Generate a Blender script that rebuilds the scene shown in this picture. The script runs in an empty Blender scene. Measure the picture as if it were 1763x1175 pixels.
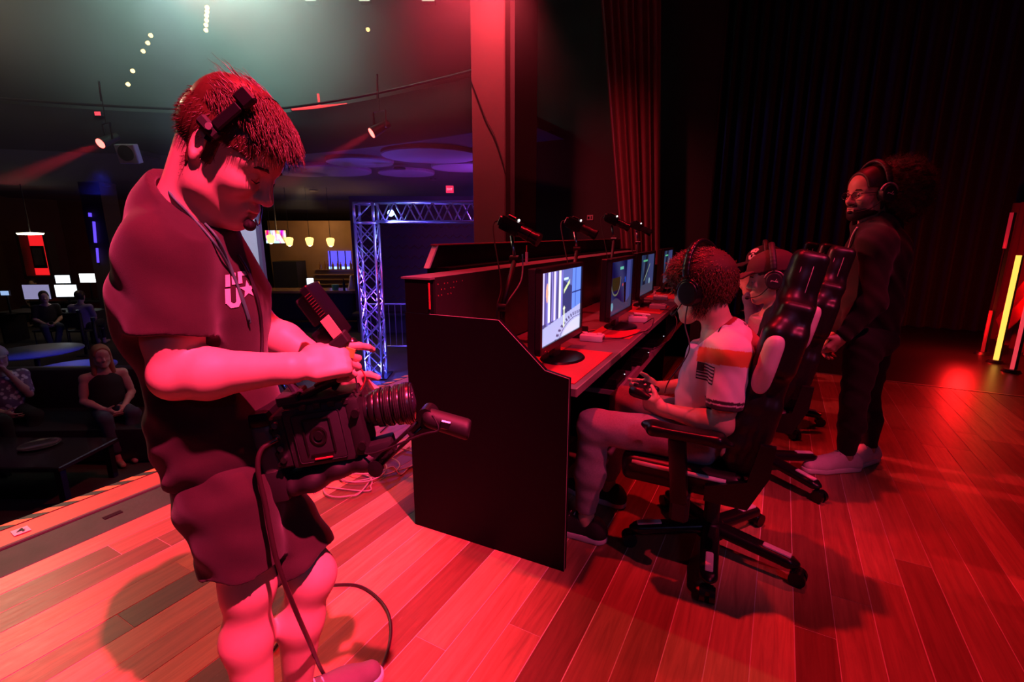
import bpy, bmesh, math, random
import numpy as np
from mathutils import Vector, Matrix, Euler
from mathutils.bvhtree import BVHTree

scene = bpy.context.scene
COL = scene.collection
random.seed(7)
RNG = np.random.default_rng(7)

# ------------------------------------------------------------------ camera
CAM_H = 1.35
FPX = 832.0
PITCH = math.radians(12.4)
YAW = math.radians(28.8)
cam_data = bpy.data.cameras.new('camera')
cam_data.sensor_width = 36.0
cam_data.lens = 36.0 * FPX / 1763.0
cam_data.clip_start = 0.05
cam_data.clip_end = 200
cam = bpy.data.objects.new('camera', cam_data)
COL.objects.link(cam)
cam.location = (0, 0, CAM_H)
cam.rotation_euler = (math.pi / 2 - PITCH, 0, YAW)
scene.camera = cam

# ------------------------------------------------------------------ view + world
vs = scene.view_settings
vs.view_transform = 'Standard'
vs.look = 'None'
vs.gamma = 1.0
vs.use_curve_mapping = False
vs.exposure = 0.0
world = bpy.data.worlds.new('dark_house')
scene.world = world
world.use_nodes = True
bg = world.node_tree.nodes['Background']
bg.inputs[0].default_value = (0.25, 0.18, 0.5, 1)
bg.inputs[1].default_value = 0.012
cy = scene.cycles
cy.volume_bounces = 0
cy.max_bounces = 6
cy.diffuse_bounces = 3
cy.glossy_bounces = 3
cy.transparent_max_bounces = 8
cy.sample_clamp_indirect = 3.0
cy.use_denoising = True
try:
    cy.volume_step_rate = 2.0
    cy.volume_max_steps = 128
except Exception:
    pass


def spot(name, loc, target, power, color, angle, blend=0.3, radius=0.1):
    d = bpy.data.lights.new(name, 'SPOT')
    d.energy = power
    d.color = color
    d.spot_size = math.radians(angle)
    d.spot_blend = blend
    d.shadow_soft_size = radius
    o = bpy.data.objects.new(name, d)
    COL.objects.link(o)
    o.location = loc
    o.rotation_euler = (Vector(target) - Vector(loc)).to_track_quat('-Z', 'Y').to_euler()
    return o


def point(name, loc, power, color, radius=0.05):
    d = bpy.data.lights.new(name, 'POINT')
    d.energy = power
    d.color = color
    d.shadow_soft_size = radius
    o = bpy.data.objects.new(name, d)
    COL.objects.link(o)
    o.location = loc
    return o


# stage lighting rig and added fill spots (all outside the frame, hung over stage and house)
RED = (1.0, 0.010, 0.025)
PINK = (1.0, 0.04, 0.15)
spot('stage_pink_key', (1.7, 0.05, 5.9), (-1.45, 0.75, 0.8), 7000, PINK, 27, 0.85, 0.06)
spot('added_pink_second', (2.4, 0.5, 5.7), (-0.15, 2.5, 0.8), 1300, PINK, 21, 0.9, 0.06)  # added to brighten desk and players, beside the key
spot('stage_red_top', (-1.1, 2.1, 6.0), (-0.95, 1.6, 0.0), 1200, RED, 58, 1.0, 0.08)
spot('added_red_rear', (0.1, 4.4, 6.0), (0.3, 3.3, 0.0), 360, RED, 54, 0.9, 0.08)  # added to redden the standing man and the floor near him
spot('front_of_house_white', (-13.0, 2.35, 6.5), (-1.2, 1.4, 0.3), 1700, (1.0, 0.76, 0.46), 28, 0.5, 0.10)
spot('added_lavender_fill', (3.4, -2.2, 4.0), (-0.5, 1.9, 0.6), 70, (0.45, 0.35, 1.0), 34, 0.8, 0.4)  # added soft spot in place of a weak violet ambient
spot('front_of_house_red', (-9.5, 3.7, 6.0), (0.35, 3.15, 0.95), 11000, (1.0, 0.02, 0.05), 12, 0.6, 0.08)
# beams that show in the house haze
spot('house_green_wash', (-4.9, 3.0, 4.25), (-8.5, 5.6, 5.6), 3000, (0.58, 1.0, 0.84), 92, 1.0, 0.15)
spot('proscenium_red', (-2.45, 3.85, 3.95), (-2.9, 4.7, 0.5), 620, (1.0, 0.06, 0.09), 120, 1.0, 0.1)


# ------------------------------------------------------------------ placement helper
_F0 = Vector((-math.sin(YAW), math.cos(YAW), 0))
_R = Vector((math.cos(YAW), math.sin(YAW), 0))
_U = Vector((0, 0, 1))
_F = _F0 * math.cos(PITCH) - _U * math.sin(PITCH)
_D = -_F0 * math.sin(PITCH) - _U * math.cos(PITCH)
EYE = Vector((0, 0, CAM_H))


def ray(px, py):
    return _F * FPX + _R * (px - 881.5) + _D * (py - 587.5)


def at(px, py, depth):
    """survey point: photo pixel + horizontal distance ahead of the camera -> metres"""
    d = ray(px, py)
    return EYE + d * (depth / d.dot(_F0))


def atz(px, py, z):
    d = ray(px, py)
    return EYE + d * ((z - CAM_H) / d.z)


def aty(px, py, y):
    d = ray(px, py)
    return EYE + d * (y / d.y)


def atx(px, py, x):
    d = ray(px, py)
    return EYE + d * (x / d.x)


# ------------------------------------------------------------------ materials
MATS = {}


def mat(name, color, rough=0.6, metal=0.0, var=0.12, scale=30.0, bump=0.0, bump_scale=None, emit=None, estr=0.0,
        spec=0.5, sheen=0.0, coat=0.0):
    if name in MATS:
        return MATS[name]
    m = bpy.data.materials.new(name)
    m.use_nodes = True
    nt = m.node_tree
    N, L = nt.nodes, nt.links
    p = N['Principled BSDF']
    p.inputs['Roughness'].default_value = rough
    p.inputs['Metallic'].default_value = metal
    p.inputs['Specular IOR Level'].default_value = spec
    if sheen:
        p.inputs['Sheen Weight'].default_value = sheen
    if coat:
        p.inputs['Coat Weight'].default_value = coat
    tc = N.new('ShaderNodeTexCoord')
    nz = N.new('ShaderNodeTexNoise')
    nz.inputs['Scale'].default_value = scale
    nz.inputs['Detail'].default_value = 3
    L.new(tc.outputs['Object'], nz.inputs['Vector'])
    mx = N.new('ShaderNodeMix')
    mx.data_type = 'RGBA'
    c = tuple(color)
    mx.inputs['A'].default_value = tuple(max(0, v * (1 - var)) for v in c) + (1,)
    mx.inputs['B'].default_value = tuple(min(1, v * (1 + var)) for v in c) + (1,)
    L.new(nz.outputs['Fac'], mx.inputs['Factor'])
    L.new(mx.outputs['Result'], p.inputs['Base Color'])
    if bump:
        b = N.new('ShaderNodeBump')
        b.inputs['Strength'].default_value = bump
        b.inputs['Distance'].default_value = 0.002
        n2 = N.new('ShaderNodeTexNoise')
        n2.inputs['Scale'].default_value = bump_scale or scale * 6
        L.new(tc.outputs['Object'], n2.inputs['Vector'])
        L.new(n2.outputs['Fac'], b.inputs['Height'])
        L.new(b.outputs['Normal'], p.inputs['Normal'])
    if emit is not None:
        p.inputs['Emission Color'].default_value = tuple(emit) + (1,)
        p.inputs['Emission Strength'].default_value = estr
    MATS[name] = m
    return m


def attr_mat(name, rough=0.7, emit=0.0, attr='Col', bump=0.0, bump_scale=200, sheen=0.0, spec=0.5):
    if name in MATS:
        return MATS[name]
    m = bpy.data.materials.new(name)
    m.use_nodes = True
    nt = m.node_tree
    N, L = nt.nodes, nt.links
    p = N['Principled BSDF']
    p.inputs['Roughness'].default_value = rough
    p.inputs['Specular IOR Level'].default_value = spec
    p.inputs['Sheen Weight'].default_value = sheen
    a = N.new('ShaderNodeAttribute')
    a.attribute_name = attr
    if emit:
        p.inputs['Base Color'].default_value = (0.01, 0.01, 0.012, 1)
        L.new(a.outputs['Color'], p.inputs['Emission Color'])
        p.inputs['Emission Strength'].default_value = emit
    else:
        L.new(a.outputs['Color'], p.inputs['Base Color'])
    if bump:
        tc = N.new('ShaderNodeTexCoord')
        b = N.new('ShaderNodeBump')
        b.inputs['Strength'].default_value = bump
        b.inputs['Distance'].default_value = 0.002
        n2 = N.new('ShaderNodeTexNoise')
        n2.inputs['Scale'].default_value = bump_scale
        L.new(tc.outputs['Object'], n2.inputs['Vector'])
        L.new(n2.outputs['Fac'], b.inputs['Height'])
        L.new(b.outputs['Normal'], p.inputs['Normal'])
    MATS[name] = m
    return m


# ------------------------------------------------------------------ object helpers
def tag(o, label=None, cat=None, group=None, kind=None):
    if label:
        o['label'] = label
    if cat:
        o['category'] = cat
    if group:
        o['group'] = group
    if kind:
        o['kind'] = kind
    return o


def empty(name, loc=(0, 0, 0), rz=0.0, label=None, cat=None, group=None):
    o = bpy.data.objects.new(name, None)
    o.empty_display_size = 0.05
    COL.objects.link(o)
    o.location = loc
    o.rotation_euler = (0, 0, rz)
    return tag(o, label, cat, group)


def link(name, me, m=None, parent=None, smooth=False):
    o = bpy.data.objects.new(name, me)
    COL.objects.link(o)
    if m is not None:
        for mm in (m if isinstance(m, (list, tuple)) else [m]):
            me.materials.append(mm)
    if parent is not None:
        o.parent = parent
    if smooth and len(me.polygons):
        me.polygons.foreach_set('use_smooth', np.ones(len(me.polygons), bool))
    return o


def wlink(name, me, m, parent, smooth=False):
    """link a mesh given in world coordinates under a parent that sits elsewhere"""
    o = link(name, me, m, None, smooth)
    if parent is not None:
        o.parent = parent
        mw = Matrix.Translation(parent.location) @ parent.rotation_euler.to_matrix().to_4x4()
        p = parent.parent
        while p is not None:
            mw = (Matrix.Translation(p.location) @ p.rotation_euler.to_matrix().to_4x4()) @ mw
            p = p.parent
        o.matrix_parent_inverse = mw.inverted()
    return o


class MB:
    """collects simple solids and links them as ONE mesh"""

    def __init__(self):
        self.bm = bmesh.new()

    def box(self, c, s, rot=None, bevel=0.0, seg=1):
        M = Matrix.Translation(Vector(c))
        if rot is not None:
            M = M @ (rot.to_matrix().to_4x4() if isinstance(rot, Euler) else rot.to_4x4())
        M = M @ Matrix.Diagonal((s[0], s[1], s[2], 1))
        r = bmesh.ops.create_cube(self.bm, size=1.0, matrix=M)
        if bevel:
            vs_ = set(r['verts'])
            es = [e for e in self.bm.edges if e.verts[0] in vs_ and e.verts[1] in vs_]
            bmesh.ops.bevel(self.bm, geom=es, offset=bevel, segments=seg, profile=0.6, affect='EDGES')
        return self

    def cyl(self, a, b, r, r2=None, n=16, caps=True):
        a, b = Vector(a), Vector(b)
        d = b - a
        L_ = d.length
        if L_ < 1e-7:
            return self
        M = Matrix.Translation((a + b) / 2) @ d.to_track_quat('Z', 'Y').to_matrix().to_4x4()
        bmesh.ops.create_cone(self.bm, cap_ends=caps, cap_tris=False, segments=n, radius1=r, radius2=r if r2 is None else r2,
                              depth=L_, matrix=M)
        return self

    def sph(self, c, r, n=16, s=(1, 1, 1), rot=None):
        M = Matrix.Translation(Vector(c))
        if rot is not None:
            M = M @ rot.to_4x4()
        M = M @ Matrix.Diagonal((s[0], s[1], s[2], 1))
        bmesh.ops.create_uvsphere(self.bm, u_segments=n, v_segments=max(6, n // 2), radius=r, matrix=M)
        return self

    def tube(self, pts, r, n=8, closed=False):
        pts = [Vector(p) for p in pts]
        m = len(pts)
        rs = r if isinstance(r, (list, tuple)) else [r] * m
        rings = []
        up = None
        for i in range(m):
            if closed:
                t = pts[(i + 1) % m] - pts[i - 1]
            else:
                t = pts[min(i + 1, m - 1)] - pts[max(i - 1, 0)]
            if t.length < 1e-9:
                t = Vector((0, 0, 1))
            t.normalize()
            if up is None:
                up = Vector((0, 0, 1)) if abs(t.z) < 0.9 else Vector((1, 0, 0))
            x = up - t * up.dot(t)
            if x.length < 1e-6:
                x = t.orthogonal()
            x.normalize()
            up = x
            y = t.cross(x)
            rings.append([self.bm.verts.new(pts[i] + (x * math.cos(2 * math.pi * k / n) + y * math.sin(2 * math.pi * k / n)) * rs[i])
                          for k in range(n)])
        for i in range(m if closed else m - 1):
            A, B = rings[i], rings[(i + 1) % m]
            for k in range(n):
                self.bm.faces.new((A[k], A[(k + 1) % n], B[(k + 1) % n], B[k]))
        if not closed:
            if n >= 3:
                self.bm.faces.new(rings[0][::-1])
                self.bm.faces.new(rings[-1])
        return self

    def prism(self, poly, axis, lo, hi):
        """extrude a 2-D polygon along axis ('x','y','z'); the other two coordinates keep their order"""
        def P(u, v, w):
            return {'x': (w, u, v), 'y': (u, w, v), 'z': (u, v, w)}[axis]
        A = [self.bm.verts.new(P(u, v, lo)) for u, v in poly]
        B = [self.bm.verts.new(P(u, v, hi)) for u, v in poly]
        n = len(poly)
        self.bm.faces.new(A)
        self.bm.faces.new(B[::-1])
        for i in range(n):
            self.bm.faces.new((A[i], B[i], B[(i + 1) % n], A[(i + 1) % n]))
        return self

    def lathe(self, prof, n=24, M=None):
        """profile [(r,z)...] around z"""
        M = M or Matrix()
        rings = []
        for r, z in prof:
            rings.append([self.bm.verts.new(M @ Vector((r * math.cos(2 * math.pi * k / n), r * math.sin(2 * math.pi * k / n), z)))
                          for k in range(n)])
        for A, B in zip(rings, rings[1:]):
            for k in range(n):
                self.bm.faces.new((A[k], A[(k + 1) % n], B[(k + 1) % n], B[k]))
        self.bm.faces.new(rings[0][::-1])
        self.bm.faces.new(rings[-1])
        return self

    def quad(self, *pts):
        self.bm.faces.new([self.bm.verts.new(p) for p in pts])
        return self

    def mesh(self, name='mesh'):
        bmesh.ops.recalc_face_normals(self.bm, faces=self.bm.faces)
        me = bpy.data.meshes.new(name)
        self.bm.to_mesh(me)
        self.bm.free()
        return me

    def build(self, name, m, parent=None, smooth=False, world=False):
        me = self.mesh(name)
        if smooth == 'auto':
            o = (wlink if world else link)(name, me, m, parent)
            me.polygons.foreach_set('use_smooth', np.ones(len(me.polygons), bool))
            try:
                me.set_sharp_from_angle(angle=math.radians(38))
            except Exception:
                pass
            return o
        return (wlink if world else link)(name, me, m, parent, smooth)


def copy_tree(o, parent=None):
    c = o.copy()
    COL.objects.link(c)
    c.parent = parent
    for ch in list(o.children):
        copy_tree(ch, c)
    return c


def bez(pts, n=12):
    """smooth Catmull-Rom curve through points"""
    P = [Vector(p) for p in pts]
    out = []
    for i in range(len(P) - 1):
        p0, p1, p2, p3 = P[max(i - 1, 0)], P[i], P[i + 1], P[min(i + 2, len(P) - 1)]
        for k in range(n):
            t = k / n
            out.append(0.5 * ((2 * p1) + (p2 - p0) * t + (2 * p0 - 5 * p1 + 4 * p2 - p3) * t * t + (3 * p1 - p0 - 3 * p2 + p3) * t ** 3))
    out.append(P[-1])
    return out


# ------------------------------------------------------------------ signed-distance modelling for bodies and cloth
def smin(a, b, k):
    if k <= 0:
        return np.minimum(a, b)
    h = np.clip(0.5 + 0.5 * (b - a) / k, 0, 1)
    return b + (a - b) * h - k * h * (1 - h)


class Blob:
    def __init__(self, res=0.005):
        self.res = res
        self.ops = []
        self.fields = []

    def cap(self, a, b, ra, rb, k=0.02, n=None, s=1.0, sub=False):
        self.ops.append(('cap', np.array(a, float), np.array(b, float), ra, rb, k, None if n is None else np.array(n, float), s, sub))
        return self

    def ell(self, c, r, R=None, k=0.02, sub=False):
        R = np.eye(3) if R is None else np.array(R, float)
        self.ops.append(('ell', np.array(c, float), np.array(r, float), R, k, sub))
        return self

    def box(self, c, h, R=None, rnd=0.005, k=0.01, sub=False):
        R = np.eye(3) if R is None else np.array(R, float)
        self.ops.append(('box', np.array(c, float), np.array(h, float), R, rnd, k, sub))
        return self

    def cut(self, p, n, lo=None, hi=None, k=0.0):
        """keep the side opposite to n, inside the box lo..hi"""
        self.ops.append(('cut', np.array(p, float), np.array(n, float), lo, hi, k))
        return self

    def add(self, other, k=0.01):
        """smooth union with another blob that already has its own cuts"""
        other.res = self.res
        self.ops.append(('blob', other, k))
        return self

    def warp(self, fn, lo=None, hi=None):
        """f += fn(X,Y,Z)"""
        self.ops.append(('warp', fn, lo, hi))
        return self

    def bounds(self):
        lo = np.full(3, 1e9)
        hi = -lo
        for o in self.ops:
            if o[0] == 'cap' and not o[8]:
                r = max(o[3], o[4]) * max(1.0, o[7])
                lo = np.minimum(lo, np.minimum(o[1], o[2]) - r)
                hi = np.maximum(hi, np.maximum(o[1], o[2]) + r)
            elif o[0] == 'ell' and not o[5]:
                e = np.sqrt(((o[3] * o[2][None, :]) ** 2).sum(1))
                lo = np.minimum(lo, o[1] - e)
                hi = np.maximum(hi, o[1] + e)
            elif o[0] == 'box' and not o[6]:
                e = np.abs(o[3]) @ (o[2] + o[4])
                lo = np.minimum(lo, o[1] - e)
                hi = np.maximum(hi, o[1] + e)
            elif o[0] == 'blob':
                l2, h2 = o[1].bounds()
                lo, hi = np.minimum(lo, l2), np.maximum(hi, h2)
        return lo - 4 * self.res - 0.012, hi + 4 * self.res + 0.012

    def evaluate(self, lo=None, hi=None):
        if lo is None:
            lo, hi = self.bounds()
        self.lo = lo
        n = np.round((hi - lo) / self.res + 0.499).astype(int) + 1
        ax = [(lo[i] + np.arange(n[i]) * self.res).astype(np.float32) for i in range(3)]
        f = np.full(n, 0.08, np.float32)

        def sl(l, h):
            s = []
            for i in range(3):
                a = 0 if l is None else max(0, int((l[i] - lo[i]) / self.res))
                b = n[i] if h is None else min(n[i], int((h[i] - lo[i]) / self.res) + 2)
                if b <= a:
                    return None
                s.append(slice(a, b))
            return tuple(s)

        for o in self.ops:
            if o[0] == 'cap':
                _, a, b, ra, rb, k, nn, s, sub = o
                r = max(ra, rb) * max(1, s) + k + 0.03
                S = sl(np.minimum(a, b) - r, np.maximum(a, b) + r)
            elif o[0] == 'ell':
                _, c, rr, R, k, sub = o
                e = np.sqrt(((R * rr[None, :]) ** 2).sum(1)) + k + 0.03
                S = sl(c - e, c + e)
            elif o[0] == 'box':
                _, c, hh, R, rnd, k, sub = o
                e = np.abs(R) @ (hh + rnd) + k + 0.03
                S = sl(c - e, c + e)
            elif o[0] == 'cut':
                S = sl(o[3], o[4])
            elif o[0] == 'blob':
                l2, h2 = o[1].bounds()
                S = sl(l2 - 0.03, h2 + 0.03)
            else:
                S = sl(o[2], o[3])
            if S is None:
                continue
            X = ax[0][S[0]][:, None, None]
            Y = ax[1][S[1]][None, :, None]
            Z = ax[2][S[2]][None, None, :]
            g = f[S]
            if o[0] == 'blob':
                l2 = np.array([ax[i][S[i]][0] for i in range(3)], float)
                d = o[1].evaluate(l2, l2 + (np.array(g.shape) - 1) * self.res - 0.3 * self.res)[:g.shape[0], :g.shape[1], :g.shape[2]]
                f[S] = smin(g, d, o[2])
                continue
            if o[0] == 'cap':
                ba = b - a
                bb = float(ba @ ba) + 1e-12
                px, py, pz = X - np.float32(a[0]), Y - np.float32(a[1]), Z - np.float32(a[2])
                t = np.clip((px * np.float32(ba[0]) + py * np.float32(ba[1]) + pz * np.float32(ba[2])) / np.float32(bb), 0, 1)
                qx, qy, qz = px - t * np.float32(ba[0]), py - t * np.float32(ba[1]), pz - t * np.float32(ba[2])
                d2 = qx * qx + qy * qy + qz * qz
                if nn is not None and s != 1.0:
                    u = nn / np.linalg.norm(nn)
                    c_ = qx * np.float32(u[0]) + qy * np.float32(u[1]) + qz * np.float32(u[2])
                    d2 = d2 - c_ * c_ + (c_ / s) ** 2
                d = (np.sqrt(np.maximum(d2, 0)) - (ra + t * (rb - ra))) * min(1.0, s if s != 1 else 1.0)
            elif o[0] == 'ell':
                px, py, pz = X - np.float32(c[0]), Y - np.float32(c[1]), Z - np.float32(c[2])
                q = [(px * np.float32(R[0, i]) + py * np.float32(R[1, i]) + pz * np.float32(R[2, i])) for i in range(3)]
                k0 = np.sqrt((q[0] / rr[0]) ** 2 + (q[1] / rr[1]) ** 2 + (q[2] / rr[2]) ** 2)
                k1 = np.sqrt((q[0] / rr[0] ** 2) ** 2 + (q[1] / rr[1] ** 2) ** 2 + (q[2] / rr[2] ** 2) ** 2) + 1e-9
                d = np.where(k0 < 1e-4, -rr.min(), k0 * (k0 - 1) / k1)
            elif o[0] == 'box':
                px, py, pz = X - np.float32(c[0]), Y - np.float32(c[1]), Z - np.float32(c[2])
                q = [np.abs(px * np.float32(R[0, i]) + py * np.float32(R[1, i]) + pz * np.float32(R[2, i])) - hh[i] for i in range(3)]
                out = np.sqrt(sum(np.maximum(v, 0) ** 2 for v in q))
                d = out + np.minimum(np.maximum(np.maximum(q[0], q[1]), q[2]), 0) - rnd
            elif o[0] == 'cut':
                p, nn = o[1], o[2] / np.linalg.norm(o[2])
                d = (X - p[0]) * nn[0] + (Y - p[1]) * nn[1] + (Z - p[2]) * nn[2]
                f[S] = -smin(-g, -d.astype(np.float32), o[5])
                continue
            else:
                f[S] = g + o[1](X, Y, Z).astype(np.float32)
                continue
            d = d.astype(np.float32)
            f[S] = -smin(-g, d, k) if sub else smin(g, d, k)
        self.f, self.ax = f, ax
        return f

    def mesh(self, name, f=None):
        if f is None:
            f = self.evaluate()
        return surface_nets(name, f, self.lo, self.res)

    def build(self, name, m, parent=None, f=None):
        me = self.mesh(name, f)
        return wlink(name, me, m, parent, True)


def surface_nets(name, f, lo, res):
    s = f < 0
    nx, ny, nz = f.shape
    c = s[:-1, :-1, :-1].astype(np.int8)
    tot = np.zeros((nx - 1, ny - 1, nz - 1), np.int8)
    for dx in (0, 1):
        for dy in (0, 1):
            for dz in (0, 1):
                tot += s[dx:nx - 1 + dx, dy:ny - 1 + dy, dz:nz - 1 + dz]
    act = (tot > 0) & (tot < 8)
    I = np.argwhere(act)
    idx = np.full(act.shape, -1, np.int32)
    idx[act] = np.arange(len(I))
    off = [(0, 0, 0), (1, 0, 0), (0, 1, 0), (1, 1, 0), (0, 0, 1), (1, 0, 1), (0, 1, 1), (1, 1, 1)]
    V = [f[I[:, 0] + o[0], I[:, 1] + o[1], I[:, 2] + o[2]] for o in off]
    acc = np.zeros((len(I), 3), np.float32)
    cnt = np.zeros(len(I), np.float32)
    for a in range(8):
        for b in range(a + 1, 8):
            if sum(abs(off[a][i] - off[b][i]) for i in range(3)) != 1:
                continue
            m = (V[a] < 0) != (V[b] < 0)
            den = V[a] - V[b]
            t = np.where(m, V[a] / np.where(np.abs(den) < 1e-12, 1, den), 0)
            for i in range(3):
                acc[:, i] += np.where(m, off[a][i] + t * (off[b][i] - off[a][i]), 0)
            cnt += m
    P = (I + acc / np.maximum(cnt, 1)[:, None]) * res + np.asarray(lo)[None, :]
    quads = []
    for axis in range(3):
        sl0 = [slice(None)] * 3
        sl1 = [slice(None)] * 3
        sl0[axis] = slice(0, -1)
        sl1[axis] = slice(1, None)
        A, B = s[tuple(sl0)], s[tuple(sl1)]
        E = np.argwhere(A != B)
        u, v = (axis + 1) % 3, (axis + 2) % 3
        ok = (E[:, u] > 0) & (E[:, v] > 0) & (E[:, u] < f.shape[u] - 1) & (E[:, v] < f.shape[v] - 1)
        E = E[ok]
        ins = A[E[:, 0], E[:, 1], E[:, 2]]

        def g(du, dv):
            q = E.copy()
            q[:, u] -= du
            q[:, v] -= dv
            return idx[q[:, 0], q[:, 1], q[:, 2]]
        Q = np.stack([g(1, 1), g(0, 1), g(0, 0), g(1, 0)], 1)
        Q[~ins] = Q[~ins][:, ::-1]
        quads.append(Q)
    Q = np.concatenate(quads)
    return quad_mesh(name, P, Q)


def quad_mesh(name, P, Q):
    me = bpy.data.meshes.new(name)
    me.vertices.add(len(P))
    me.vertices.foreach_set('co', np.asarray(P, np.float32).ravel())
    k = Q.shape[1]
    me.loops.add(Q.size)
    me.loops.foreach_set('vertex_index', Q.astype(np.int32).ravel())
    me.polygons.add(len(Q))
    me.polygons.foreach_set('loop_start', np.arange(0, Q.size, k, dtype=np.int32))
    try:
        me.polygons.foreach_set('loop_total', np.full(len(Q), k, np.int32))
    except Exception:
        pass
    me.update(calc_edges=True)
    return me


def verts_of(me):
    P = np.empty(len(me.vertices) * 3, np.float32)
    me.vertices.foreach_get('co', P)
    return P.reshape(-1, 3)


def normals_of(me):
    P = np.empty(len(me.vertices) * 3, np.float32)
    me.vertices.foreach_get('normal', P)
    return P.reshape(-1, 3)


def color_verts(me, cols, name='Col'):
    a = me.color_attributes.new(name, 'FLOAT_COLOR', 'POINT')
    c = np.ones((len(cols), 4), np.float32)
    c[:, :3] = cols
    a.data.foreach_set('color', c.ravel())


def bvh_of(me):
    P = verts_of(me)
    polys = [tuple(p.vertices) for p in me.polygons]
    return BVHTree.FromPolygons([Vector(p) for p in P], polys)


def decal(name, bvh, origin, u, v, n, polys, m, parent, lift=0.0015, maxd=0.3, sub=0.012):
    """flat print: 2-D polygons (metres in the u,v frame) laid on a surface by casting along -n"""
    bm = bmesh.new()
    origin, u, v, n = Vector(origin), Vector(u).normalized(), Vector(v).normalized(), Vector(n).normalized()
    for poly in polys:
        vs_ = [bm.verts.new((p[0], p[1], 0)) for p in poly]
        try:
            bm.faces.new(vs_)
        except Exception:
            pass
    for _ in range(5):
        es = [e for e in bm.edges if e.calc_length() > sub]
        if not es:
            break
        bmesh.ops.subdivide_edges(bm, edges=es, cuts=1, use_grid_fill=True)
    bmesh.ops.triangulate(bm, faces=bm.faces)
    dead = []
    for w in bm.verts:
        s = origin + u * w.co.x + v * w.co.y + n * 0.1
        h = bvh.ray_cast(s, -n, maxd)
        if h[0] is None:
            dead.append(w)
        else:
            w.co = h[0] + n * lift
    if dead:
        bmesh.ops.delete(bm, geom=dead, context='VERTS')
    me = bpy.data.meshes.new(name)
    bm.to_mesh(me)
    bm.free()
    return wlink(name, me, m, parent)


def strands(name, roots, dirs, lengths, m, parent, r=0.0012, seg=5, droop=None, curl=0.0, rng=RNG):
    """hair: tapered three-sided strands, joined in one mesh. dirs: (n,3) growth; droop: (3,) bend per length"""
    n = len(roots)
    roots = np.asarray(roots, float)
    dirs = np.asarray(dirs, float)
    dirs = dirs / np.maximum(np.linalg.norm(dirs, axis=1, keepdims=True), 1e-9)
    lengths = np.asarray(lengths, float)
    droop = np.zeros(3) if droop is None else np.asarray(droop, float)
    side = np.cross(dirs, [0.3, 0.2, 1.0])
    side /= np.maximum(np.linalg.norm(side, axis=1, keepdims=True), 1e-9)
    up = np.cross(side, dirs)
    P = []
    ph = rng.uniform(0, 6.28, n)
    for i in range(seg + 1):
        t = i / seg
        c = roots + dirs * (lengths * t)[:, None] + np.atleast_2d(droop) * ((lengths * t * t))[:, None]
        if curl:
            c = c + side * (curl * np.sin(ph + t * 9) * t)[:, None] + up * (curl * np.cos(ph * 1.7 + t * 8) * t)[:, None]
        rr = r * (1 - 0.8 * t)
        for k in range(3):
            a = 2 * math.pi * k / 3
            P.append(c + (side * math.cos(a) + up * math.sin(a)) * rr)
    P = np.stack(P, 1)  # n, (seg+1)*3, 3
    m_ = (seg + 1) * 3
    q = []
    for i in range(seg):
        for k in range(3):
            q.append((i * 3 + k, i * 3 + (k + 1) % 3, (i + 1) * 3 + (k + 1) % 3, (i + 1) * 3 + k))
    q = np.array(q)
    Q = (q[None] + (np.arange(n) * m_)[:, None, None]).reshape(-1, 4)
    me = quad_mesh(name, P.reshape(-1, 3), Q)
    return wlink(name, me, m, parent, True)


# ================================================================== materials used widely
M_black = mat('matte_black_paint', (0.012, 0.012, 0.014), 0.55, var=0.2, scale=8, bump=0.05)
M_blackgloss = mat('black_plastic', (0.007, 0.007, 0.009), 0.32, var=0.1, spec=0.35)
M_rubber = mat('black_rubber', (0.01, 0.01, 0.01), 0.75)
M_metal = mat('dark_metal', (0.08, 0.08, 0.085), 0.35, 0.9)
M_steel = mat('bright_steel', (0.5, 0.5, 0.52), 0.25, 1.0)
M_white = mat('white_plastic', (0.75, 0.74, 0.74), 0.4, var=0.04)
M_wallblack = mat('black_wall_paint', (0.02, 0.018, 0.018), 0.8, var=0.25, scale=3)


def struct(o):
    o['kind'] = 'structure'
    return o


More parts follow.
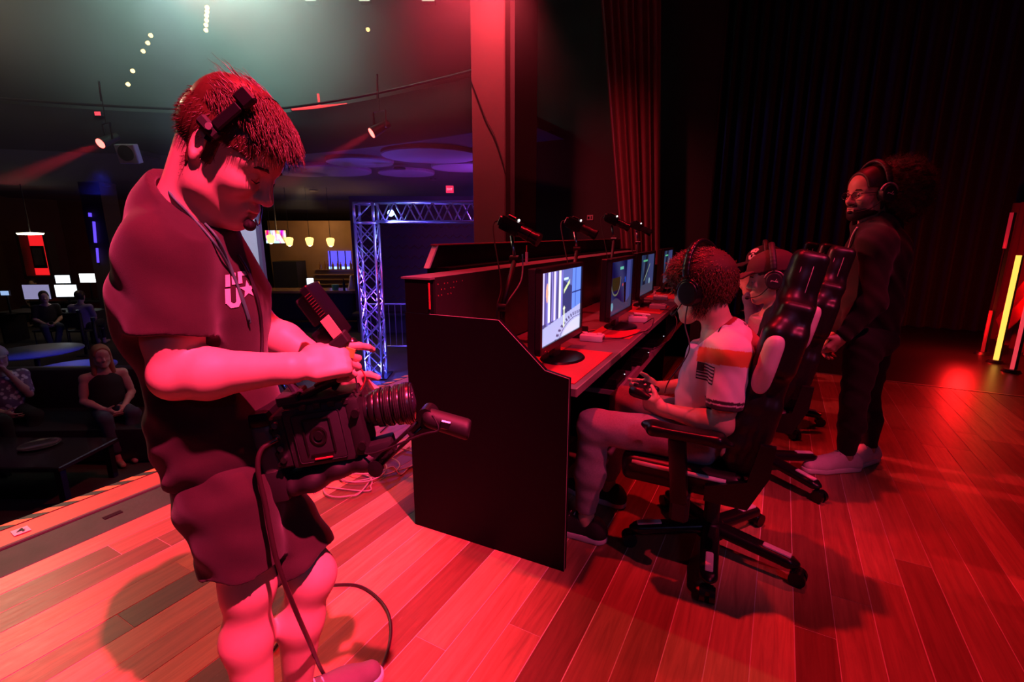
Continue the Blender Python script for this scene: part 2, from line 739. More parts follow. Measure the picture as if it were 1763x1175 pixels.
# ------------------------------------------------------------------ stage floor of hardwood planks
def wood_mat():
    m = bpy.data.materials.new('worn_hardwood')
    m.use_nodes = True
    N, L = m.node_tree.nodes, m.node_tree.links
    p = N['Principled BSDF']
    tc = N.new('ShaderNodeTexCoord')
    oi = N.new('ShaderNodeObjectInfo')
    add = N.new('ShaderNodeVectorMath')
    add.operation = 'ADD'
    cmb = N.new('ShaderNodeCombineXYZ')
    mul = N.new('ShaderNodeMath')
    mul.operation = 'MULTIPLY'
    mul.inputs[1].default_value = 37.0
    L.new(oi.outputs['Random'], mul.inputs[0])
    L.new(mul.outputs[0], cmb.inputs[0])
    L.new(mul.outputs[0], cmb.inputs[2])
    geo = N.new('ShaderNodeNewGeometry')
    L.new(geo.outputs['Position'], add.inputs[0])
    L.new(cmb.outputs[0], add.inputs[1])
    mp = N.new('ShaderNodeMapping')
    mp.inputs['Scale'].default_value = (14, 0.9, 14)
    L.new(add.outputs[0], mp.inputs['Vector'])
    gr = N.new('ShaderNodeTexNoise')
    gr.inputs['Scale'].default_value = 3.2
    gr.inputs['Detail'].default_value = 6
    gr.inputs['Roughness'].default_value = 0.65
    gr.inputs['Distortion'].default_value = 0.7
    L.new(mp.outputs[0], gr.inputs['Vector'])
    rr = N.new('ShaderNodeValToRGB')
    e = rr.color_ramp.elements
    e[0].position, e[0].color = 0.0, (0.15, 0.06, 0.035, 1)
    e[1].position, e[1].color = 1.0, (0.66, 0.40, 0.19, 1)
    for pos, c in ((0.25, (0.30, 0.13, 0.075, 1)), (0.5, (0.42, 0.21, 0.115, 1)), (0.78, (0.50, 0.27, 0.15, 1))):
        q = rr.color_ramp.elements.new(pos)
        q.color = c
    L.new(oi.outputs['Random'], rr.inputs[0])
    dk = N.new('ShaderNodeMix')
    dk.data_type = 'RGBA'
    dk.blend_type = 'MULTIPLY'
    dk.inputs['Factor'].default_value = 1.0
    r2 = N.new('ShaderNodeValToRGB')
    r2.color_ramp.elements[0].position = 0.3
    r2.color_ramp.elements[0].color = (0.62, 0.6, 0.58, 1)
    r2.color_ramp.elements[1].position = 0.7
    r2.color_ramp.elements[1].color = (1.1, 1.1, 1.1, 1)
    L.new(gr.outputs['Fac'], r2.inputs[0])
    L.new(rr.outputs[0], dk.inputs['A'])
    L.new(r2.outputs[0], dk.inputs['B'])
    # pale scratches and scuffs
    sm = N.new('ShaderNodeMapping')
    sm.inputs['Scale'].default_value = (30, 7, 1)
    sm.inputs['Rotation'].default_value = (0, 0, 0.6)
    L.new(geo.outputs['Position'], sm.inputs['Vector'])
    sn = N.new('ShaderNodeTexNoise')
    sn.inputs['Scale'].default_value = 2.2
    sn.inputs['Detail'].default_value = 8
    sn.inputs['Roughness'].default_value = 0.8
    L.new(sm.outputs[0], sn.inputs['Vector'])
    sr = N.new('ShaderNodeValToRGB')
    sr.color_ramp.elements[0].position = 0.645
    sr.color_ramp.elements[0].color = (0, 0, 0, 1)
    sr.color_ramp.elements[1].position = 0.74
    sr.color_ramp.elements[1].color = (0.75, 0.75, 0.75, 1)
    L.new(sn.outputs['Fac'], sr.inputs[0])
    sc = N.new('ShaderNodeMix')
    sc.data_type = 'RGBA'
    sc.inputs['B'].default_value = (0.62, 0.5, 0.42, 1)
    L.new(sr.outputs[0], sc.inputs['Factor'])
    L.new(dk.outputs['Result'], sc.inputs['A'])
    L.new(sc.outputs['Result'], p.inputs['Base Color'])
    rg = N.new('ShaderNodeMapRange')
    rg.inputs['To Min'].default_value = 0.28
    rg.inputs['To Max'].default_value = 0.5
    L.new(sn.outputs['Fac'], rg.inputs['Value'])
    L.new(rg.outputs[0], p.inputs['Roughness'])
    bp = N.new('ShaderNodeBump')
    bp.inputs['Strength'].default_value = 0.12
    bp.inputs['Distance'].default_value = 0.002
    L.new(gr.outputs['Fac'], bp.inputs['Height'])
    L.new(bp.outputs['Normal'], p.inputs['Normal'])
    return m


M_wood = wood_mat()
M_filler = mat('pale_gap_filler', (0.62, 0.52, 0.44), 0.8, var=0.4, scale=6)
FX0, FX1, FY0, FY1 = -2.62, 3.6, -1.0, 5.53
fl = struct(MB().box(((FX0 + FX1) / 2, (FY0 + FY1) / 2, -0.0509), (FX1 - FX0, FY1 - FY0, 0.1)).build('floor', M_filler))
plank_me = MB().box((0, 0, 0), (1, 1, 1), bevel=0.0).mesh('plank')
# a plank of unit length: bevelled long edges
bmk = MB()
bmk.prism([(-0.0622, -0.02), (0.0622, -0.02), (0.0622, -0.001), (0.0615, 0), (-0.0615, 0), (-0.0622, -0.001)], 'y', -0.5, 0.5)
plank_me = bmk.mesh('plank')
plank_me.materials.append(M_wood)
PW = 0.127
x = FX0 + PW / 2
row = 0
while x < FX1 - PW / 2 + 0.01:
    y = FY0 - random.uniform(0, 1.2)
    while y < FY1:
        Lp = random.choice([0.9, 1.3, 1.7, 2.1, 2.5]) * random.uniform(0.9, 1.1)
        y0, y1 = max(y, FY0), min(y + Lp, FY1)
        if y1 - y0 > 0.08:
            o = bpy.data.objects.new('plank', plank_me)
            COL.objects.link(o)
            o.parent = fl
            o.location = (x, (y0 + y1) / 2, random.uniform(-0.0006, 0.0006))
            o.scale = (1, y1 - y0 - 0.0025, 1)
        y += Lp
    x += PW
    row += 1

M_marley = mat('black_dance_floor', (0.018, 0.014, 0.014), 0.33, var=0.3, scale=5)
struct(MB().box((1.3, 9.0, -0.052), (9.0, 6.94, 0.1)).build('floor_wing', M_marley))
tr = struct(MB().box((1.0, 5.545, 0.0015), (5.2, 0.03, 0.003)).build('trim_1', mat('aluminium_strip', (0.35, 0.3, 0.28), 0.4, 0.6)))

# stage lip: dark trough lid, wooden nosing, hazard tape
M_trough = mat('worn_black_trough', (0.035, 0.036, 0.033), 0.55, var=0.5, scale=9, bump=0.3)
lid = struct(MB().box((-2.75, 2.0, -0.052), (0.25, 7.2, 0.1), bevel=0.004).build('trim_2', M_trough))
for yy in (0.93, 2.3, 3.7):
    MB().box((-2.76, yy, -0.0008), (0.03, 0.075, 0.004)).build('finger_slot', mat('slot_shadow_black', (0.004, 0.004, 0.004), 0.9), lid)
MB().box((-2.875, 2.0, -0.001), (0.016, 7.2, 0.012)).build('edge_strip', mat('green_grey_rubber', (0.09, 0.1, 0.085), 0.6), lid)
M_nose = mat('red_brown_nosing', (0.36, 0.13, 0.07), 0.45, var=0.35, scale=7, bump=0.2)
struct(MB().box((-3.0, 2.0, -0.052), (0.235, 7.2, 0.1), bevel=0.003).build('trim_3', M_nose))
tape = empty('hazard_tape', (-3.09, 2.0, 0.0), label='black and yellow striped hazard tape along the stage edge', cat='tape')
MB().box((0, 0, -0.0006), (0.055, 7.2, 0.003)).build('tape_backing', mat('black_tape', (0.02, 0.02, 0.02), 0.5), tape)
sm = MB().prism([(-0.0265, -0.055), (0.0265, -0.005), (0.0265, 0.055), (-0.0265, 0.005)], 'z', 0.001, 0.0016).mesh('stripe')
sm.materials.append(mat('yellow_tape', (0.75, 0.45, 0.08), 0.5, var=0.25))
yy = -3.4
while yy < 3.5:
    o = bpy.data.objects.new('stripe', sm)
    COL.objects.link(o)
    o.parent = tape
    o.location = (0, yy, 0)
    yy += 0.122
p4 = atz(36, 915, 0)
card = empty('number_card', (p4.x, p4.y, 0.001), math.radians(86), 'small white card with a black number 4 taped to the stage lip', 'sign')
MB().box((0, 0, 0.0008), (0.058, 0.062, 0.0016)).build('paper', M_white, card)


def text(name, body, size, m, parent, loc, rot=(0, 0, 0), extrude=0.0004, shear=0.0, world=False, bold=0.0):
    c = bpy.data.curves.new(name, 'FONT')
    c.body = body
    c.size = size
    c.align_x = 'CENTER'
    c.align_y = 'CENTER'
    c.extrude = extrude
    c.shear = shear
    c.offset = bold
    c.materials.append(m)
    o = bpy.data.objects.new(name, c)
    COL.objects.link(o)
    o.location = loc
    o.rotation_euler = rot
    dg = bpy.context.evaluated_depsgraph_get()
    me = bpy.data.meshes.new_from_object(o.evaluated_get(dg))
    bpy.data.objects.remove(o)
    o = bpy.data.objects.new(name, me)
    COL.objects.link(o)
    o.location = loc
    o.rotation_euler = rot
    if parent is not None:
        o.parent = parent
    return o


text('numeral', '4', 0.062, mat('black_ink', (0.01, 0.01, 0.01), 0.6), card, (0, 0, 0.0021), (0, 0, 0), 0.0003, bold=0.0012)

# stage front below the lip
struct(MB().box((-3.1, 2.0, -0.66), (0.03, 7.4, 1.1)).build('wall_stage_front', M_wallblack))

# ------------------------------------------------------------------ proscenium, wing walls, drapes
M_pillar = mat('grey_brown_plaster', (0.085, 0.06, 0.055), 0.85, var=0.15, scale=2, bump=0.1)
pil = struct(MB().box((-2.705, 4.75, 3.0), (0.39, 0.66, 6.5), bevel=0.01).build('wall_proscenium', M_pillar))
MB().box((-2.49, 4.78, 3.0), (0.06, 0.5, 6.5)).build('black_return', M_wallblack, pil)
cab = [aty(812, 140, 4.41), aty(835, 200, 4.405), aty(852, 235, 4.405), aty(868, 285, 4.405)]
MB().tube(bez(cab, 6), 0.005, 6).build('hanging_cable', M_rubber, pil)
wing = struct(MB().box((-2.3, 6.35, 3.2), (3.0, 0.12, 6.6)).build('wall_wing', M_wallblack))
pl = aty(1016, 375, 6.285)
sw = empty('wall_plate', (pl.x, 6.285, pl.z), 0, 'small pale switch plate on the dark wing wall', 'switch')
MB().box((0, 0, 0), (0.085, 0.012, 0.07), bevel=0.003).build('plate', mat('grey_pink_plate', (0.4, 0.3, 0.3), 0.5), sw)
MB().box((-0.018, -0.009, 0), (0.02, 0.01, 0.03)).build('toggle', M_blackgloss, sw)
MB().box((0.02, -0.008, 0.0), (0.012, 0.008, 0.04)).build('toggle', M_blackgloss, sw)


def curtain(name, x0t, x1t, x0b, x1b, y, z0, z1, folds, amp, m, label, cat='curtain', thick=0.012, seed=1, along='x'):
    rg = np.random.default_rng(seed)
    n = folds * 10
    t = np.linspace(0, 1, n)
    ph = np.cumsum(rg.uniform(0.6, 1.4, n)) / n
    ph = ph / ph[-1]
    nz = 14
    P = []
    for side in (0, 1):
        for j in range(nz + 1):
            w = j / nz
            xa, xb = x0t + (x0b - x0t) * w, x1t + (x1b - x1t) * w
            xs = xa + (xb - xa) * t + 0.25 * amp * np.sin(2 * np.pi * folds * ph * 0.5 + 1.3)
            ys = y + amp * np.sin(2 * np.pi * folds * ph + 0.5 * np.sin(3 * w)) * (0.75 + 0.35 * w) + side * thick
            zs = np.full(n, z1 + (z0 - z1) * w)
            P.append(np.stack([xs, ys, zs] if along == 'x' else [ys, xs, zs], 1))
    P = np.concatenate(P)
    Q = []
    def vid(s, j, i):
        return s * (nz + 1) * n + j * n + i
    for s in (0, 1):
        for j in range(nz):
            for i in range(n - 1):
                q = (vid(s, j, i), vid(s, j, i + 1), vid(s, j + 1, i + 1), vid(s, j + 1, i))
                Q.append(q if s == 0 else q[::-1])
    for j in range(nz):
        Q.append((vid(0, j, 0), vid(0, j + 1, 0), vid(1, j + 1, 0), vid(1, j, 0)))
        Q.append((vid(0, j, n - 1), vid(1, j, n - 1), vid(1, j + 1, n - 1), vid(0, j + 1, n - 1)))
    o = link(name, quad_mesh(name, P, np.array(Q)), m, None, True)
    return tag(o, label, cat)


M_velvet = mat('dark_red_velvet', (0.12, 0.014, 0.024), 0.9, var=0.2, scale=12, sheen=0.3)
M_blackdrape = mat('black_stage_drape', (0.02, 0.016, 0.017), 0.95, var=0.2, scale=10, sheen=0.1)
curtain('curtain_leg', -2.37, -1.55, -1.56, -1.19, 5.85, 0.0, 6.0, 8, 0.03, M_velvet,
        'dark red velvet stage curtain hanging beside the wing wall', seed=3)
curtain('backdrop_drape', -1.5, 7.5, -1.5, 7.5, 9.2, 0.0, 7.0, 46, 0.07, M_blackdrape,
        'wide black backdrop drape behind the standing man', seed=5)

# ------------------------------------------------------------------ light tubes in the wing
def tube_light(px0, py0, px1, py1, x, col, strength, label, w=0.032):
    a, b = atx(px0, py0, x), atx(px1, py1, x)
    a.z = max(a.z, 0.03)
    top = Vector((a.x, a.y, b.z))
    e = empty('light_tube', (a.x, a.y, 0), 0, label, 'light', 'upright light tubes in the wing')
    MB().cyl((0, 0, a.z), (0, 0, top.z), w / 2, n=14).build('lens_tube', mat('tube_' + label[:12].replace(' ', '_'), (0.2, 0.02, 0.02), 0.4, emit=col, estr=strength), e, True)
    MB().box((0.03, 0.03, top.z / 2), (0.03, 0.03, top.z)).build('channel', M_metal, e)
    if a.z < 0.1:
        MB().cyl((0, 0, 0), (0, 0, 0.03), 0.08, 0.06, n=16).build('foot', M_metal, e, 'auto')
    return e


tube_light(1714, 622, 1753, 440, 2.15, (1.0, 0.42, 0.06), 2.0, 'amber yellow upright light tube, the brightest in the wing', 0.045)
tube_light(1690, 612, 1706, 535, 2.15, (1.0, 0.01, 0.015), 0.4, 'short dim red light tube beside the amber one')
tube_light(1741, 640, 1775, 470, 2.15, (1.0, 0.06, 0.09), 0.8, 'pinkish red light tube at the edge of the picture')
tube_light(1729, 428, 1745, 366, 2.15, (1.0, 0.02, 0.05), 0.35, 'red light tube segment high on the wing frame')
# swagged red drape in front of the frame the tubes stand on
sw_pts = []
n = 22
P = []
for side in (0, 1):
    for i in range(n + 1):
        t = i / n
        yb = 8.0 - 1.9 * t
        zc = 0.12 + 1.75 * t ** 1.25
        for j in range(7):
            s = j / 6
            P.append((2.42 + 0.03 * math.sin(9 * s + 6 * t) + 0.008 * side, yb, zc + 0.42 * s - 0.06 * math.sin(math.pi * t) * s))
Q = []
def vid(s, i, j):
    return s * (n + 1) * 7 + i * 7 + j
for i in range(n):
    for j in range(6):
        Q.append((vid(0, i, j), vid(0, i + 1, j), vid(0, i + 1, j + 1), vid(0, i, j + 1)))
        Q.append((vid(1, i, j), vid(1, i, j + 1), vid(1, i + 1, j + 1), vid(1, i + 1, j)))
tag(link('swag_drape', quad_mesh('swag', np.array(P), np.array(Q)), mat('scarlet_drape', (0.5, 0.012, 0.012), 0.8), None, True),
    'slanting scarlet drape swagged behind the light tubes', 'drape')
curtain('wing_drape', 5.9, 8.9, 5.9, 8.9, 2.6, 0.0, 1.75, 14, 0.05, mat('deep_red_drape', (0.25, 0.01, 0.012), 0.9),
        'low deep red drape behind the light tubes in the wing', along='y', seed=9)
point('wing_red_glow', (1.95, 7.2, 0.5), 32, (1, 0.01, 0.01), 0.1)
spot('wing_red_par', (2.6, 9.0, 2.4), (1.6, 5.4, 0.0), 60, (1, 0.01, 0.015), 60, 0.7, 0.12)


# ================================================================== the house (auditorium) below the stage
HZ = -1.2


def hp(lat, dep, z):
    return _F0 * dep + _R * lat + Vector((0, 0, z))


def latof(px, dep):
    return (px - 881.5) / FPX * dep * math.cos(PITCH)  # good enough near the horizon


M_hfloor = mat('dark_brown_carpet', (0.05, 0.036, 0.03), 0.9, var=0.35, scale=3, bump=0.2)
M_hwall = mat('dark_brown_wall', (0.05, 0.032, 0.026), 0.8, var=0.3, scale=2)
M_hceil = mat('dark_plum_ceiling', (0.04, 0.03, 0.045), 0.8, var=0.2, scale=2)
house = math.degrees(YAW)
HR = Euler((0, 0, YAW))


def hbox(lat, dep, z, s, rz=0.0, bevel=0.0):
    """box in the house frame as a fresh MB"""
    return MB().box(hp(lat, dep, z), s, Euler((0, 0, YAW + rz)), bevel)


struct(MB().box((-13.2, 5, HZ - 0.05), (20.1, 30, 0.1)).build('floor_house', M_hfloor))
wb = struct(hbox(-8, 18.2, 1.6, (30, 0.2, 6.4)).build('wall_back', M_hwall))
struct(MB().box((-23.2, 3, 2.5), (0.2, 26, 8)).build('wall_left', M_hwall))
# under-balcony ceiling and the curved balcony front
arc = []
for px, py in ((-260, 165), (-100, 172), (0, 178), (150, 188), (300, 195), (420, 197), (500, 193), (620, 175), (740, 150), (830, 128), (900, 112)):
    d = ray(px, py)
    k = d.z / d.dot(_F0)
    arc.append(EYE + d * ((3.15 - CAM_H) / k / d.dot(_F0)))
arc = bez(arc, 4)
bmx = MB()
top = [Vector((p.x, p.y, 3.15)) for p in arc]
n = len(top)
thick = [Vector((p.x, p.y, 0)) + Vector((-p.x, -p.y, 0)).normalized() * -0.12 for p in arc]
B = bmx.bm
a0 = [B.verts.new((p.x, p.y, 3.15)) for p in arc]
a1 = [B.verts.new((p.x, p.y, 2.55)) for p in arc]
b0 = [B.verts.new((p.x, p.y, 3.15)) for p in thick]
b1 = [B.verts.new((p.x, p.y, 2.55)) for p in thick]
for i in range(n - 1):
    B.faces.new((a0[i], a0[i + 1], a1[i + 1], a1[i]))
    B.faces.new((b0[i], b1[i], b1[i + 1], b0[i + 1]))
    B.faces.new((a0[i], b0[i], b0[i + 1], a0[i + 1]))
    B.faces.new((a1[i], a1[i + 1], b1[i + 1], b1[i]))
struct(bmx.build('wall_balcony', mat('balcony_front_paint', (0.012, 0.011, 0.017), 0.8, var=0.2, scale=2), None, True))
rail = empty('balcony_rail', tuple(top[0]), 0, 'thin metal lighting rail running along the curved balcony front', 'rail')
MB().tube([p + Vector((0, 0, 0.05)) - Vector((p.x, p.y, 0)).normalized() * 0.06 for p in top], 0.018, 8).build('pipe', M_metal, rail, True, True)
ceil = MB()
far = [hp(lat, 18.1, 2.58) for lat in np.linspace(-18, 7, n)]
B = ceil.bm
c0 = [B.verts.new((p.x, p.y, 2.58)) for p in arc]
c1 = [B.verts.new(p) for p in far]
c2 = [B.verts.new((p.x, p.y, 2.70)) for p in arc]
c3 = [B.verts.new(p + Vector((0, 0, 0.12))) for p in far]
for i in range(n - 1):
    B.faces.new((c0[i], c0[i + 1], c1[i + 1], c1[i]))
    B.faces.new((c2[i], c3[i], c3[i + 1], c2[i + 1]))
ceilo = struct(ceil.build('ceiling', M_hceil))
# upper house: dark back wall above the balcony and high ceiling
struct(hbox(-8, 15.5, 6.1, (30, 0.2, 6.8)).build('wall_upper', mat('upper_house_paint', (0.004, 0.0045, 0.0045), 0.95, var=0.4, scale=1)))
struct(MB().box((-12, 4, 9.6), (24, 34, 0.1)).build('ceiling_high', mat('high_ceiling_black', (0.004, 0.004, 0.0045), 0.9)))
struct(hbox(-5.5, 12.0, 2.93, (14, 6.4, 0.06)).build('floor_balcony', M_hceil))
struct(hbox(-5.5, 11.05, 3.3, (14, 1.0, 0.3)).build('floor_riser_1', M_hceil))
struct(hbox(-5.5, 12.4, 3.5, (14, 1.9, 0.7)).build('floor_riser_2', M_hceil))

# ceiling discs (shallow round coffers) and recessed downlights
disc_me = MB().lathe([(0.0001, 0.0), (0.98, 0.0), (1.0, 0.02), (1.0, 0.06), (0.0001, 0.06)], 28).mesh('disc')
disc_me.materials.append(mat('pale_plum_disc', (0.3, 0.2, 0.28), 0.7))
for px, py, r_ in ((620, 281, 0.55), (742, 270, 0.75), (800, 290, 0.6), (565, 296, 0.8), (520, 300, 0.5), (700, 300, 0.55), (470, 290, 0.6)):
    q = atz(px, py, 2.52)
    o = bpy.data.objects.new('ceiling_disc', disc_me)
    COL.objects.link(o)
    o.parent = ceilo
    o.location = (q.x, q.y, 2.52)
    o.scale = (r_, r_, 1)


def downlight(px, py, z, r_, col, strength, label, group='recessed downlights under the balcony'):
    q = atz(px, py, z)
    e = empty('downlight', (q.x, q.y, z), 0, label, 'light', group)
    MB().lathe([(r_, 0), (r_ * 1.25, 0), (r_ * 1.25, 0.03), (r_, 0.03)], 18).build('ring', M_metal, e, 'auto')
    MB().lathe([(0.0001, 0.004), (r_ * 0.98, 0.004), (r_ * 0.98, 0.02), (0.0001, 0.02)], 18).build(
        'lens', mat('lens_%s' % '_'.join('%02d' % int(c * 99) for c in col) + '_%d' % int(strength), (0.8, 0.8, 0.8), 0.4, emit=col, estr=strength), e)
    return q


WARM = (1.0, 0.82, 0.5)
for px, py, r_, lab in ((53, 405, 0.2, 'large oval warm downlight over the red niche'), (180, 321, 0.09, 'small warm downlight at the left above the workstations'),
                        (540, 329, 0.09, 'small warm downlight over the bar'), (688, 291, 0.085, 'bright warm downlight in front of the truss arch'),
                        (745, 310, 0.06, 'tiny bluish downlight near the exit sign')):
    z = 2.5 if px != 53 else 1.33
    z = 2.5
    if px == 53:
        continue
    downlight(px, py, z, r_, WARM, 6, lab)
# the large fixture hangs lower, on a stem
q = at(53, 405, 12.5)
e = empty('pendant_dish', tuple(q), 0, 'large shallow glowing dish lamp hanging over the red niche', 'lamp')
MB().lathe([(0.0001, 0.0), (0.24, 0.01), (0.26, 0.05), (0.0001, 0.07)], 24).build('dish', mat('warm_dish', (0.9, 0.8, 0.6), 0.5, emit=(1, 0.85, 0.55), estr=5), e, True)
MB().cyl((0, 0, 0.07), (0, 0, 2.58 - q.z), 0.012, n=8).build('stem', M_metal, e)

# small warm step lights high in the haze and window fixtures at the top edge
for k, (px, py) in enumerate(((358, 15), (358, 22), (357, 29), (357, 37), (356, 45), (356, 54), (261, 63), (256, 76), (248, 90), (230, 124), (222, 147), (634, 53))):
    q = at(px, py, 12.6)
    o = MB().lathe([(0.0001, 0), (0.035, 0), (0.045, 0.02), (0.045, 0.05), (0.0001, 0.05)], 12).build('step_light', mat('warm_bulb', (1, 0.7, 0.3), 0.5, emit=(1.0, 0.6, 0.2), estr=7))
    o.location = q
    o.rotation_euler = (math.radians(60), 0, YAW)
    rowlab = ['topmost', 'second', 'third', 'fourth', 'fifth', 'lowest'][k] + ' tiny warm light of the upright row of six' if k < 6 else (
        ['upper', 'middle', 'lower'][k - 6] + ' tiny warm light of the slanting row of three' if k < 9 else
        (['upper', 'lower'][k - 9] + ' tiny warm light of the lowest pair' if k < 11 else 'lone tiny warm light high above the truss arch'))
    tag(o, rowlab, 'light', 'warm step lights in the upper house')
for k, (px, w) in enumerate(((534, 0.2), (627, 0.2), (737, 0.24))):
    q = at(px, -4, 9.5)
    e = empty('flood_light', tuple(q), YAW, ('pale boxy flood light at the top edge, leftmost of three', 'pale boxy flood light at the top edge, middle of three', 'pale boxy flood light at the top edge, rightmost of three')[k], 'light', 'flood lights at the top edge')
    MB().box((0, 0.08, 0.05), (w, 0.14, 0.22), bevel=0.01).build('housing', M_metal, e)
    MB().box((0, 0, 0.05), (w * 0.9, 0.02, 0.2)).build('lens', mat('pale_flood_lens', (0.8, 0.8, 0.7), 0.4, emit=(0.9, 0.85, 0.65), estr=1.6), e)
    MB().cyl((0, 0.1, 0.16), (0, 0.1, 9.55 - q.z), 0.015, n=8).build('hanger', M_metal, e)

# square white ceiling speaker
q = at(217, 264, 7.2)
e = empty('square_speaker', tuple(q), YAW, 'white square loudspeaker with a dark round cone on the balcony front', 'speaker')
MB().box((0, 0.05, 0), (0.28, 0.1, 0.255), Euler((0.25, 0, 0)), bevel=0.01).build('baffle', mat('pale_grey_baffle', (0.5, 0.47, 0.55), 0.5), e)
MB().lathe([(0.0001, 0.03), (0.05, 0.02), (0.095, 0.0), (0.105, 0.004), (0.105, -0.012), (0.0001, -0.012)], 24, Matrix.Rotation(math.pi / 2 + 0.25, 4, 'X') @ Matrix.Translation((0, 0, 0.012))).build('cone', M_rubber, e, 'auto')
MB().box((0, 0.35, 0.05), (0.06, 0.6, 0.06)).build('bracket', M_metal, e)

# red moving-head / par lamps hung from the balcony rail
def par(px, py, dep, aim, col, label, r_=0.062, power=40, beam=9, estr=5):
    q = at(px, py, dep)
    d = (Vector(aim) - q).normalized()
    e = empty('par_lamp', tuple(q), 0, label, 'lamp', 'red lamps hung along the balcony')
    back = -d * 0.26
    MB().cyl(tuple(back), (0, 0, 0), r_ * 0.8, r_ * 1.1, n=20, caps=True).build('can', M_black, e, 'auto')
    MB().cyl(tuple(d * 0.001), tuple(d * 0.006), r_ * 0.98, n=20).build('lens', mat('lamp_lens_%s' % label[:6], (0.9, 0.3, 0.3), 0.3, emit=col, estr=estr), e)
    MB().tube([Vector(back) * 0.5 + Vector((0.1, 0, 0)), Vector(back) * 0.5 + Vector((0.1, 0, 0.2)), Vector(back) * 0.5 + Vector((-0.1, 0, 0.2)), Vector(back) * 0.5 + Vector((-0.1, 0, 0))], 0.012, 6).build('yoke', M_metal, e)
    MB().cyl(tuple(Vector(back) * 0.5 + Vector((0, 0, 0.2))), tuple(Vector(back) * 0.5 + Vector((0, 0, max(0.4, 3.22 - q.z)))), 0.006, n=8).build('clamp_pole', M_metal, e)
    pt = Vector(back) * 0.5 + Vector((0, 0, max(0.4, 3.22 - q.z)))
    rd = Vector((q.x, q.y, 0)).normalized()
    MB().cyl(tuple(pt), tuple(pt + rd * 1.15), 0.012, n=8).build('outrigger', M_metal, e)
    spot('par_beam', tuple(q + d * 0.02), aim, power, (1, 0.02, 0.05), beam, 0.3, 0.04)
    return e


a1_ = at(560, 275, 6.2)
par(640, 229, 6.5, tuple(a1_), (1.0, 0.12, 0.1), 'glowing red lamp throwing a short beam above the truss arch', power=4500)
a2_ = at(70, 290, 6.0)
par(173, 247, 6.7, tuple(a2_), (1.0, 0.15, 0.1), 'glowing red lamp beside the square speaker', power=4500)
for px, py, lab in ((168, 196, 'small unlit looking red lamp on the rail above the square speaker'), (638, 177, 'tiny red lamp on the rail above the truss arch')):
    q = at(px, py, 7.6)
    e = empty('rail_lamp', tuple(q), YAW, lab, 'lamp')
    MB().box((0, 0.04, 0), (0.1, 0.1, 0.07), bevel=0.01).build('case', M_black, e)
    MB().box((0.01, -0.012, 0), (0.08, 0.01, 0.05)).build('lens', mat('small_red_lens', (0.8, 0.1, 0.1), 0.4, emit=(1, 0.05, 0.08), estr=1.6), e)
# red neon bar shaped like an upturned T on the balcony
q = at(550, 184, 7.9)
e = empty('neon_bar', tuple(q), YAW, 'red neon bar with a short upright on the balcony front', 'light')
M_neon = mat('red_neon', (0.7, 0.05, 0.05), 0.4, emit=(1, 0.06, 0.07), estr=1.1)
MB().cyl((-0.42, 0, -0.03), (0.42, 0, 0.03), 0.022, n=10).build('bar', M_neon, e)
MB().cyl((0, 0, 0), (-0.005, 0, 0.18), 0.018, n=10).build('upright', M_neon, e)
MB().box((0, 0.05, -0.03), (0.9, 0.05, 0.05)).build('channel', M_metal, e)

# ------------------------------------------------------------------ truss arch
M_truss = mat('aluminium_truss', (0.62, 0.62, 0.66), 0.32, 0.9, var=0.06)
tb = atz(648, 648, HZ)
tlat = tb.dot(_R)
tdep = tb.dot(_F0)
tr_rz = YAW + math.radians(4)
truss = empty('truss_arch', (tb.x, tb.y, HZ), YAW + math.radians(1.0), 'aluminium box truss arch lit blue and violet', 'truss')
S = 0.32


def truss_run(a, b, u, v, name_cells, first):
    """four chords from a to b and X lacing on the four sides"""
    a, b, u, v = Vector(a), Vector(b), Vector(u), Vector(v)
    h = S / 2
    cs = [(u * sx + v * sy) * h for sx, sy in ((-1, -1), (1, -1), (1, 1), (-1, 1))]
    for c in cs:
        MB().cyl(a + c, b + c, 0.024, n=10).build('chord', M_truss, truss, True)
    L_ = (b - a).length
    k = max(1, round(L_ / (S * 1.05)))
    for i in range(k):
        p, q_ = a.lerp(b, i / k), a.lerp(b, (i + 1) / k)
        for j in range(4):
            c, d = cs[j], cs[(j + 1) % 4]
            if name_cells == 'x':
                MB().cyl(p + c, q_ + d, 0.011, n=6).build('brace', M_truss, truss)
                MB().cyl(p + d, q_ + c, 0.011, n=6).build('brace', M_truss, truss)
            else:
                m_ = (p + q_) / 2
                if j in (1, 3):
                    MB().cyl(p + c, m_ + d, 0.013, n=6).build('brace', M_truss, truss)
                    MB().cyl(m_ + d, q_ + c, 0.013, n=6).build('brace', M_truss, truss)
                elif (i + j) % 2:
                    MB().cyl(p + c, q_ + d, 0.011, n=6).build('brace', M_truss, truss)


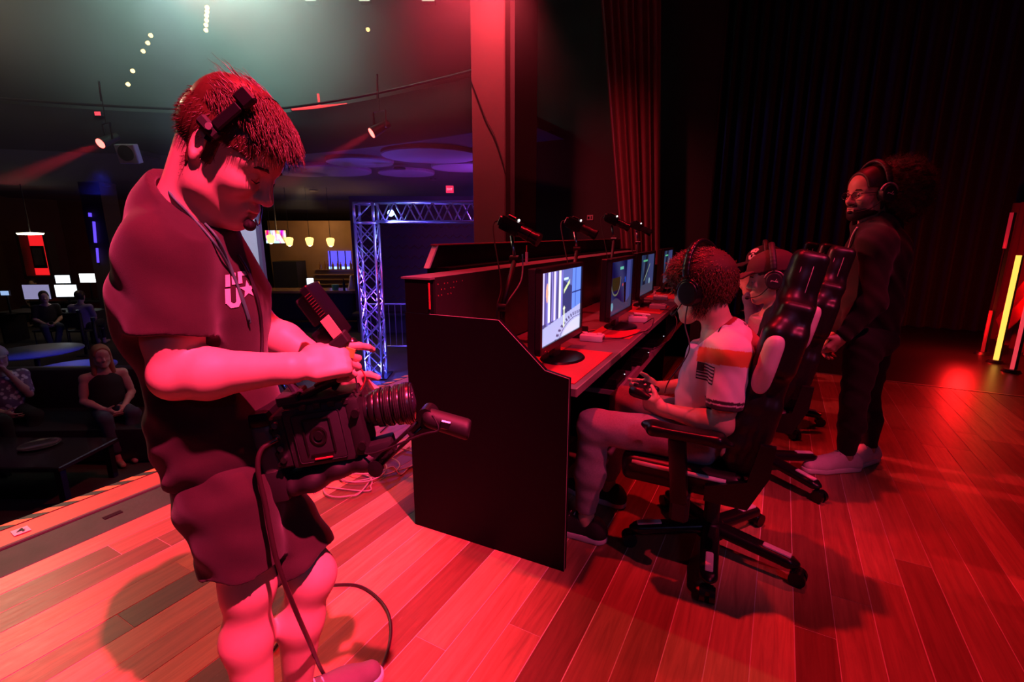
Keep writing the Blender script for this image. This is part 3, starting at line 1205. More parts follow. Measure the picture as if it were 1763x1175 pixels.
HT = 3.09
X_, Y_, Z_ = Vector((1, 0, 0)), Vector((0, 1, 0)), Vector((0, 0, 1))
truss_run((0, 0, 0.02), (0, 0, HT - S - 0.04), X_, Y_, 'x', True)
truss_run((S / 2 + 0.04, 0, HT - S / 2), (3.4, 0, HT - S / 2), Y_, Z_, 'w', False)
truss_run((3.4 + S / 2 + 0.04, 0, 0.02), (3.4 + S / 2 + 0.04, 0, HT - S - 0.04), X_, Y_, 'x', False)
for cx in (0, 3.4 + S / 2 + 0.04):
    m_ = MB()
    h = S / 2
    for sx in (-h, h):
        for sy in (-h, h):
            m_.cyl((cx + sx, sy, HT - S - 0.02), (cx + sx, sy, HT), 0.024, n=8)
    for z in (HT - S - 0.02, HT - 0.02):
        for sx in (-h, h):
            m_.cyl((cx + sx, -h, z), (cx + sx, h, z), 0.022, n=8)
        for sy in (-h, h):
            m_.cyl((cx - h, sy, z), (cx + h, sy, z), 0.022, n=8)
    m_.cyl((cx - h, -h, HT - S), (cx + h, -h, HT), 0.012, n=6)
    m_.build('corner_block', M_truss, truss, True)
    MB().box((cx, 0, 0.01), (0.5, 0.5, 0.02)).build('base_plate', M_metal, truss)
# lamp cluster in the corner of the arch
lq = truss.matrix_basis @ Vector((0.42, 0, HT - S * 0.55))
e = empty('truss_lamp', tuple(lq), YAW, 'small glaring pale blue lamp clamped in the truss corner', 'lamp')
MB().sph((0, 0, 0), 0.055, 14).build('bulb', mat('pale_blue_bulb', (0.5, 0.8, 1), 0.4, emit=(0.35, 0.7, 1.0), estr=9), e, True)
MB().cyl((0, 0, 0.04), (0, 0, 0.12), 0.02, n=8).build('socket', M_metal, e)
cx0 = truss.matrix_basis @ Vector((0.0, 0.0, 0.06))
for (lx, lz, col, pw) in ((0.0, 0.08, (0.07, 0.08, 1.0), 60), (0.0, 1.4, (0.2, 0.06, 1.0), 40)):
    q = truss.matrix_basis @ Vector((lx, 0.0, lz))
    point('truss_glow', tuple(q), pw, col, 0.05)
q = truss.matrix_basis @ Vector((0.42, -0.2, HT - 0.35))
point('truss_corner_glow', tuple(q), 30, (0.12, 0.10, 1.0), 0.05)
q = truss.matrix_basis @ Vector((2.2, 0.3, HT - 0.05))
point('truss_beam_glow', tuple(q), 45, (0.28, 0.07, 1.0), 0.05)
q = truss.matrix_basis @ Vector((2.4, 0.9, HT - 0.2))
point('truss_red_glow', tuple(q), 10, (1, 0.05, 0.1), 0.05)
q = truss.matrix_basis @ Vector((-0.7, -0.9, 1.6))
spot('truss_blue_front', tuple(q + Vector((-0.6, -1.2, 1.0))), tuple(truss.matrix_basis @ Vector((0, 0, 1.6))), 260, (0.10, 0.09, 1.0), 70, 0.6, 0.1)


# ------------------------------------------------------------------ zigzag wall panel behind the arch
M_zig = mat('brass_zigzag', (0.22, 0.11, 0.06), 0.45, 0.4, var=0.2)
wp = empty('zigzag_panel', tuple(hp(-1.6, 12.6, HZ)), YAW, 'dark wall panel with rows of zigzag trim behind the truss arch', 'panel')
MB().box((0, 0.1, 1.75), (5.0, 0.16, 3.5)).build('board', mat('oxblood_panel', (0.06, 0.025, 0.028), 0.7, var=0.25, scale=2), wp)
zz = MB()
for r_ in range(9):
    z0 = 0.9 + r_ * 0.26
    pts = []
    for i in range(49):
        pts.append((-2.4 + i * 0.1, 0.0, z0 + (0.09 if i % 2 else 0.0)))
    for p, q_ in zip(pts, pts[1:]):
        zz.cyl(p, q_, 0.008, n=4, caps=False)
zo = zz.build('zigzag_trim', M_zig, wp)
zo['kind'] = 'stuff'
MB().box((0, -0.1, 0.55), (5.0, 0.5, 0.06)).build('ledge', M_hwall, wp)
spot('zigzag_wash', tuple(hp(-1.6, 10.6, 2.3)), tuple(hp(-1.3, 12.6, 0.6)), 22, (0.8, 0.12, 0.25), 80, 0.8, 0.1)
# exit sign over the arch
q = at(774, 326, 10.0)
e = empty('exit_sign', tuple(q), YAW, 'small glowing red exit sign above the truss arch', 'sign')
MB().box((0, 0.03, 0), (0.15, 0.04, 0.14), bevel=0.005).build('case', mat('exit_case', (0.3, 0.02, 0.04), 0.5, emit=(1, 0.03, 0.08), estr=0.9), e)
text('lettering', 'EXIT', 0.055, mat('exit_letters', (1, 0.3, 0.3), 0.5, emit=(1, 0.25, 0.3), estr=2), e, (0, 0.006, 0), (math.pi / 2, 0, 0))
MB().cyl((0, 0.04, 0.07), (0, 0.04, 2.55 - q.z), 0.01, n=6).build('stem', M_metal, e)

# ------------------------------------------------------------------ the bar
bar = empty('bar_counter', tuple(hp(-5.4, 13.2, HZ)), YAW, 'long dark bar counter with a polished wooden top', 'counter')
MB().box((0, 0.3, 0.5), (4.2, 0.5, 1.0)).build('body', M_wallblack, bar)
MB().box((0, 0.2, 1.04), (4.4, 0.8, 0.07), bevel=0.01).build('worktop', mat('polished_bar_top', (0.25, 0.13, 0.06), 0.22, var=0.3, scale=4), bar)
MB().cyl((-2.1, -0.22, 0.25), (2.1, -0.22, 0.25), 0.025, n=10).build('foot_rail', mat('brass', (0.6, 0.35, 0.12), 0.3, 1.0), bar)
bb = empty('back_bar', tuple(hp(-5.8, 16.0, HZ)), YAW, 'amber lit back bar shelving with a blue window', 'shelf')
M_amber = mat('amber_wall', (0.35, 0.2, 0.08), 0.6, var=0.3, scale=2)
MB().box((0, 0.3, 1.5), (4.4, 0.1, 3.0)).build('back_panel', M_amber, bb)
for k in range(4):
    MB().box((0.1, 0.12, 0.95 + 0.16 * k), (1.7, 0.3, 0.03)).build('shelf_board', M_amber, bb)
MB().box((0.1, 0.22, 1.72), (0.74, 0.05, 0.62)).build('blue_window', mat('blue_window_glow', (0.05, 0.05, 0.3), 0.3, emit=(0.1, 0.08, 1.0), estr=1.3), bb)
MB().box((0.1, 0.19, 1.47), (0.74, 0.03, 0.09)).build('window_sill_light', mat('cyan_sill_glow', (0.2, 0.5, 1), 0.3, emit=(0.25, 0.5, 1.0), estr=3.0), bb)
for k in range(3):
    MB().box((-0.2 + 0.25 * k, 0.17, 1.72), (0.025, 0.03, 0.62)).build('mullion', M_wallblack, bb)
for xx, zz_, h_ in ((0.85, 1.9, 0.5), (0.95, 1.25, 0.55)):
    MB().box((xx, 0.1, zz_), (0.13, 0.1, h_)).build('red_upright', mat('red_upright_glow', (0.5, 0.02, 0.02), 0.4, emit=(1, 0.02, 0.01), estr=0.7), bb)
MB().box((1.75, 0.1, 1.3), (0.09, 0.1, 0.6)).build('blue_upright', mat('blue_upright_glow', (0.05, 0.05, 0.6), 0.4, emit=(0.12, 0.1, 1), estr=1.0), bb)
MB().box((1.3, 0.0, 2.45), (0.9, 0.06, 0.05)).build('blue_strip', MATS['blue_upright_glow'], bb)
MB().box((-1.35, -0.3, 0.95), (0.75, 0.7, 1.55)).build('dark_cabinet', M_wallblack, bb)
# bottles on the back bar shelves
bprof = [(0.0001, 0), (0.036, 0), (0.038, 0.02), (0.038, 0.17), (0.015, 0.22), (0.014, 0.28), (0.0001, 0.28)]
b_me = MB().lathe(bprof, 10).mesh('bottle')
b_me.materials.append(mat('amber_glass', (0.3, 0.14, 0.05), 0.15))
for k in range(9):
    o = bpy.data.objects.new('bar_bottle', b_me)
    COL.objects.link(o)
    o.location = hp(-6.3 + 0.14 * k + 0.03 * math.sin(k * 2.1), 16.02, HZ + 0.965 + 0.16 * (3 if k % 3 else 3))
    o.scale = (1, 1, 0.85 + 0.2 * ((k * 7) % 5) / 5)
    tag(o, 'small dark bottle on the top back bar shelf under the blue window', 'bottle', 'bottles on the back bar shelf')
q = hp(-5.62, 13.5, HZ + 1.08)
o = tag(MB().box((0, 0, 0.14), (0.16, 0.1, 0.3), bevel=0.01).build('menu_display', mat('white_blue_display', (0.5, 0.7, 1), 0.4, emit=(0.7, 0.85, 1.0), estr=1.6)), 'small bright white display standing on the bar', 'display')
o.location = q
o.rotation_euler = (0, 0, YAW)
o = MB().box((0, 0, 0.1), (0.14, 0.1, 0.2), bevel=0.01).build('orange_box', mat('orange_carton_glow', (0.7, 0.25, 0.05), 0.5, emit=(1, 0.3, 0.05), estr=0.4))  # carton given a weak glow of its own, though no lamp
o.location = hp(-5.44, 13.5, HZ + 1.075)
tag(o, 'orange carton beside the white display on the bar', 'box')
o = MB().lathe([(0.0001, 0), (0.08, 0), (0.1, 0.14), (0.0001, 0.14)], 16).build('green_tub', mat('green_plastic', (0.03, 0.3, 0.12), 0.5), None, 'auto')
o.location = hp(-4.86, 13.3, HZ + 1.075)
tag(o, 'green plastic tub standing on the bar', 'tub')
o = MB().lathe([(0.0001, 0), (0.035, 0), (0.035, 0.2), (0.012, 0.27), (0.012, 0.32), (0.0001, 0.32)], 12).build('dark_bottle', M_blackgloss, None, 'auto')
o.location = hp(-4.55, 13.1, HZ + 1.075)
tag(o, 'tall dark bottle on the bar near the truss', 'bottle')
o = MB().sph((0, 0, 0), 0.03, 10).build('bar_lamp_bulb', mat('white_bulb', (1, 1, 1), 0.4, emit=(1, 1, 1), estr=8), None, True)
o.location = hp(-5.55, 12.95, HZ + 1.11)
tag(o, 'tiny glaring white bulb on the front edge of the bar', 'light')
# draped white napkin stand
nb = Blob(0.02)
c = hp(-4.45, 13.45, HZ + 1.07)
for k in range(5):
    a = -0.6 + 0.3 * k
    nb.cap(c + Vector((0, 0, 0.34)), c + _R * (0.16 * math.sin(a)) + Vector((0, 0, 0.0)), 0.03, 0.035, 0.03)
tag(nb.build('folded_napkin', M_white), 'white cloth napkin folded into a peak on the bar', 'napkin')
# television and pendant lamps
q = at(475, 408, 15.0)
e = empty('television', tuple(q), YAW, 'television with a pink and white picture hung over the bar', 'television')
MB().box((0, 0.04, 0), (0.66, 0.06, 0.42), bevel=0.01).build('case', M_blackgloss, e)
G = 24
vx, vz = np.meshgrid(np.linspace(-0.31, 0.31, 40), np.linspace(-0.19, 0.19, G), indexing='ij')
P = np.stack([vx.ravel(), np.full(vx.size, 0.002), vz.ravel()], 1)
Q = np.array([(i * G + j, (i + 1) * G + j, (i + 1) * G + j + 1, i * G + j + 1) for i in range(39) for j in range(G - 1)])
me = quad_mesh('tv', P, Q)
u, v = P[:, 0] / 0.31, P[:, 2] / 0.19
cc = np.stack([0.75 + 0.25 * np.sin(7 * u + 2 * v), 0.3 + 0.35 * np.sin(9 * u - v) * (v > -0.5), 0.4 + 0.3 * np.cos(6 * u + 3 * v)], 1)
cc[(np.abs(u + 0.15) < 0.12) | ((np.abs(u - 0.35 + 0.3 * v) < 0.16) & (v < 0.4))] = (1, 0.95, 0.95)
cc[(v < -0.6) & (u < 0.3)] = (0.5, 0.8, 1.0)
color_verts(me, np.clip(cc, 0, 1))
link('screen', me, attr_mat('tv_picture', 0.3, emit=1.5), e)
MB().cyl((0, 0.06, 0.2), (0, 0.06, 2.58 - q.z), 0.02, n=8).build('ceiling_pole', M_metal, e)
for k, (px, py) in enumerate(((466, 412), (498, 416), (533, 416), (569, 417))):
    q = at(px, py, 13.4)
    e = empty('pendant_lamp', (q.x, q.y, q.z), 0, ('glowing amber glass pendant lamp over the bar, leftmost of four', 'glowing amber glass pendant lamp over the bar, second from the left', 'glowing amber glass pendant lamp before the blue window', 'glowing amber glass pendant lamp nearest the truss')[k], 'lamp', 'pendant lamps over the bar')
    MB().lathe([(0.05, -0.11), (0.07, -0.1), (0.11, 0.06), (0.09, 0.1), (0.03, 0.115), (0.0001, 0.115)], 16).build('shade', mat('amber_shade', (1, 0.6, 0.2), 0.4, emit=(1.0, 0.5, 0.12), estr=3.2), e, True)
    MB().sph((0, 0, -0.07), 0.06, 12).build('bulb', mat('warm_white_bulb', (1, 0.9, 0.7), 0.4, emit=(1.0, 0.85, 0.55), estr=14), e, True)
    MB().cyl((0, 0, 0.11), (0, 0, 2.58 - q.z), 0.007, n=6).build('cord', M_rubber, e)
    point('pendant_light', (q.x, q.y, q.z - 0.16), 3, (1, 0.6, 0.25), 0.06)
point('bar_amber_glow', tuple(hp(-6.2, 15.2, 1.6)), 22, (1.0, 0.55, 0.2), 0.2)
point('bar_amber_glow', tuple(hp(-4.6, 15.0, 1.7)), 12, (1.0, 0.45, 0.2), 0.2)
spot('bar_floor_pool', tuple(hp(-4.6, 11.2, 2.45)), tuple(hp(-4.6, 10.0, HZ)), 55, (1, 0.72, 0.4), 95, 0.8, 0.05)

# ------------------------------------------------------------------ free-standing projection screen behind the operator
q0 = at(430, 500, 6.2)
scr = empty('projection_screen', (q0.x, q0.y, HZ), YAW + math.radians(-14), 'large grey projection screen on a dark frame standing in the house', 'screen')
MB().box((-0.35, 0, 1.72), (1.15, 0.02, 2.2)).build('screen_cloth', mat('pale_grey_cloth', (0.5, 0.5, 0.56), 0.6, var=0.05), scr)
m_ = MB()
for sx in (-0.94, 0.24):
    m_.box((sx, 0, 1.43), (0.05, 0.05, 2.86))
for sz in (0.6, 2.84):
    m_.box((-0.35, 0, sz), (1.2, 0.05, 0.05))
m_.build('frame', mat('purple_grey_frame', (0.1, 0.08, 0.14), 0.5), scr)
for sx in (-0.94, 0.24):
    for sy in (-0.45, 0.45):
        MB().cyl((sx, 0, 0.75), (sx, sy, 0.02), 0.018, n=8).build('leg', M_metal, scr)
spot('screen_wash', tuple(q0 + Vector((2.3, -2.0, 3.2))), (q0.x, q0.y, 0.9), 1000, (0.72, 0.75, 1.0), 22, 0.6, 0.1)

# ------------------------------------------------------------------ crowd barrier by the arch
q = atz(676, 612, HZ)
e = empty('crowd_barrier', (q.x, q.y, HZ), YAW + 0.05, 'steel crowd barrier lit blue beside the truss arch', 'barrier')
M_bar = mat('galvanised_barrier', (0.4, 0.4, 0.44), 0.35, 0.8)
m_ = MB()
m_.tube([(-0.55, 0, 0.05), (-0.55, 0, 1.08), (-0.5, 0, 1.12), (0.95, 0, 1.12), (1.0, 0, 1.08), (1.0, 0, 0.05)], 0.02, 8)
m_.cyl((-0.55, 0, 0.2), (1.0, 0, 0.2), 0.02, n=8)
m_.build('frame', M_bar, e, True)
for k in range(11):
    MB().cyl((-0.42 + k * 0.13, 0, 0.2), (-0.42 + k * 0.13, 0, 1.12), 0.007, n=6).build('bar', M_bar, e)
for sx in (-0.45, 0.9):
    MB().box((sx, 0, 0.02), (0.05, 0.6, 0.03)).build('foot', M_bar, e)
q = at(690, 620, 6.1)
e = empty('low_bench', (q.x, q.y, HZ), YAW, 'low blue lit bench beside the truss foot', 'bench')
MB().box((0, 0, 0.42), (1.1, 0.4, 0.06), bevel=0.01).build('seat', mat('grey_bench_top', (0.3, 0.3, 0.34), 0.5), e)
for sx in (-0.45, 0.45):
    for sy in (-0.14, 0.14):
        MB().cyl((sx, sy, 0), (sx, sy, 0.4), 0.02, n=8).build('leg', M_metal, e)
q = hp(-1.9, 8.1, 0.5)
point('arch_blue_floor', tuple(truss.matrix_basis @ Vector((0.6, -0.5, 0.5))), 9, (0.15, 0.15, 1.0), 0.05)

# ------------------------------------------------------------------ red niche with a framed picture
e = empty('red_niche', tuple(at(68, 440, 15.5)), YAW, 'alcove glowing red around a dark framed picture', 'alcove')
m_ = MB()
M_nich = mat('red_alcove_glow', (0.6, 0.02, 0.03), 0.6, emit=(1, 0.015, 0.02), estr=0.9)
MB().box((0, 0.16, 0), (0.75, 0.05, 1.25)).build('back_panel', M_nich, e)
for sx in (-0.42, 0.42):
    MB().box((sx, -0.02, 0), (0.1, 0.3, 1.35)).build('side', M_hwall, e)
MB().box((0, -0.02, 0.68), (0.95, 0.3, 0.1)).build('head', M_hwall, e)
MB().box((0, -0.02, -0.68), (0.95, 0.3, 0.1)).build('base', M_hwall, e)
q = at(66, 443, 15.52)
e = empty('framed_picture', tuple(q), YAW, 'dark framed picture hanging in the red alcove', 'picture')
MB().box((0, 0.02, 0), (0.42, 0.04, 0.7), bevel=0.01).build('frame', M_blackgloss, e)
MB().box((0.0, -0.004, 0.02), (0.3, 0.008, 0.54)).build('print', mat('grey_print', (0.12, 0.12, 0.11), 0.3, var=0.8, scale=4), e)
# violet strip lights on the far left wall
for k, (px, py, w, h_) in enumerate(((155, 370, 0.05, 0.09), (163, 400, 0.04, 0.5), (168, 440, 0.03, 0.35))):
    o = MB().box((0, 0, 0), (w, 0.04, h_)).build('violet_strip', mat('violet_strip_glow', (0.1, 0.05, 0.6), 0.4, emit=(0.12, 0.06, 1.0), estr=(1.4)))
    o.location = at(px, py, 12.0)
    o.rotation_euler = (0, 0.1, YAW)
    tag(o, ('violet light fitting on the dark post, uppermost', 'long violet light strip down the dark post', 'lowest violet light strip on the dark post')[k], 'light', 'violet lights on the dark post')
q = at(178, 380, 12.3)
struct(MB().box((q.x, q.y, 0.7), (0.5, 0.5, 3.8), Euler((0, 0, YAW))).build('wall_post', M_hwall))

# ------------------------------------------------------------------ workstations: desks, monitors
desk_labels = ('dark workstation desk under the two front bright screens', 'dark workstation desk under the two rear bright screens')
for k, (px, py, dep, w) in enumerate(((90, 520, 11.6, 2.2), (130, 497, 13.6, 2.2))):
    q = at(px, py, dep)
    e = empty('workstation_desk', (q.x, q.y, HZ), YAW, desk_labels[k], 'desk', 'workstation desks')
    MB().box((0, 0, 0.74), (w, 0.7, 0.04)).build('top', M_black, e)
    for sx in (-w / 2 + 0.05, w / 2 - 0.05):
        MB().box((sx, 0, 0.36), (0.05, 0.6, 0.72)).build('side', M_black, e)
SCR = ((63, 503, 11.4, 0.56, (0.3, 0.28, 0.5), 'monitor with a dim violet picture, front left of the workstations'),
       (114, 501, 11.4, 0.46, (0.85, 0.95, 1.0), 'bright white monitor in front of the man in the grey shirt'),
       (108, 481, 13.4, 0.36, (0.75, 0.9, 1.0), 'small bright monitor on the rear desk by the red alcove'),
       (151, 479, 13.4, 0.4, (0.95, 1.0, 0.97), 'bright white monitor on the rear desk by the dark post'),
       (8, 505, 11.0, 0.16, (0.4, 0.6, 1.0), 'small blue lit monitor at the left picture edge'))
for px, py, dep, w, colr, lab in SCR:
    q = at(px, py, dep)
    base = HZ + 0.76
    e = empty('desk_monitor', (q.x, q.y, base), YAW + 0.12, lab, 'monitor', 'workstation monitors')
    h_ = w * 0.6
    zc = q.z - base
    MB().box((0, 0.02, zc), (w + 0.03, 0.03, h_ + 0.03)).build('case', M_blackgloss, e)
    MB().box((0, 0.0, zc), (w, 0.012, h_)).build('screen', mat('screen_%d' % px, colr, 0.3, emit=colr, estr=2.2 if colr[0] > 0.6 else 0.8, var=0.6, scale=6), e)
    MB().cyl((0, 0.04, 0.01), (0, 0.04, zc), 0.02, n=8).build('stand', M_blackgloss, e)
    MB().box((0, 0.03, 0.005), (0.22, 0.16, 0.01)).build('foot', M_blackgloss, e)
spot('workstation_glow', tuple(at(120, 380, 11.0)), tuple(at(120, 560, 11.5)), 16, (1, 0.7, 0.5), 100, 0.8, 0.2)
# stanchions
for k, (px, py, topy) in enumerate(((149, 612, 556), (175, 632, 558))):
    q = atz(px, py, HZ)
    e = empty('stanchion', tuple(q), 0, ('black queue post behind the seated woman', 'slimmer black queue post just right of the other')[k], 'post', 'queue posts')
    MB().lathe([(0.0001, 0), (0.17, 0), (0.16, 0.02), (0.03, 0.03), (0.0001, 0.03)], 20).build('base', M_black, e, 'auto')
    MB().cyl((0, 0, 0.03), (0, 0, 0.95), 0.028, n=12).build('pole', M_black, e, True)
    MB().cyl((0, 0, 0.92), (0, 0, 0.99), 0.035, n=12).build('head', M_blackgloss, e, 'auto')
# round tables lit blue
M_ttop = mat('dark_laminate', (0.16, 0.16, 0.2), 0.4, var=0.15)
for k, (px, py, dep, r_) in enumerate(((60, 604, 7.7, 0.62), (128, 632, 6.6, 0.48))):
    q = at(px, py, dep)
    e = empty('round_table', (q.x, q.y, HZ), 0, ('round table with a blue lit top, farther of the pair', 'round table with a blue lit top beside the seated woman')[k], 'table', 'round lounge tables')
    zt = q.z - HZ
    MB().lathe([(0.0001, zt - 0.03), (r_ * 0.97, zt - 0.03), (r_, zt - 0.02), (r_, zt - 0.004), (r_ * 0.98, zt), (0.0001, zt)], 32).build('top', M_ttop, e, 'auto')
    MB().cyl((0, 0, 0.02), (0, 0, zt - 0.03), 0.04, n=12).build('column', M_black, e, True)
    MB().lathe([(0.0001, 0), (0.3, 0), (0.28, 0.02), (0.05, 0.035), (0.0001, 0.035)], 20).build('base', M_black, e, 'auto')
q = at(105, 615, 7.0)
spot('table_blue_wash', (q.x + 0.9, q.y + 0.6, 2.3), tuple(q), 420, (0.03, 0.04, 1.0), 42, 0.6, 0.1)
# low lounge table with tray, and the sofa the two spectators sit on
q = at(50, 800, 4.5)
e = empty('lounge_table', (q.x, q.y, HZ), YAW, 'low dark lounge table in front of the spectators', 'table')
MB().box((0, 0, 0.40), (1.3, 0.7, 0.05), bevel=0.01).build('top', mat('dark_gloss_top', (0.03, 0.025, 0.03), 0.2), e)
for sx in (-0.58, 0.58):
    for sy in (-0.28, 0.28):
        MB().box((sx, sy, 0.19), (0.06, 0.06, 0.38)).build('leg', M_black, e)
o = MB().lathe([(0.0001, 0.0), (0.13, 0.0), (0.17, 0.02), (0.175, 0.025), (0.165, 0.022), (0.125, 0.006), (0.0001, 0.006)], 28).build('serving_dish', mat('shiny_dish', (0.6, 0.5, 0.5), 0.15, 0.9), None, True)
qq = atz(44, 768, HZ + 0.43)
o.location = (q.x - 0.04, q.y + 0.12, HZ + 0.426)
tag(o, 'shiny round serving dish on the low lounge table', 'dish')
q = at(60, 740, 5.25)
sofa = empty('lounge_sofa', (q.x, q.y, HZ), YAW + 0.05, 'long dark leather lounge sofa under the spectators', 'sofa')
M_leather = mat('dark_plum_leather', (0.03, 0.02, 0.03), 0.4, var=0.2, scale=14, bump=0.2)
MB().box((0.1, 0.2, 0.22), (2.6, 0.85, 0.4), bevel=0.04, seg=2).build('seat', M_leather, sofa, 'auto')
MB().box((0.1, 0.62, 0.55), (2.6, 0.22, 0.75), bevel=0.06, seg=2).build('backrest', M_leather, sofa, 'auto')
for sx in (-1.3, 1.5):
    MB().box((sx, 0.2, 0.35), (0.2, 0.85, 0.6), bevel=0.05, seg=2).build('armrest', M_leather, sofa, 'auto')
spot('spectator_violet', (-4.4, 0.4, 2.9), tuple(at(100, 690, 5.0)), 14, (0.45, 0.25, 1.0), 50, 0.8, 0.1)
spot('spectator_red', (-2.6, 1.8, 3.4), tuple(at(80, 680, 5.0)), 10, (1.0, 0.15, 0.2), 45, 0.8, 0.1)
# ceiling wash
spot('ceiling_violet_wash', tuple(hp(-1.6, 9.0, 0.4)), tuple(hp(-1.9, 10.5, 2.55)), 60, (0.28, 0.08, 1.0), 100, 0.8, 0.1)
spot('bar_ceiling_wash', tuple(hp(-5.5, 10.5, -0.6)), tuple(hp(-6.5, 13, 2.55)), 10, (1.0, 0.5, 0.3), 110, 0.9, 0.1)
spot('left_wall_amber', tuple(at(90, 350, 12.5)), tuple(at(40, 420, 17.0)), 30, (1.0, 0.5, 0.12), 80, 0.8, 0.1)


# ================================================================== the gaming desk
DROT = math.atan2(0.042, 0.999)
desk = empty('gaming_desk', (-1.40, 1.588, 0.0), DROT, 'long black competition desk with angled end panel and open shelf', 'desk')
DL = 4.05          # length along local y
M_desk = mat('black_desk_laminate', (0.005, 0.0045, 0.006), 0.5, var=0.15, scale=5, bump=0.03, spec=0.08)
M_edge = mat('rim_lit_edge_band', (0.3, 0.22, 0.22), 0.5)  # paler than the panel, imitating light caught on the desk edges
M_top = mat('grey_desk_top', (0.16, 0.12, 0.125), 0.5, var=0.12, scale=20)
prof = [(0.0, 0.0), (0.752, 0.0), (0.752, 0.822), (0.655, 0.842), (0.455, 1.022), (0.0, 1.022)]
MB().prism(prof, 'y', 0.0, 0.028).build('end_panel', M_desk, desk)
MB().prism(prof, 'y', DL - 0.028, DL).build('end_panel', M_desk, desk)
# thin banding along the sloping end panel, rim light put into its colour
eb = MB()
for (a, b) in (((0.002, 1.0225), (0.455, 1.0225)), ((0.455, 1.022), (0.655, 0.8425)), ((0.655, 0.8425), (0.752, 0.8225)), ((0.7525, 0.822), (0.7525, 0.002))):
    eb.cyl((a[0], 0.004, a[1]), (b[0], 0.004, b[1]), 0.0016, n=6)
eb.build('rim_lit_banding', M_edge, desk)
MB().box((0.39, DL / 2, 0.762), (0.76, DL - 0.06, 0.03)).build('worktop', M_top, desk)
MB().box((0.772, DL / 2, 0.762), (0.006, DL - 0.06, 0.032)).build('rim_lit_banding', M_edge, desk)
MB().box((0.06, DL / 2, 0.5), (0.03, DL - 0.06, 0.98)).build('back_board', M_desk, desk)
# cable box along the rear with a perforated front
MB().box((0.065, DL / 2, 1.095), (0.126, DL - 0.002, 0.145), bevel=0.003).build('cable_box', M_desk, desk)
MB().box((0.065, DL / 2, 1.172), (0.15, DL + 0.01, 0.008)).build('cable_box_lid', M_top, desk)
MB().box((0.135, DL / 2, 0.98), (0.012, DL - 0.06, 0.39)).build('front_grille', mat('perforated_black', (0.02, 0.015, 0.016), 0.35), desk)
dots = MB()
for i in range(9):
    for j in range(3):
        if (i * 2 + j * 5) % 3 == 2 or i * (j + 1) > 12:
            continue
        dots.cyl((0.141, 0.05 + 0.024 * i, 1.145 - 0.024 * j), (0.1425, 0.05 + 0.024 * i, 1.145 - 0.024 * j), 0.003, n=6)
d_ = dots.build('vent_holes', mat('vent_red', (0.25, 0.05, 0.05), 0.4), desk)
d_['kind'] = 'stuff'
MB().box((0.1325, -0.002, 1.1), (0.006, 0.004, 0.11)).build('edge_strip', mat('red_edge_strip', (0.55, 0.05, 0.05), 0.4), desk)
# lower shelf
MB().box((0.42, DL / 2 + 0.42, 0.50), (0.60, DL - 0.9, 0.025)).build('shelf', mat('shelf_grey', (0.14, 0.11, 0.12), 0.45), desk)
MB().box((0.726, DL / 2 + 0.42, 0.497), (0.02, DL - 0.9, 0.05)).build('shelf_edge', mat('shelf_edge_pale', (0.4, 0.25, 0.27), 0.5), desk)
for yy in (1.32, 2.63):
    MB().box((0.4, yy, 0.375), (0.6, 0.025, 0.74)).build('divider', M_desk, desk)
# second desk back to back, facing the house
desk2 = empty('rear_desk', (-1.56, 1.95, 0), DROT, 'second black desk standing back to back behind the competition desk', 'desk')
MB().prism([(0.0, 0.0), (0.13, 0.0), (0.13, 1.19), (0.0, 1.19)], 'y', 0.0, DL).build('back_cabinet', M_desk, desk2)
MB().prism([(-0.06, 1.19), (3.7, 1.19), (3.7, 1.30), (0.02, 1.30)], 'x', 0.03, 0.055).build('top_screen', M_desk, desk2)
MB().prism([(-0.068, 1.19), (-0.055, 1.19), (0.025, 1.30), (0.012, 1.30)], 'x', 0.028, 0.057).build('rim_lit_banding', mat('green_lit_edge', (0.5, 0.6, 0.52), 0.5), desk2)  # greenish edge light put into the strip's colour
MB().box((0.0425, 1.85, 1.302), (0.034, 3.7, 0.006)).build('cap_strip', mat('cap_red', (0.35, 0.06, 0.06), 0.4), desk2)
MB().prism([(-0.10, 0.0), (0.0, 0.0), (0.0, 0.96), (-0.02, 0.96), (-0.10, 0.86)], 'y', -0.03, 0.0).build('end_panel', M_desk, desk2)
MB().prism([(-0.10, 0.0), (0.0, 0.0), (0.0, 0.96), (-0.02, 0.96), (-0.10, 0.86)], 'y', DL, DL + 0.03).build('end_panel', M_desk, desk2)


def dpt(x, y, z):
    """world point from desk coordinates (x across towards the players, y along, z up)"""
    return desk.matrix_basis @ Vector((x, y, z))


desk.matrix_basis = Matrix.Translation((-1.40, 1.588, 0)) @ Matrix.Rotation(DROT, 4, 'Z')

# red mats on the worktop
M_mat = mat('red_desk_mat', (0.5, 0.03, 0.04), 0.75, var=0.1, scale=60, bump=0.1)
for k, (y0, y1, x0, x1) in enumerate(((0.09, 0.66, 0.44, 0.745), (1.02, 1.32, 0.5, 0.745), (2.0, 2.45, 0.44, 0.745), (2.95, 3.4, 0.44, 0.745))):
    p = dpt((x0 + x1) / 2, (y0 + y1) / 2, 0.777)
    o = MB().box((0, 0, 0.0015), (x1 - x0, y1 - y0, 0.003), bevel=0.001).build('desk_mat', M_mat)
    o.location = p
    o.rotation_euler = (0, 0, DROT)
    tag(o, ('red desk mat in front of the nearest monitor', 'red desk mat in front of the second monitor', 'red desk mat in front of the third monitor', 'red desk mat at the far monitor')[k], 'mat', 'red mats on the desk')

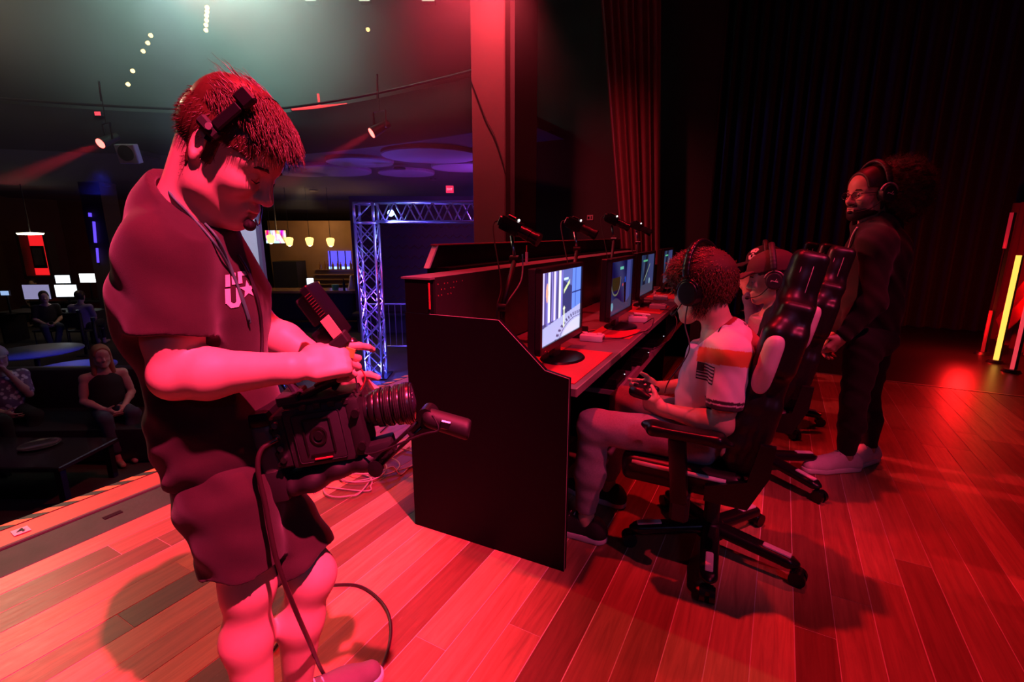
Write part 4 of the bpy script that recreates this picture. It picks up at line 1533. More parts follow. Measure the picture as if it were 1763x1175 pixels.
# ------------------------------------------------------------------ monitors
def screen_picture(kind, U, V):
    """abstract game scenes; U,V in 0..1 (V up)"""
    U = U.copy()
    c = np.zeros(U.shape + (3,))
    def put(mask, col, a=1.0):
        c[mask] = c[mask] * (1 - a) + np.array(col) * a
    if kind == 0:
        c[...] = (0.45, 0.42, 0.75)
        c *= (0.75 + 0.25 * np.sin(U * 40 + 2 * np.sin(V * 3)))[..., None]
        for x0, w, col in ((0.02, 0.05, (0.75, 0.7, 0.95)), (0.09, 0.025, (0.35, 0.3, 0.6)), (0.15, 0.05, (0.9, 0.85, 1)), (0.23, 0.03, (0.5, 0.45, 0.75)), (0.28, 0.045, (0.8, 0.76, 1)), (0.40, 0.055, (0.92, 0.88, 1)), (0.36, 0.02, (0.3, 0.28, 0.5))):
            put((U > x0) & (U < x0 + w) & (V > 0.3), col)
        put((np.abs((U - 0.13) / 0.025) ** 2 + np.abs((V - 0.72) / 0.13) ** 2 < 1), (0.85, 0.6, 0.5))
        put((U > 0.5) & (U < 0.74) & (V > 0.32), (0.2, 0.2, 0.38))
        put((U > 0.5) & (U < 0.74) & (V > 0.85 - 0.5 * (U - 0.5)), (0.33, 0.36, 0.62))
        put((np.abs(V - (0.74 + 0.9 * (U - 0.6))) < 0.03) & (U > 0.53) & (U < 0.68), (0.75, 0.8, 0.6))
        put((U > 0.53) & (U < 0.64) & (np.abs(V - 0.86) < 0.015), (0.75, 0.9, 1.0))
        put((U > 0.75) & (V > 0.28), (0.36, 0.48, 0.85))
        put((np.abs(U - 0.85) < 0.006) & (V > 0.25), (0.15, 0.2, 0.5))
        put((U > 0.75) & (np.abs(V - 0.62) < 0.01), (0.15, 0.18, 0.4))
        fl_ = V < 0.34 - 0.10 * (1 - U) + 0.06 * U
        put(fl_, (0.62, 0.62, 0.8))
        r = np.hypot((U - 0.9) / 0.75, (V + 0.15) / 0.55)
        put(fl_ & (np.abs(r - 0.78) < 0.05) & (np.sin(np.arctan2(V + 0.15, U - 0.9) * 46) > 0.1), (0.28, 0.26, 0.42))
        put(fl_ & (np.abs(r - 0.68) < 0.012), (0.35, 0.33, 0.5))
        put(fl_ & (r < 0.62), (0.72, 0.72, 0.85))
        put((np.abs(U - 0.54) < 0.012) & (V > 0.14) & (V < 0.42), (0.85, 0.9, 0.7))
        put((np.abs(U - 0.54) + np.abs(V - 0.42) * 0.7 < 0.03), (0.9, 0.95, 0.75))
    elif kind == 1:
        c[...] = (0.14, 0.16, 0.36)
        c += (0.08 * np.sin(U * 9 + V * 5))[..., None]
        put((U > 0.72) & (U < 0.9), (0.3, 0.32, 0.62))
        put((U > 0.9), (0.22, 0.25, 0.5))
        put((np.hypot((U - 0.24) / 0.17, (V - 0.62) / 0.22) < 1) & (V > 0.45) & (V < 0.7), (0.22, 0.18, 0.1))
        put((np.abs(np.hypot((U - 0.24) / 0.2, (V - 0.66) / 0.3) - 1) < 0.05) & (V < 0.7), (0.5, 0.5, 0.4))
        put((U > 0.4) & (U < 0.56) & (np.abs(V - 0.86) < 0.025), (0.45, 0.85, 0.75))
        put((np.abs(U - 0.66 + 0.1 * (V - 0.4)) < 0.04) & (V > 0.1) & (V < 0.62), (0.03, 0.03, 0.05))
        put((np.abs(U - 0.66) < 0.03) & (V > 0.56) & (V < 0.66), (0.1, 0.3, 0.8))
        put(V < 0.22 + 0.08 * np.sin(U * 7), (0.28, 0.25, 0.38))
        put(np.hypot((U - 0.1) / 0.05, (V - 0.16) / 0.08) < 1, (0.5, 0.7, 0.8))
        put(np.hypot((U - 0.55) / 0.03, (V - 0.52) / 0.03) < 1, (0.8, 0.3, 0.35))
    else:
        c[...] = (0.2, 0.26, 0.4)
        c += (0.07 * np.sin(U * 14 + kind * 2) * np.cos(V * 9))[..., None]
        put((U > 0.6), (0.27, 0.3, 0.5))
        put((np.abs(U - 0.35 - 0.2 * (V - 0.5)) < 0.08) & (V > 0.2), (0.12, 0.13, 0.2))
        put((np.abs(V - 0.55 - (U - 0.5)) < 0.02) & (U > 0.3) & (U < 0.7), (0.65, 0.7, 0.6))
        put((U > 0.2) & (U < 0.5) & (np.abs(V - 0.85) < 0.02), (0.4, 0.8, 0.6))
        put(V < 0.25, (0.3, 0.3, 0.4))
        put(np.hypot((U - 0.7) / 0.05, (V - 0.3) / 0.08) < 1, (0.6, 0.75, 0.8))
    return np.clip(c, 0, 1) ** 2.2


MON_W, MON_H = 0.585, 0.365
M_bezel = mat('monitor_bezel', (0.022, 0.018, 0.02), 0.3)
mon_spots = ((0.55, 0.45, 0), (0.60, 1.36, 1), (0.55, 2.40, 2), (0.53, 3.55, 3))
mon_labels = ('black monitor showing a bright violet corridor, nearest on the desk', 'black monitor with a dim blue game scene, second on the desk',
              'black monitor with a blue grey picture, third on the desk', 'black monitor at the far end of the desk')
for (mx, my, kind), lab in zip(mon_spots, mon_labels):
    p = dpt(mx, my, 0.777)
    e = empty('gaming_monitor', tuple(p), DROT + (0.0 if kind else 0.02), lab, 'monitor', 'monitors on the competition desk')
    zb, zt = 0.075, 0.075 + MON_H
    zc = (zb + zt) / 2
    yh = MON_W / 2
    MB().box((-0.03, 0, zc), (0.035, MON_W - 0.004, MON_H - 0.004), bevel=0.004).build('back_cover', M_bezel, e)
    fr = MB()
    bw = 0.022
    fr.box((0, 0, zt - bw / 2), (0.026, MON_W, bw), bevel=0.002)
    fr.box((0, 0, zb + bw * 0.7), (0.026, MON_W, bw * 1.4), bevel=0.002)
    fr.box((0, yh - bw / 2, zc), (0.026, bw, MON_H), bevel=0.002)
    fr.box((0, -yh + bw / 2, zc), (0.026, bw, MON_H), bevel=0.002)
    fr.build('bezel', M_bezel, e)
    nu, nv = 150, 92
    w, h_ = MON_W - 2 * bw, MON_H - 2.4 * bw
    uu, vv = np.meshgrid(np.linspace(0, 1, nu), np.linspace(0, 1, nv), indexing='ij')
    P = np.stack([np.full(uu.size, 0.004), (uu.ravel() - 0.5) * w, zb + 1.4 * bw + vv.ravel() * h_], 1)
    ii, jj = np.meshgrid(np.arange(nu - 1), np.arange(nv - 1), indexing='ij')
    q0_ = (ii * nv + jj).ravel()
    Q = np.stack([q0_, q0_ + nv, q0_ + nv + 1, q0_ + 1], 1)
    me = quad_mesh('screen', P, Q)
    color_verts(me, screen_picture(kind, uu, vv).reshape(-1, 3))
    link('screen', me, attr_mat('screen_near' if kind == 0 else 'screen_far', 0.25, emit=1.6 if kind == 0 else 0.7), e)
    MB().box((-0.03, 0, 0.06), (0.03, 0.08, 0.12)).build('neck', M_bezel, e)
    MB().lathe([(0.0001, 0.0), (0.115, 0.0), (0.12, 0.004), (0.112, 0.012), (0.0001, 0.016)], 28, Matrix.Translation((0.01, 0, 0)) @ Matrix.Diagonal((0.85, 1.15, 1, 1))).build('base', M_blackgloss, e, 'auto')
    MB().box((0.014, -yh + 0.05, zb + 0.012), (0.003, 0.02, 0.004)).build('logo', M_steel, e)

# ------------------------------------------------------------------ white controller adapter boxes
M_pinkwhite = mat('white_adapter', (0.78, 0.74, 0.74), 0.45, var=0.05)
box_spots = ((0.565, 0.90, 0.10), (0.66, 1.62, 0.25), (0.68, 2.27, 0.05), (0.6, 2.85, 0.1), (0.44, 3.15, 0.1))
box_labels = ('white adapter box on the desk beside the nearest monitor', 'white adapter box with papers on top beside the second monitor', 'bright white adapter box at the desk front edge', 'white adapter box farther back between the third and fourth monitors', 'small white adapter box at the far end of the desk')
for (bx_, by_, br), lab in zip(box_spots, box_labels):
    p = dpt(bx_, by_, 0.777)
    e = empty('adapter_box', tuple(p), DROT + br, lab, 'adapter', 'white adapter boxes on the desk')
    MB().box((0, 0, 0.018), (0.125, 0.085, 0.034), bevel=0.006, seg=2).build('case', M_pinkwhite, e, 'auto')
    MB().box((0.0, 0, 0.0365), (0.05, 0.05, 0.004), bevel=0.001).build('top_plate', M_white, e)
    for k in range(2):
        MB().cyl((-0.04 + 0.08 * k, 0, 0.034), (-0.04 + 0.08 * k, 0, 0.044), 0.014, n=14).build('dial', M_white, e, 'auto')
    MB().box((0.0635, 0.0, 0.018), (0.002, 0.05, 0.014)).build('port', M_blackgloss, e)
p = dpt(0.68, 1.65, 0.826)
o = MB().box((0, 0, 0), (0.11, 0.06, 0.004), Euler((0.0, 0.08, 0.4))).build('folded_paper', M_white)
o.location = p
tag(o, 'folded white paper resting on the second adapter box', 'paper')
# hard drive / dark gadget beside monitor one
p = dpt(0.45, 0.99, 0.777)
e = empty('capture_device', tuple(p), DROT + 0.3, 'black capture device with a red sticker behind the nearest adapter box', 'device')
MB().box((0, 0, 0.022), (0.12, 0.16, 0.04), bevel=0.005).build('case', M_blackgloss, e)
MB().box((0.061, 0, 0.024), (0.002, 0.02, 0.02)).build('sticker', M_mat, e)
# game consoles on the shelf
for k, (yy, xx, w) in enumerate(((0.98, 0.6, 0.2), (1.55, 0.62, 0.26), (2.15, 0.62, 0.28))):
    p = dpt(xx, yy, 0.5125)
    e = empty('game_console', tuple(p), DROT, ('small black game console on the shelf beside the white jersey player', 'black game console on the shelf with a tiny light', 'black game console on the shelf farther along')[k], 'console', 'consoles on the desk shelf')
    MB().box((0, 0, 0.035), (0.24, w, 0.06), bevel=0.004).build('case', M_blackgloss, e)
    MB().box((0, 0, 0.0335), (0.244, w + 0.002, 0.004)).build('seam', M_metal, e)
    MB().sph((0.121, w / 2 - 0.03, 0.05), 0.0028, 8).build('power_light', mat('console_light', (1, 1, 1), 0.4, emit=(0.8, 0.85, 1), estr=2), e)
    for sx in (-0.09, 0.09):
        MB().box((sx, 0, 0.0025), (0.02, w * 0.8, 0.005)).build('foot', M_rubber, e)

# ------------------------------------------------------------------ player cameras on jointed arms
M_lens = mat('lens_barrel', (0.015, 0.014, 0.016), 0.25)
arm_y = (0.62, 1.62, 2.6, 3.6)
arm_h = (1.385, 1.41, 1.47, 1.43)
cam_labels = ('small player camera on a black arm above the nearest monitor', 'small player camera on an arm above the second monitor', 'small player camera on the tallest arm, third along the desk', 'small player camera on the farthest arm')
for k in range(4):
    base = dpt(0.205, arm_y[k] - 0.1, 0.777)
    e = empty('player_camera', tuple(base), DROT, cam_labels[k], 'camera', 'player cameras on desk arms')
    zt = arm_h[k] - 0.777
    MB().lathe([(0.0001, 0), (0.04, 0), (0.04, 0.03), (0.016, 0.04), (0.0001, 0.04)], 16).build('clamp', M_metal, e, 'auto')
    j1 = Vector((0.03, -0.06, 0.22))
    j2 = Vector((0.0, 0.14, zt - 0.16))
    j3 = Vector((-0.03, 0.16, zt - 0.04))
    MB().tube([(0, 0, 0.03), j1], 0.014, 10).build('lower_arm', M_black, e, True)
    MB().tube([j1, j2], 0.013, 10).build('upper_arm', M_black, e, True)
    for j in (j1, j2):
        MB().cyl(j + Vector((-0.025, 0, 0)), j + Vector((0.025, 0, 0)), 0.02, n=14).build('joint', M_metal, e, 'auto')
    MB().tube([j2, j3], 0.009, 8).build('head_post', M_steel, e, True)
    d = Vector((0.80, 0.05, -0.38)).normalized()
    c0 = j3 + Vector((0.0, 0, 0.05))
    Rm = d.to_track_quat('X', 'Z').to_matrix()
    MB().box(c0 - d * 0.0, (0.11, 0.065, 0.075), Rm, bevel=0.008, seg=2).build('camera_body', M_blackgloss, e, 'auto')
    MB().box(c0 + Rm @ Vector((-0.01, 0, 0.044)), (0.05, 0.03, 0.014), Rm, bevel=0.003).build('hot_shoe', M_blackgloss, e)
    lm = MB()
    for (a, b, r_) in ((0.05, 0.085, 0.031), (0.087, 0.12, 0.034), (0.122, 0.15, 0.032), (0.15, 0.17, 0.036)):
        lm.cyl(c0 + d * a, c0 + d * b, r_, n=18)
    lm.build('lens', M_lens, e, 'auto')
    MB().sph(c0 + Rm @ Vector((0.03, -0.01, 0.045)), 0.006, 10).build('tally_light', mat('tally_white', (1, 1, 1), 0.4, emit=(1, 0.95, 0.95), estr=5), e)
    MB().box(c0 + Rm @ Vector((-0.062, 0, 0)), (0.02, 0.05, 0.05), Rm, bevel=0.004).build('battery', M_metal, e)
    MB().tube(bez([c0 - d * 0.06, c0 - d * 0.1 + Vector((0, -0.03, -0.05)), j1.lerp(j2, 0.5) + Vector((-0.03, -0.03, 0)), j1 + Vector((-0.02, -0.02, 0)), (0.0, -0.05, 0.03)], 8), 0.004, 6).build('cable', M_rubber, e, True)
# loose cables on desk
def cable(name, pts, r_, m, label, cat='cable', group=None, n=8, k=10):
    o = MB().tube(bez(pts, k), r_, n).build(name, m, None, True)
    return tag(o, label, cat, group)


M_cable = mat('black_cable', (0.02, 0.02, 0.022), 0.45)
M_greycable = mat('grey_cable', (0.35, 0.33, 0.33), 0.45)
cable('cable', [dpt(0.61, 0.87, 0.795), dpt(0.7, 1.0, 0.784), dpt(0.76, 1.2, 0.784), dpt(0.80, 1.32, 0.79), dpt(0.81, 1.36, 0.85), dpt(0.74, 1.42, 0.80)], 0.003, M_cable, 'thin dark cable from the nearest adapter box along the desk front')
cable('cable', [dpt(0.725, 2.1, 0.795), dpt(0.80, 2.12, 0.79), dpt(0.86, 2.05, 0.72), dpt(0.84, 1.9, 0.62), dpt(0.74, 1.8, 0.55)], 0.0035, M_cable, 'dark cable drooping from the bright adapter box to the shelf')
cable('cable', [dpt(0.24, 0.68, 1.25), dpt(0.26, 0.62, 1.12), dpt(0.23, 0.5, 1.0), dpt(0.2, 0.45, 0.86), dpt(0.22, 0.42, 0.79)], 0.004, M_greycable, 'pale grey cable hanging behind the nearest monitor')
cable('cable', [dpt(0.2, 0.4, 0.90), dpt(0.24, 0.33, 0.84), dpt(0.2, 0.25, 0.79), dpt(0.3, 0.2, 0.783)], 0.005, M_metal, 'kinked dark cable lying behind the nearest monitor')
cable('cable', [dpt(0.33, 1.28, 1.02), dpt(0.35, 1.26, 0.93), dpt(0.33, 1.2, 0.85), dpt(0.42, 1.1, 0.785), dpt(0.5, 1.18, 0.783)], 0.004, mat('pink_cable', (0.6, 0.2, 0.2), 0.5), 'pinkish cable curling behind the second monitor')
cable('cable', [dpt(0.45, 3.55, 0.79), dpt(0.58, 3.5, 0.9), dpt(0.66, 3.4, 0.86), dpt(0.62, 3.2, 0.785)], 0.004, mat('yellow_cable', (0.5, 0.42, 0.1), 0.5), 'yellowish cable looping by the far monitor')
# tall thing: small red capped bottle on the rear box
p = dpt(0.07, 1.1, 1.177)
e = empty('marker_stand', tuple(p), 0, 'small upright pink and white stick on the rear cable box', 'stick')
MB().box((0, 0, 0.035), (0.012, 0.012, 0.07)).build('stick', M_pinkwhite, e)
MB().cyl((0, 0, 0.07), (0, 0, 0.11), 0.003, n=6).build('pin', mat('red_pin', (0.6, 0.05, 0.05), 0.4), e)


# ================================================================== gaming chairs (local +x = the way the sitter faces)
M_chair = mat('black_chair_leather', (0.009, 0.008, 0.010), 0.38, var=0.15, scale=60, bump=0.12, bump_scale=500, spec=0.4)
M_chairwhite = mat('white_chair_leather', (0.72, 0.70, 0.72), 0.42, var=0.05, scale=60)
M_stitch = mat('white_stitching', (0.6, 0.55, 0.56), 0.6)
BK_A, BK_B = Vector((-0.095, 0, 0.47)), Vector((-0.245, 0, 1.27))
BK_U = (BK_B - BK_A).normalized()
BK_N = Vector((BK_U.z, 0, -BK_U.x))  # forward normal
BK_L = (BK_B - BK_A).length
BK_R = np.array([[BK_N.x, 0, BK_U.x], [0, 1, 0], [BK_N.z, 0, BK_U.z]])


def bk(n, y, u):
    return BK_A + BK_N * n + Vector((0, y, 0)) + BK_U * u


def half_width(u):
    pts = [(0.0, 0.17), (0.08, 0.225), (0.22, 0.22), (0.34, 0.205), (0.44, 0.235), (0.54, 0.235), (0.62, 0.17), (0.68, 0.10), (0.76, 0.094), (0.82, 0.075)]
    for (a, wa), (b, wb_) in zip(pts, pts[1:]):
        if a <= u <= b:
            t = (u - a) / (b - a)
            t = t * t * (3 - 2 * t)
            return wa + (wb_ - wa) * t
    return pts[-1][1]


def back_shell(res=0.006):
    b = Blob(res)
    for u, hw, hh, th in ((0.14, 0.17, 0.13, 0.03), (0.40, 0.16, 0.24, 0.03), (0.49, 0.195, 0.06, 0.028), (0.72, 0.062, 0.09, 0.030)):
        b.box(bk(0, 0, u), (th, hw, hh), BK_R, 0.025, 0.04)
    us = [0.05, 0.12, 0.2, 0.28, 0.36, 0.44, 0.5, 0.55, 0.6, 0.66, 0.73, 0.79]
    for s in (-1, 1):
        for a, c in zip(us, us[1:]):
            wa, wc = half_width(a) - 0.03, half_width(c) - 0.03
            fa = 0.045 if a < 0.58 else 0.02
            fc = 0.045 if c < 0.58 else 0.02
            b.cap(bk(fa, s * wa, a), bk(fc, s * wc, c), 0.034, 0.034, 0.025)
    return b


def seat_shell(res=0.007):
    b = Blob(res)
    b.box((0.12, 0, 0.405), (0.20, 0.19, 0.025), None, 0.03, 0.03)
    for s in (-1, 1):
        b.cap((-0.08, s * 0.205, 0.43), (0.30, s * 0.215, 0.44), 0.036, 0.034, 0.03)
    b.cap((0.315, -0.15, 0.415), (0.315, 0.15, 0.415), 0.038, 0.038, 0.04)
    return b


back_me = back_shell().mesh('backrest')
seat_me = seat_shell().mesh('seat')


def white_wing(s):
    b = Blob(0.005)
    us = list(np.linspace(0.345, 0.53, 20))
    for a, c in zip(us, us[1:]):
        b.cap(bk(0.036, s * (half_width(a) - 0.008), a), bk(0.036, s * (half_width(c) - 0.008), c), 0.023, 0.023, 0.02)
    return b


wing_me = {s: white_wing(s).mesh('wing_panel') for s in (-1, 1)}


def strip_path(s, us, n, inset):
    return [bk(n, s * (half_width(u) - inset), u) for u in us]


def make_chair(base_ang):
    c = empty('gaming_chair', (0, 0, 0))
    bo = link('backrest', back_me, None, c, True)
    if not back_me.materials:
        back_me.materials.append(M_chair)
        seat_me.materials.append(M_chair)
        for s in (-1, 1):
            wing_me[s].materials.append(M_chairwhite)
    for s in (-1, 1):
        link('wing_panel', wing_me[s], None, c, True)
        us = [0.60 + 0.02 * i for i in range(11)]
        for n_, ins in ((0.054, 0.03), (0.026, -0.005), (-0.010, -0.003)):
            MB().tube(strip_path(s, us, n_, ins), 0.0016, 5).build('stitching', M_stitch, bo)
        us = [0.04 + 0.025 * i for i in range(9)]
        MB().tube(strip_path(s, us, 0.078, 0.024), 0.009, 8).build('side_trim', M_chairwhite, c, True)
        so = MB().tube([(-0.05, s * 0.235, 0.445), (0.1, s * 0.245, 0.452), (0.22, s * 0.245, 0.452), (0.30, s * 0.24, 0.452)], 0.009, 8).build('seat_trim', M_chairwhite, c, True)
    link('seat', seat_me, None, c, True)
    # headrest mark on the left cheek of the backrest
    mk = MB()
    for k in range(4):
        p0 = bk(0.055, 0.07, 0.70 + 0.012 * k)
        mk.box(p0, (0.003, 0.006, 0.008), Matrix(BK_R.tolist()))
    mk.build('logo_mark', M_white, bo)
    # recline brackets, under-seat plate, gas lift
    for s in (-1, 1):
        m_ = MB()
        m_.prism([(0.02, 0.36), (-0.13, 0.36), (-0.19, 0.50), (-0.20, 0.62), (-0.15, 0.62), (-0.12, 0.47), (0.02, 0.42)], 'y', s * 0.245 - 0.012, s * 0.245 + 0.012)
        m_.build('hinge_cover', M_blackgloss, c)
    MB().box((0.06, 0, 0.345), (0.30, 0.24, 0.05), bevel=0.01).build('mechanism', M_black, c)
    MB().tube([(0.08, -0.1, 0.345), (0.10, -0.24, 0.345), (0.11, -0.28, 0.35)], 0.007, 8).build('lever', M_black, c, True)
    MB().lathe([(0.0001, 0.07), (0.055, 0.07), (0.05, 0.13), (0.032, 0.14), (0.032, 0.24), (0.026, 0.245), (0.026, 0.33), (0.0001, 0.33)], 20).build('gas_lift', M_black, c, 'auto')
    # armrests
    for s in (-1, 1):
        MB().box((0.10, s * 0.285, 0.33), (0.07, 0.05, 0.12), bevel=0.012).box((0.10, s * 0.24, 0.36), (0.06, 0.14, 0.02)).build('armrest_bracket', M_black, c)
        MB().box((0.115, s * 0.29, 0.48), (0.065, 0.045, 0.27), Euler((0, 0.1, 0)), bevel=0.014, seg=2).build('armrest_post', M_blackgloss, c, 'auto')
        pad = Blob(0.005)
        pad.box((0.10, s * 0.295, 0.632), (0.115, 0.026, 0.006), None, 0.014, 0.02)
        pad.cap((0.22, s * 0.29, 0.632), (0.24, s * 0.28, 0.636), 0.028, 0.026, 0.03, (0, 0, 1), 0.6)
        pad.cap((-0.02, s * 0.295, 0.628), (-0.05, s * 0.29, 0.618), 0.028, 0.02, 0.03, (0, 0, 1), 0.6)
        po = link('armrest_pad', pad.mesh('armrest_pad'), M_blackgloss, c, True)
    # five-star base
    hub = MB().lathe([(0.0001, 0.075), (0.06, 0.075), (0.062, 0.12), (0.045, 0.14), (0.0001, 0.14)], 20).build('base_hub', M_blackgloss, c, 'auto')
    for k in range(5):
        a = base_ang + 2 * math.pi * k / 5
        Rz = Matrix.Rotation(a, 4, 'Z')
        lb = Blob(0.006)
        lb.box((0.17, 0, 0.098), (0.14, 0.018, 0.008), np.array(Euler((0, 0.10, 0)).to_matrix()), 0.012, 0.01)
        lb.cap((0.05, 0, 0.11), (0.325, 0, 0.083), 0.034, 0.024, 0.02, (0, 0, 1), 0.62)
        me = lb.mesh('base_leg')
        me.transform(Rz)
        lo = link('base_leg', me, M_blackgloss, c, True)
        cp = MB().box((0.262, 0, 0.1125), (0.105, 0.03, 0.012), Euler((0, 0.09, 0)), bevel=0.006, seg=2).mesh('leg_cap')
        cp.transform(Rz)
        link('leg_cap', cp, M_chairwhite, lo)
        cs = MB()
        for s in (-1, 1):
            cs.cyl((0.345, s * 0.008, 0.031), (0.345, s * 0.028, 0.031), 0.0305, n=18)
        cs.box((0.34, 0, 0.045), (0.045, 0.05, 0.03), bevel=0.006)
        cs.cyl((0.325, 0, 0.05), (0.325, 0, 0.09), 0.008, n=8)
        me = cs.mesh('caster')
        me.transform(Rz)
        ob = link('caster', me, M_blackgloss, c)
        me.polygons.foreach_set('use_smooth', np.ones(len(me.polygons), bool))
        me.set_sharp_from_angle(angle=0.6)
    return c


chair_spots = ((-0.15, 2.07, math.pi + 0.02, -84), (0.02, 2.95, math.pi - 0.05, -36), (0.03, 3.88, math.pi - 0.02, -60), (-0.03, 4.8, math.pi, -20))
chair_labels = ('black and white racing style chair under the player in the white jersey', 'black and white racing style chair under the player in the plain dark cap',
                'black and white racing style chair under the player in the patterned cap', 'black racing style chair farthest along the desk')
for (cx, cy_, rz, ba), lab in zip(chair_spots, chair_labels):
    c = make_chair(math.radians(ba) - rz)
    c.location = (cx, cy_, 0)
    c.rotation_euler = (0, 0, rz)
    tag(c, lab, 'chair', 'gaming chairs along the desk')


# ================================================================== people
def V(*a):
    return Vector(a)


def frame(fwd, up):
    f = Vector(fwd).normalized()
    u = Vector(up)
    u = (u - f * u.dot(f)).normalized()
    l = u.cross(f)
    return Matrix((f, l, u)).transposed()  # columns fwd, left, up


def npm(M):
    return np.array([[M[i][j] for j in range(3)] for i in range(3)])


def skin_mat(name, color, rough=0.5):
    if name in MATS:
        return MATS[name]
    m = mat(name, color, rough, var=0.10, scale=35, bump=0.06, bump_scale=350)
    p = m.node_tree.nodes['Principled BSDF']
    p.inputs['Subsurface Weight'].default_value = 0.12
    p.inputs['Subsurface Radius'].default_value = (0.02, 0.006, 0.003)
    p.inputs['Subsurface Scale'].default_value = 0.4
    return m


def add_head(b, C, M, s=1.0, ears=True, jaw=1.0):
    """head in its own frame: x forward, y left, z up, origin between the ears"""
    R = npm(M)

    def P(x, y, z):
        return C + M @ Vector((x * s, y * s, z * s))

    def E(x, y, z, rx, ry, rz, k=0.02, sub=False):
        b.ell(P(x, y, z), (rx * s, ry * s, rz * s), R, k * s, sub)

    def Cp(a, c, ra, rc, k=0.012, sub=False, n=None, sq=1.0):
        b.cap(P(*a), P(*c), ra * s, rc * s, k * s, None if n is None else M @ Vector(n), sq, sub)

    E(-0.012, 0, 0.040, 0.100, 0.077, 0.092)
    E(0.028, 0, -0.022, 0.064, 0.062, 0.088, 0.03)
    E(0.045, 0, 0.045, 0.052, 0.060, 0.055, 0.03)
    for y in (-1, 1):
        Cp((-0.004, y * 0.054 * jaw, -0.035), (0.012, y * 0.047 * jaw, -0.072), 0.021, 0.020, 0.03)
        Cp((0.012, y * 0.047 * jaw, -0.072), (0.070, y * 0.015, -0.100), 0.020, 0.020, 0.03)
        E(0.064, y * 0.040, -0.026, 0.028, 0.024, 0.028, 0.025)
        Cp((0.082, y * 0.014, 0.020), (0.066, y * 0.050, 0.020), 0.013, 0.010, 0.018)
    E(0.078, 0, -0.104, 0.021, 0.022, 0.019, 0.025)
    E(0.080, 0, -0.070, 0.022, 0.028, 0.025, 0.02)
    for y in (-1, 1):
        E(0.098, y * 0.034, -0.001, 0.019, 0.019, 0.013, 0.014, True)
        E(0.077, y * 0.033, -0.001, 0.0145, 0.0155, 0.0135, 0.006)
    Cp((0.092, 0, 0.012), (0.112, 0, -0.030), 0.0085, 0.0125, 0.012)
    E(0.113, 0, -0.034, 0.0125, 0.012, 0.011, 0.008)
    for y in (-1, 1):
        E(0.101, y * 0.013, -0.038, 0.011, 0.0085, 0.0085, 0.008)
        E(0.103, y * 0.0075, -0.0455, 0.006, 0.004, 0.004, 0.003, True)
    Cp((0.096, -0.018, -0.066), (0.096, 0.018, -0.066), 0.0075, 0.0075, 0.008)
    E(0.102, 0, -0.0655, 0.008, 0.014, 0.0065, 0.006)
    Cp((0.094, -0.015, -0.0775), (0.094, 0.015, -0.0775), 0.0085, 0.0085, 0.008)
    Cp((0.104, -0.022, -0.0718), (0.104, 0.022, -0.0718), 0.0028, 0.0028, 0.003, True)
    if ears:
        for y in (-1, 1):
            Re = R @ np.array(Euler((0, -0.2, y * 0.35)).to_matrix())
            b.ell(P(-0.012, y * 0.078, 0.0), (0.019 * s, 0.0075 * s, 0.033 * s), Re, 0.006 * s)
            b.ell(P(-0.010, y * 0.085, 0.003), (0.010 * s, 0.006 * s, 0.019 * s), Re, 0.004 * s, True)
            b.ell(P(-0.004, y * 0.077, -0.026), (0.009 * s, 0.006 * s, 0.011 * s), Re, 0.006 * s)
    return P


def add_hand(b, w, d, n, t, curls, thumb=(0.55, 0.75, 0.35), thumb_bend=0.3, s=1.0, spread=0.0):
    """w wrist, d wrist->knuckles, n palm normal, t towards the thumb"""
    d = Vector(d).normalized()
    n = Vector(n)
    n = (n - d * n.dot(d)).normalized()
    t = Vector(t)
    t = (t - d * t.dot(d) - n * t.dot(n)).normalized()
    R = npm(Matrix((d, t, n)).transposed())
    w = Vector(w)
    b.cap(w - d * 0.02 * s, w + d * 0.03 * s, 0.026 * s, 0.028 * s, 0.02, n, 0.72)
    b.box(w + d * 0.056 * s, (0.030 * s, 0.027 * s, 0.004 * s), R, 0.0125 * s, 0.015)
    b.ell(w + d * 0.035 * s + t * 0.026 * s + n * 0.008 * s, (0.030 * s, 0.018 * s, 0.018 * s), R, 0.012)
    L = (0.043, 0.047, 0.044, 0.035)
    off = (0.031, 0.0105, -0.010, -0.029)
    for i in range(4):
        c = curls[i]
        p = w + d * (0.090 - (0.006 if i == 3 else 0.0) - (0.002 if i == 0 else 0)) * s + t * off[i] * s
        b.ell(p - n * 0.004 * s, (0.012 * s, 0.0095 * s, 0.010 * s), R, 0.008)
        ang = 0.0
        dd0 = (d + t * off[i] * spread * 10).normalized()
        r0 = 0.0092 * s * (0.88 if i == 3 else 1.0)
        for j, (frac, a) in enumerate(zip((1.0, 0.62, 0.5), c)):
            ang += a
            dd = dd0 * math.cos(ang) + n * math.sin(ang)
            q = p + dd * L[i] * frac * s
            b.cap(p, q, r0 * (1 - 0.07 * j), r0 * (0.93 - 0.07 * j), 0.0045)
            p = q
    p = w + d * 0.028 * s + t * 0.034 * s + n * 0.006 * s
    td = (d * thumb[0] + t * thumb[1] + n * thumb[2]).normalized()
    q = p + td * 0.040 * s
    b.cap(p, q, 0.0125 * s, 0.0105 * s, 0.010)
    td2 = (td * math.cos(thumb_bend) + (d * 0.8 - t * 0.3 + n * 0.5).normalized() * math.sin(thumb_bend)).normalized()
    b.cap(q, q + td2 * 0.032 * s, 0.0105 * s, 0.0085 * s, 0.005)


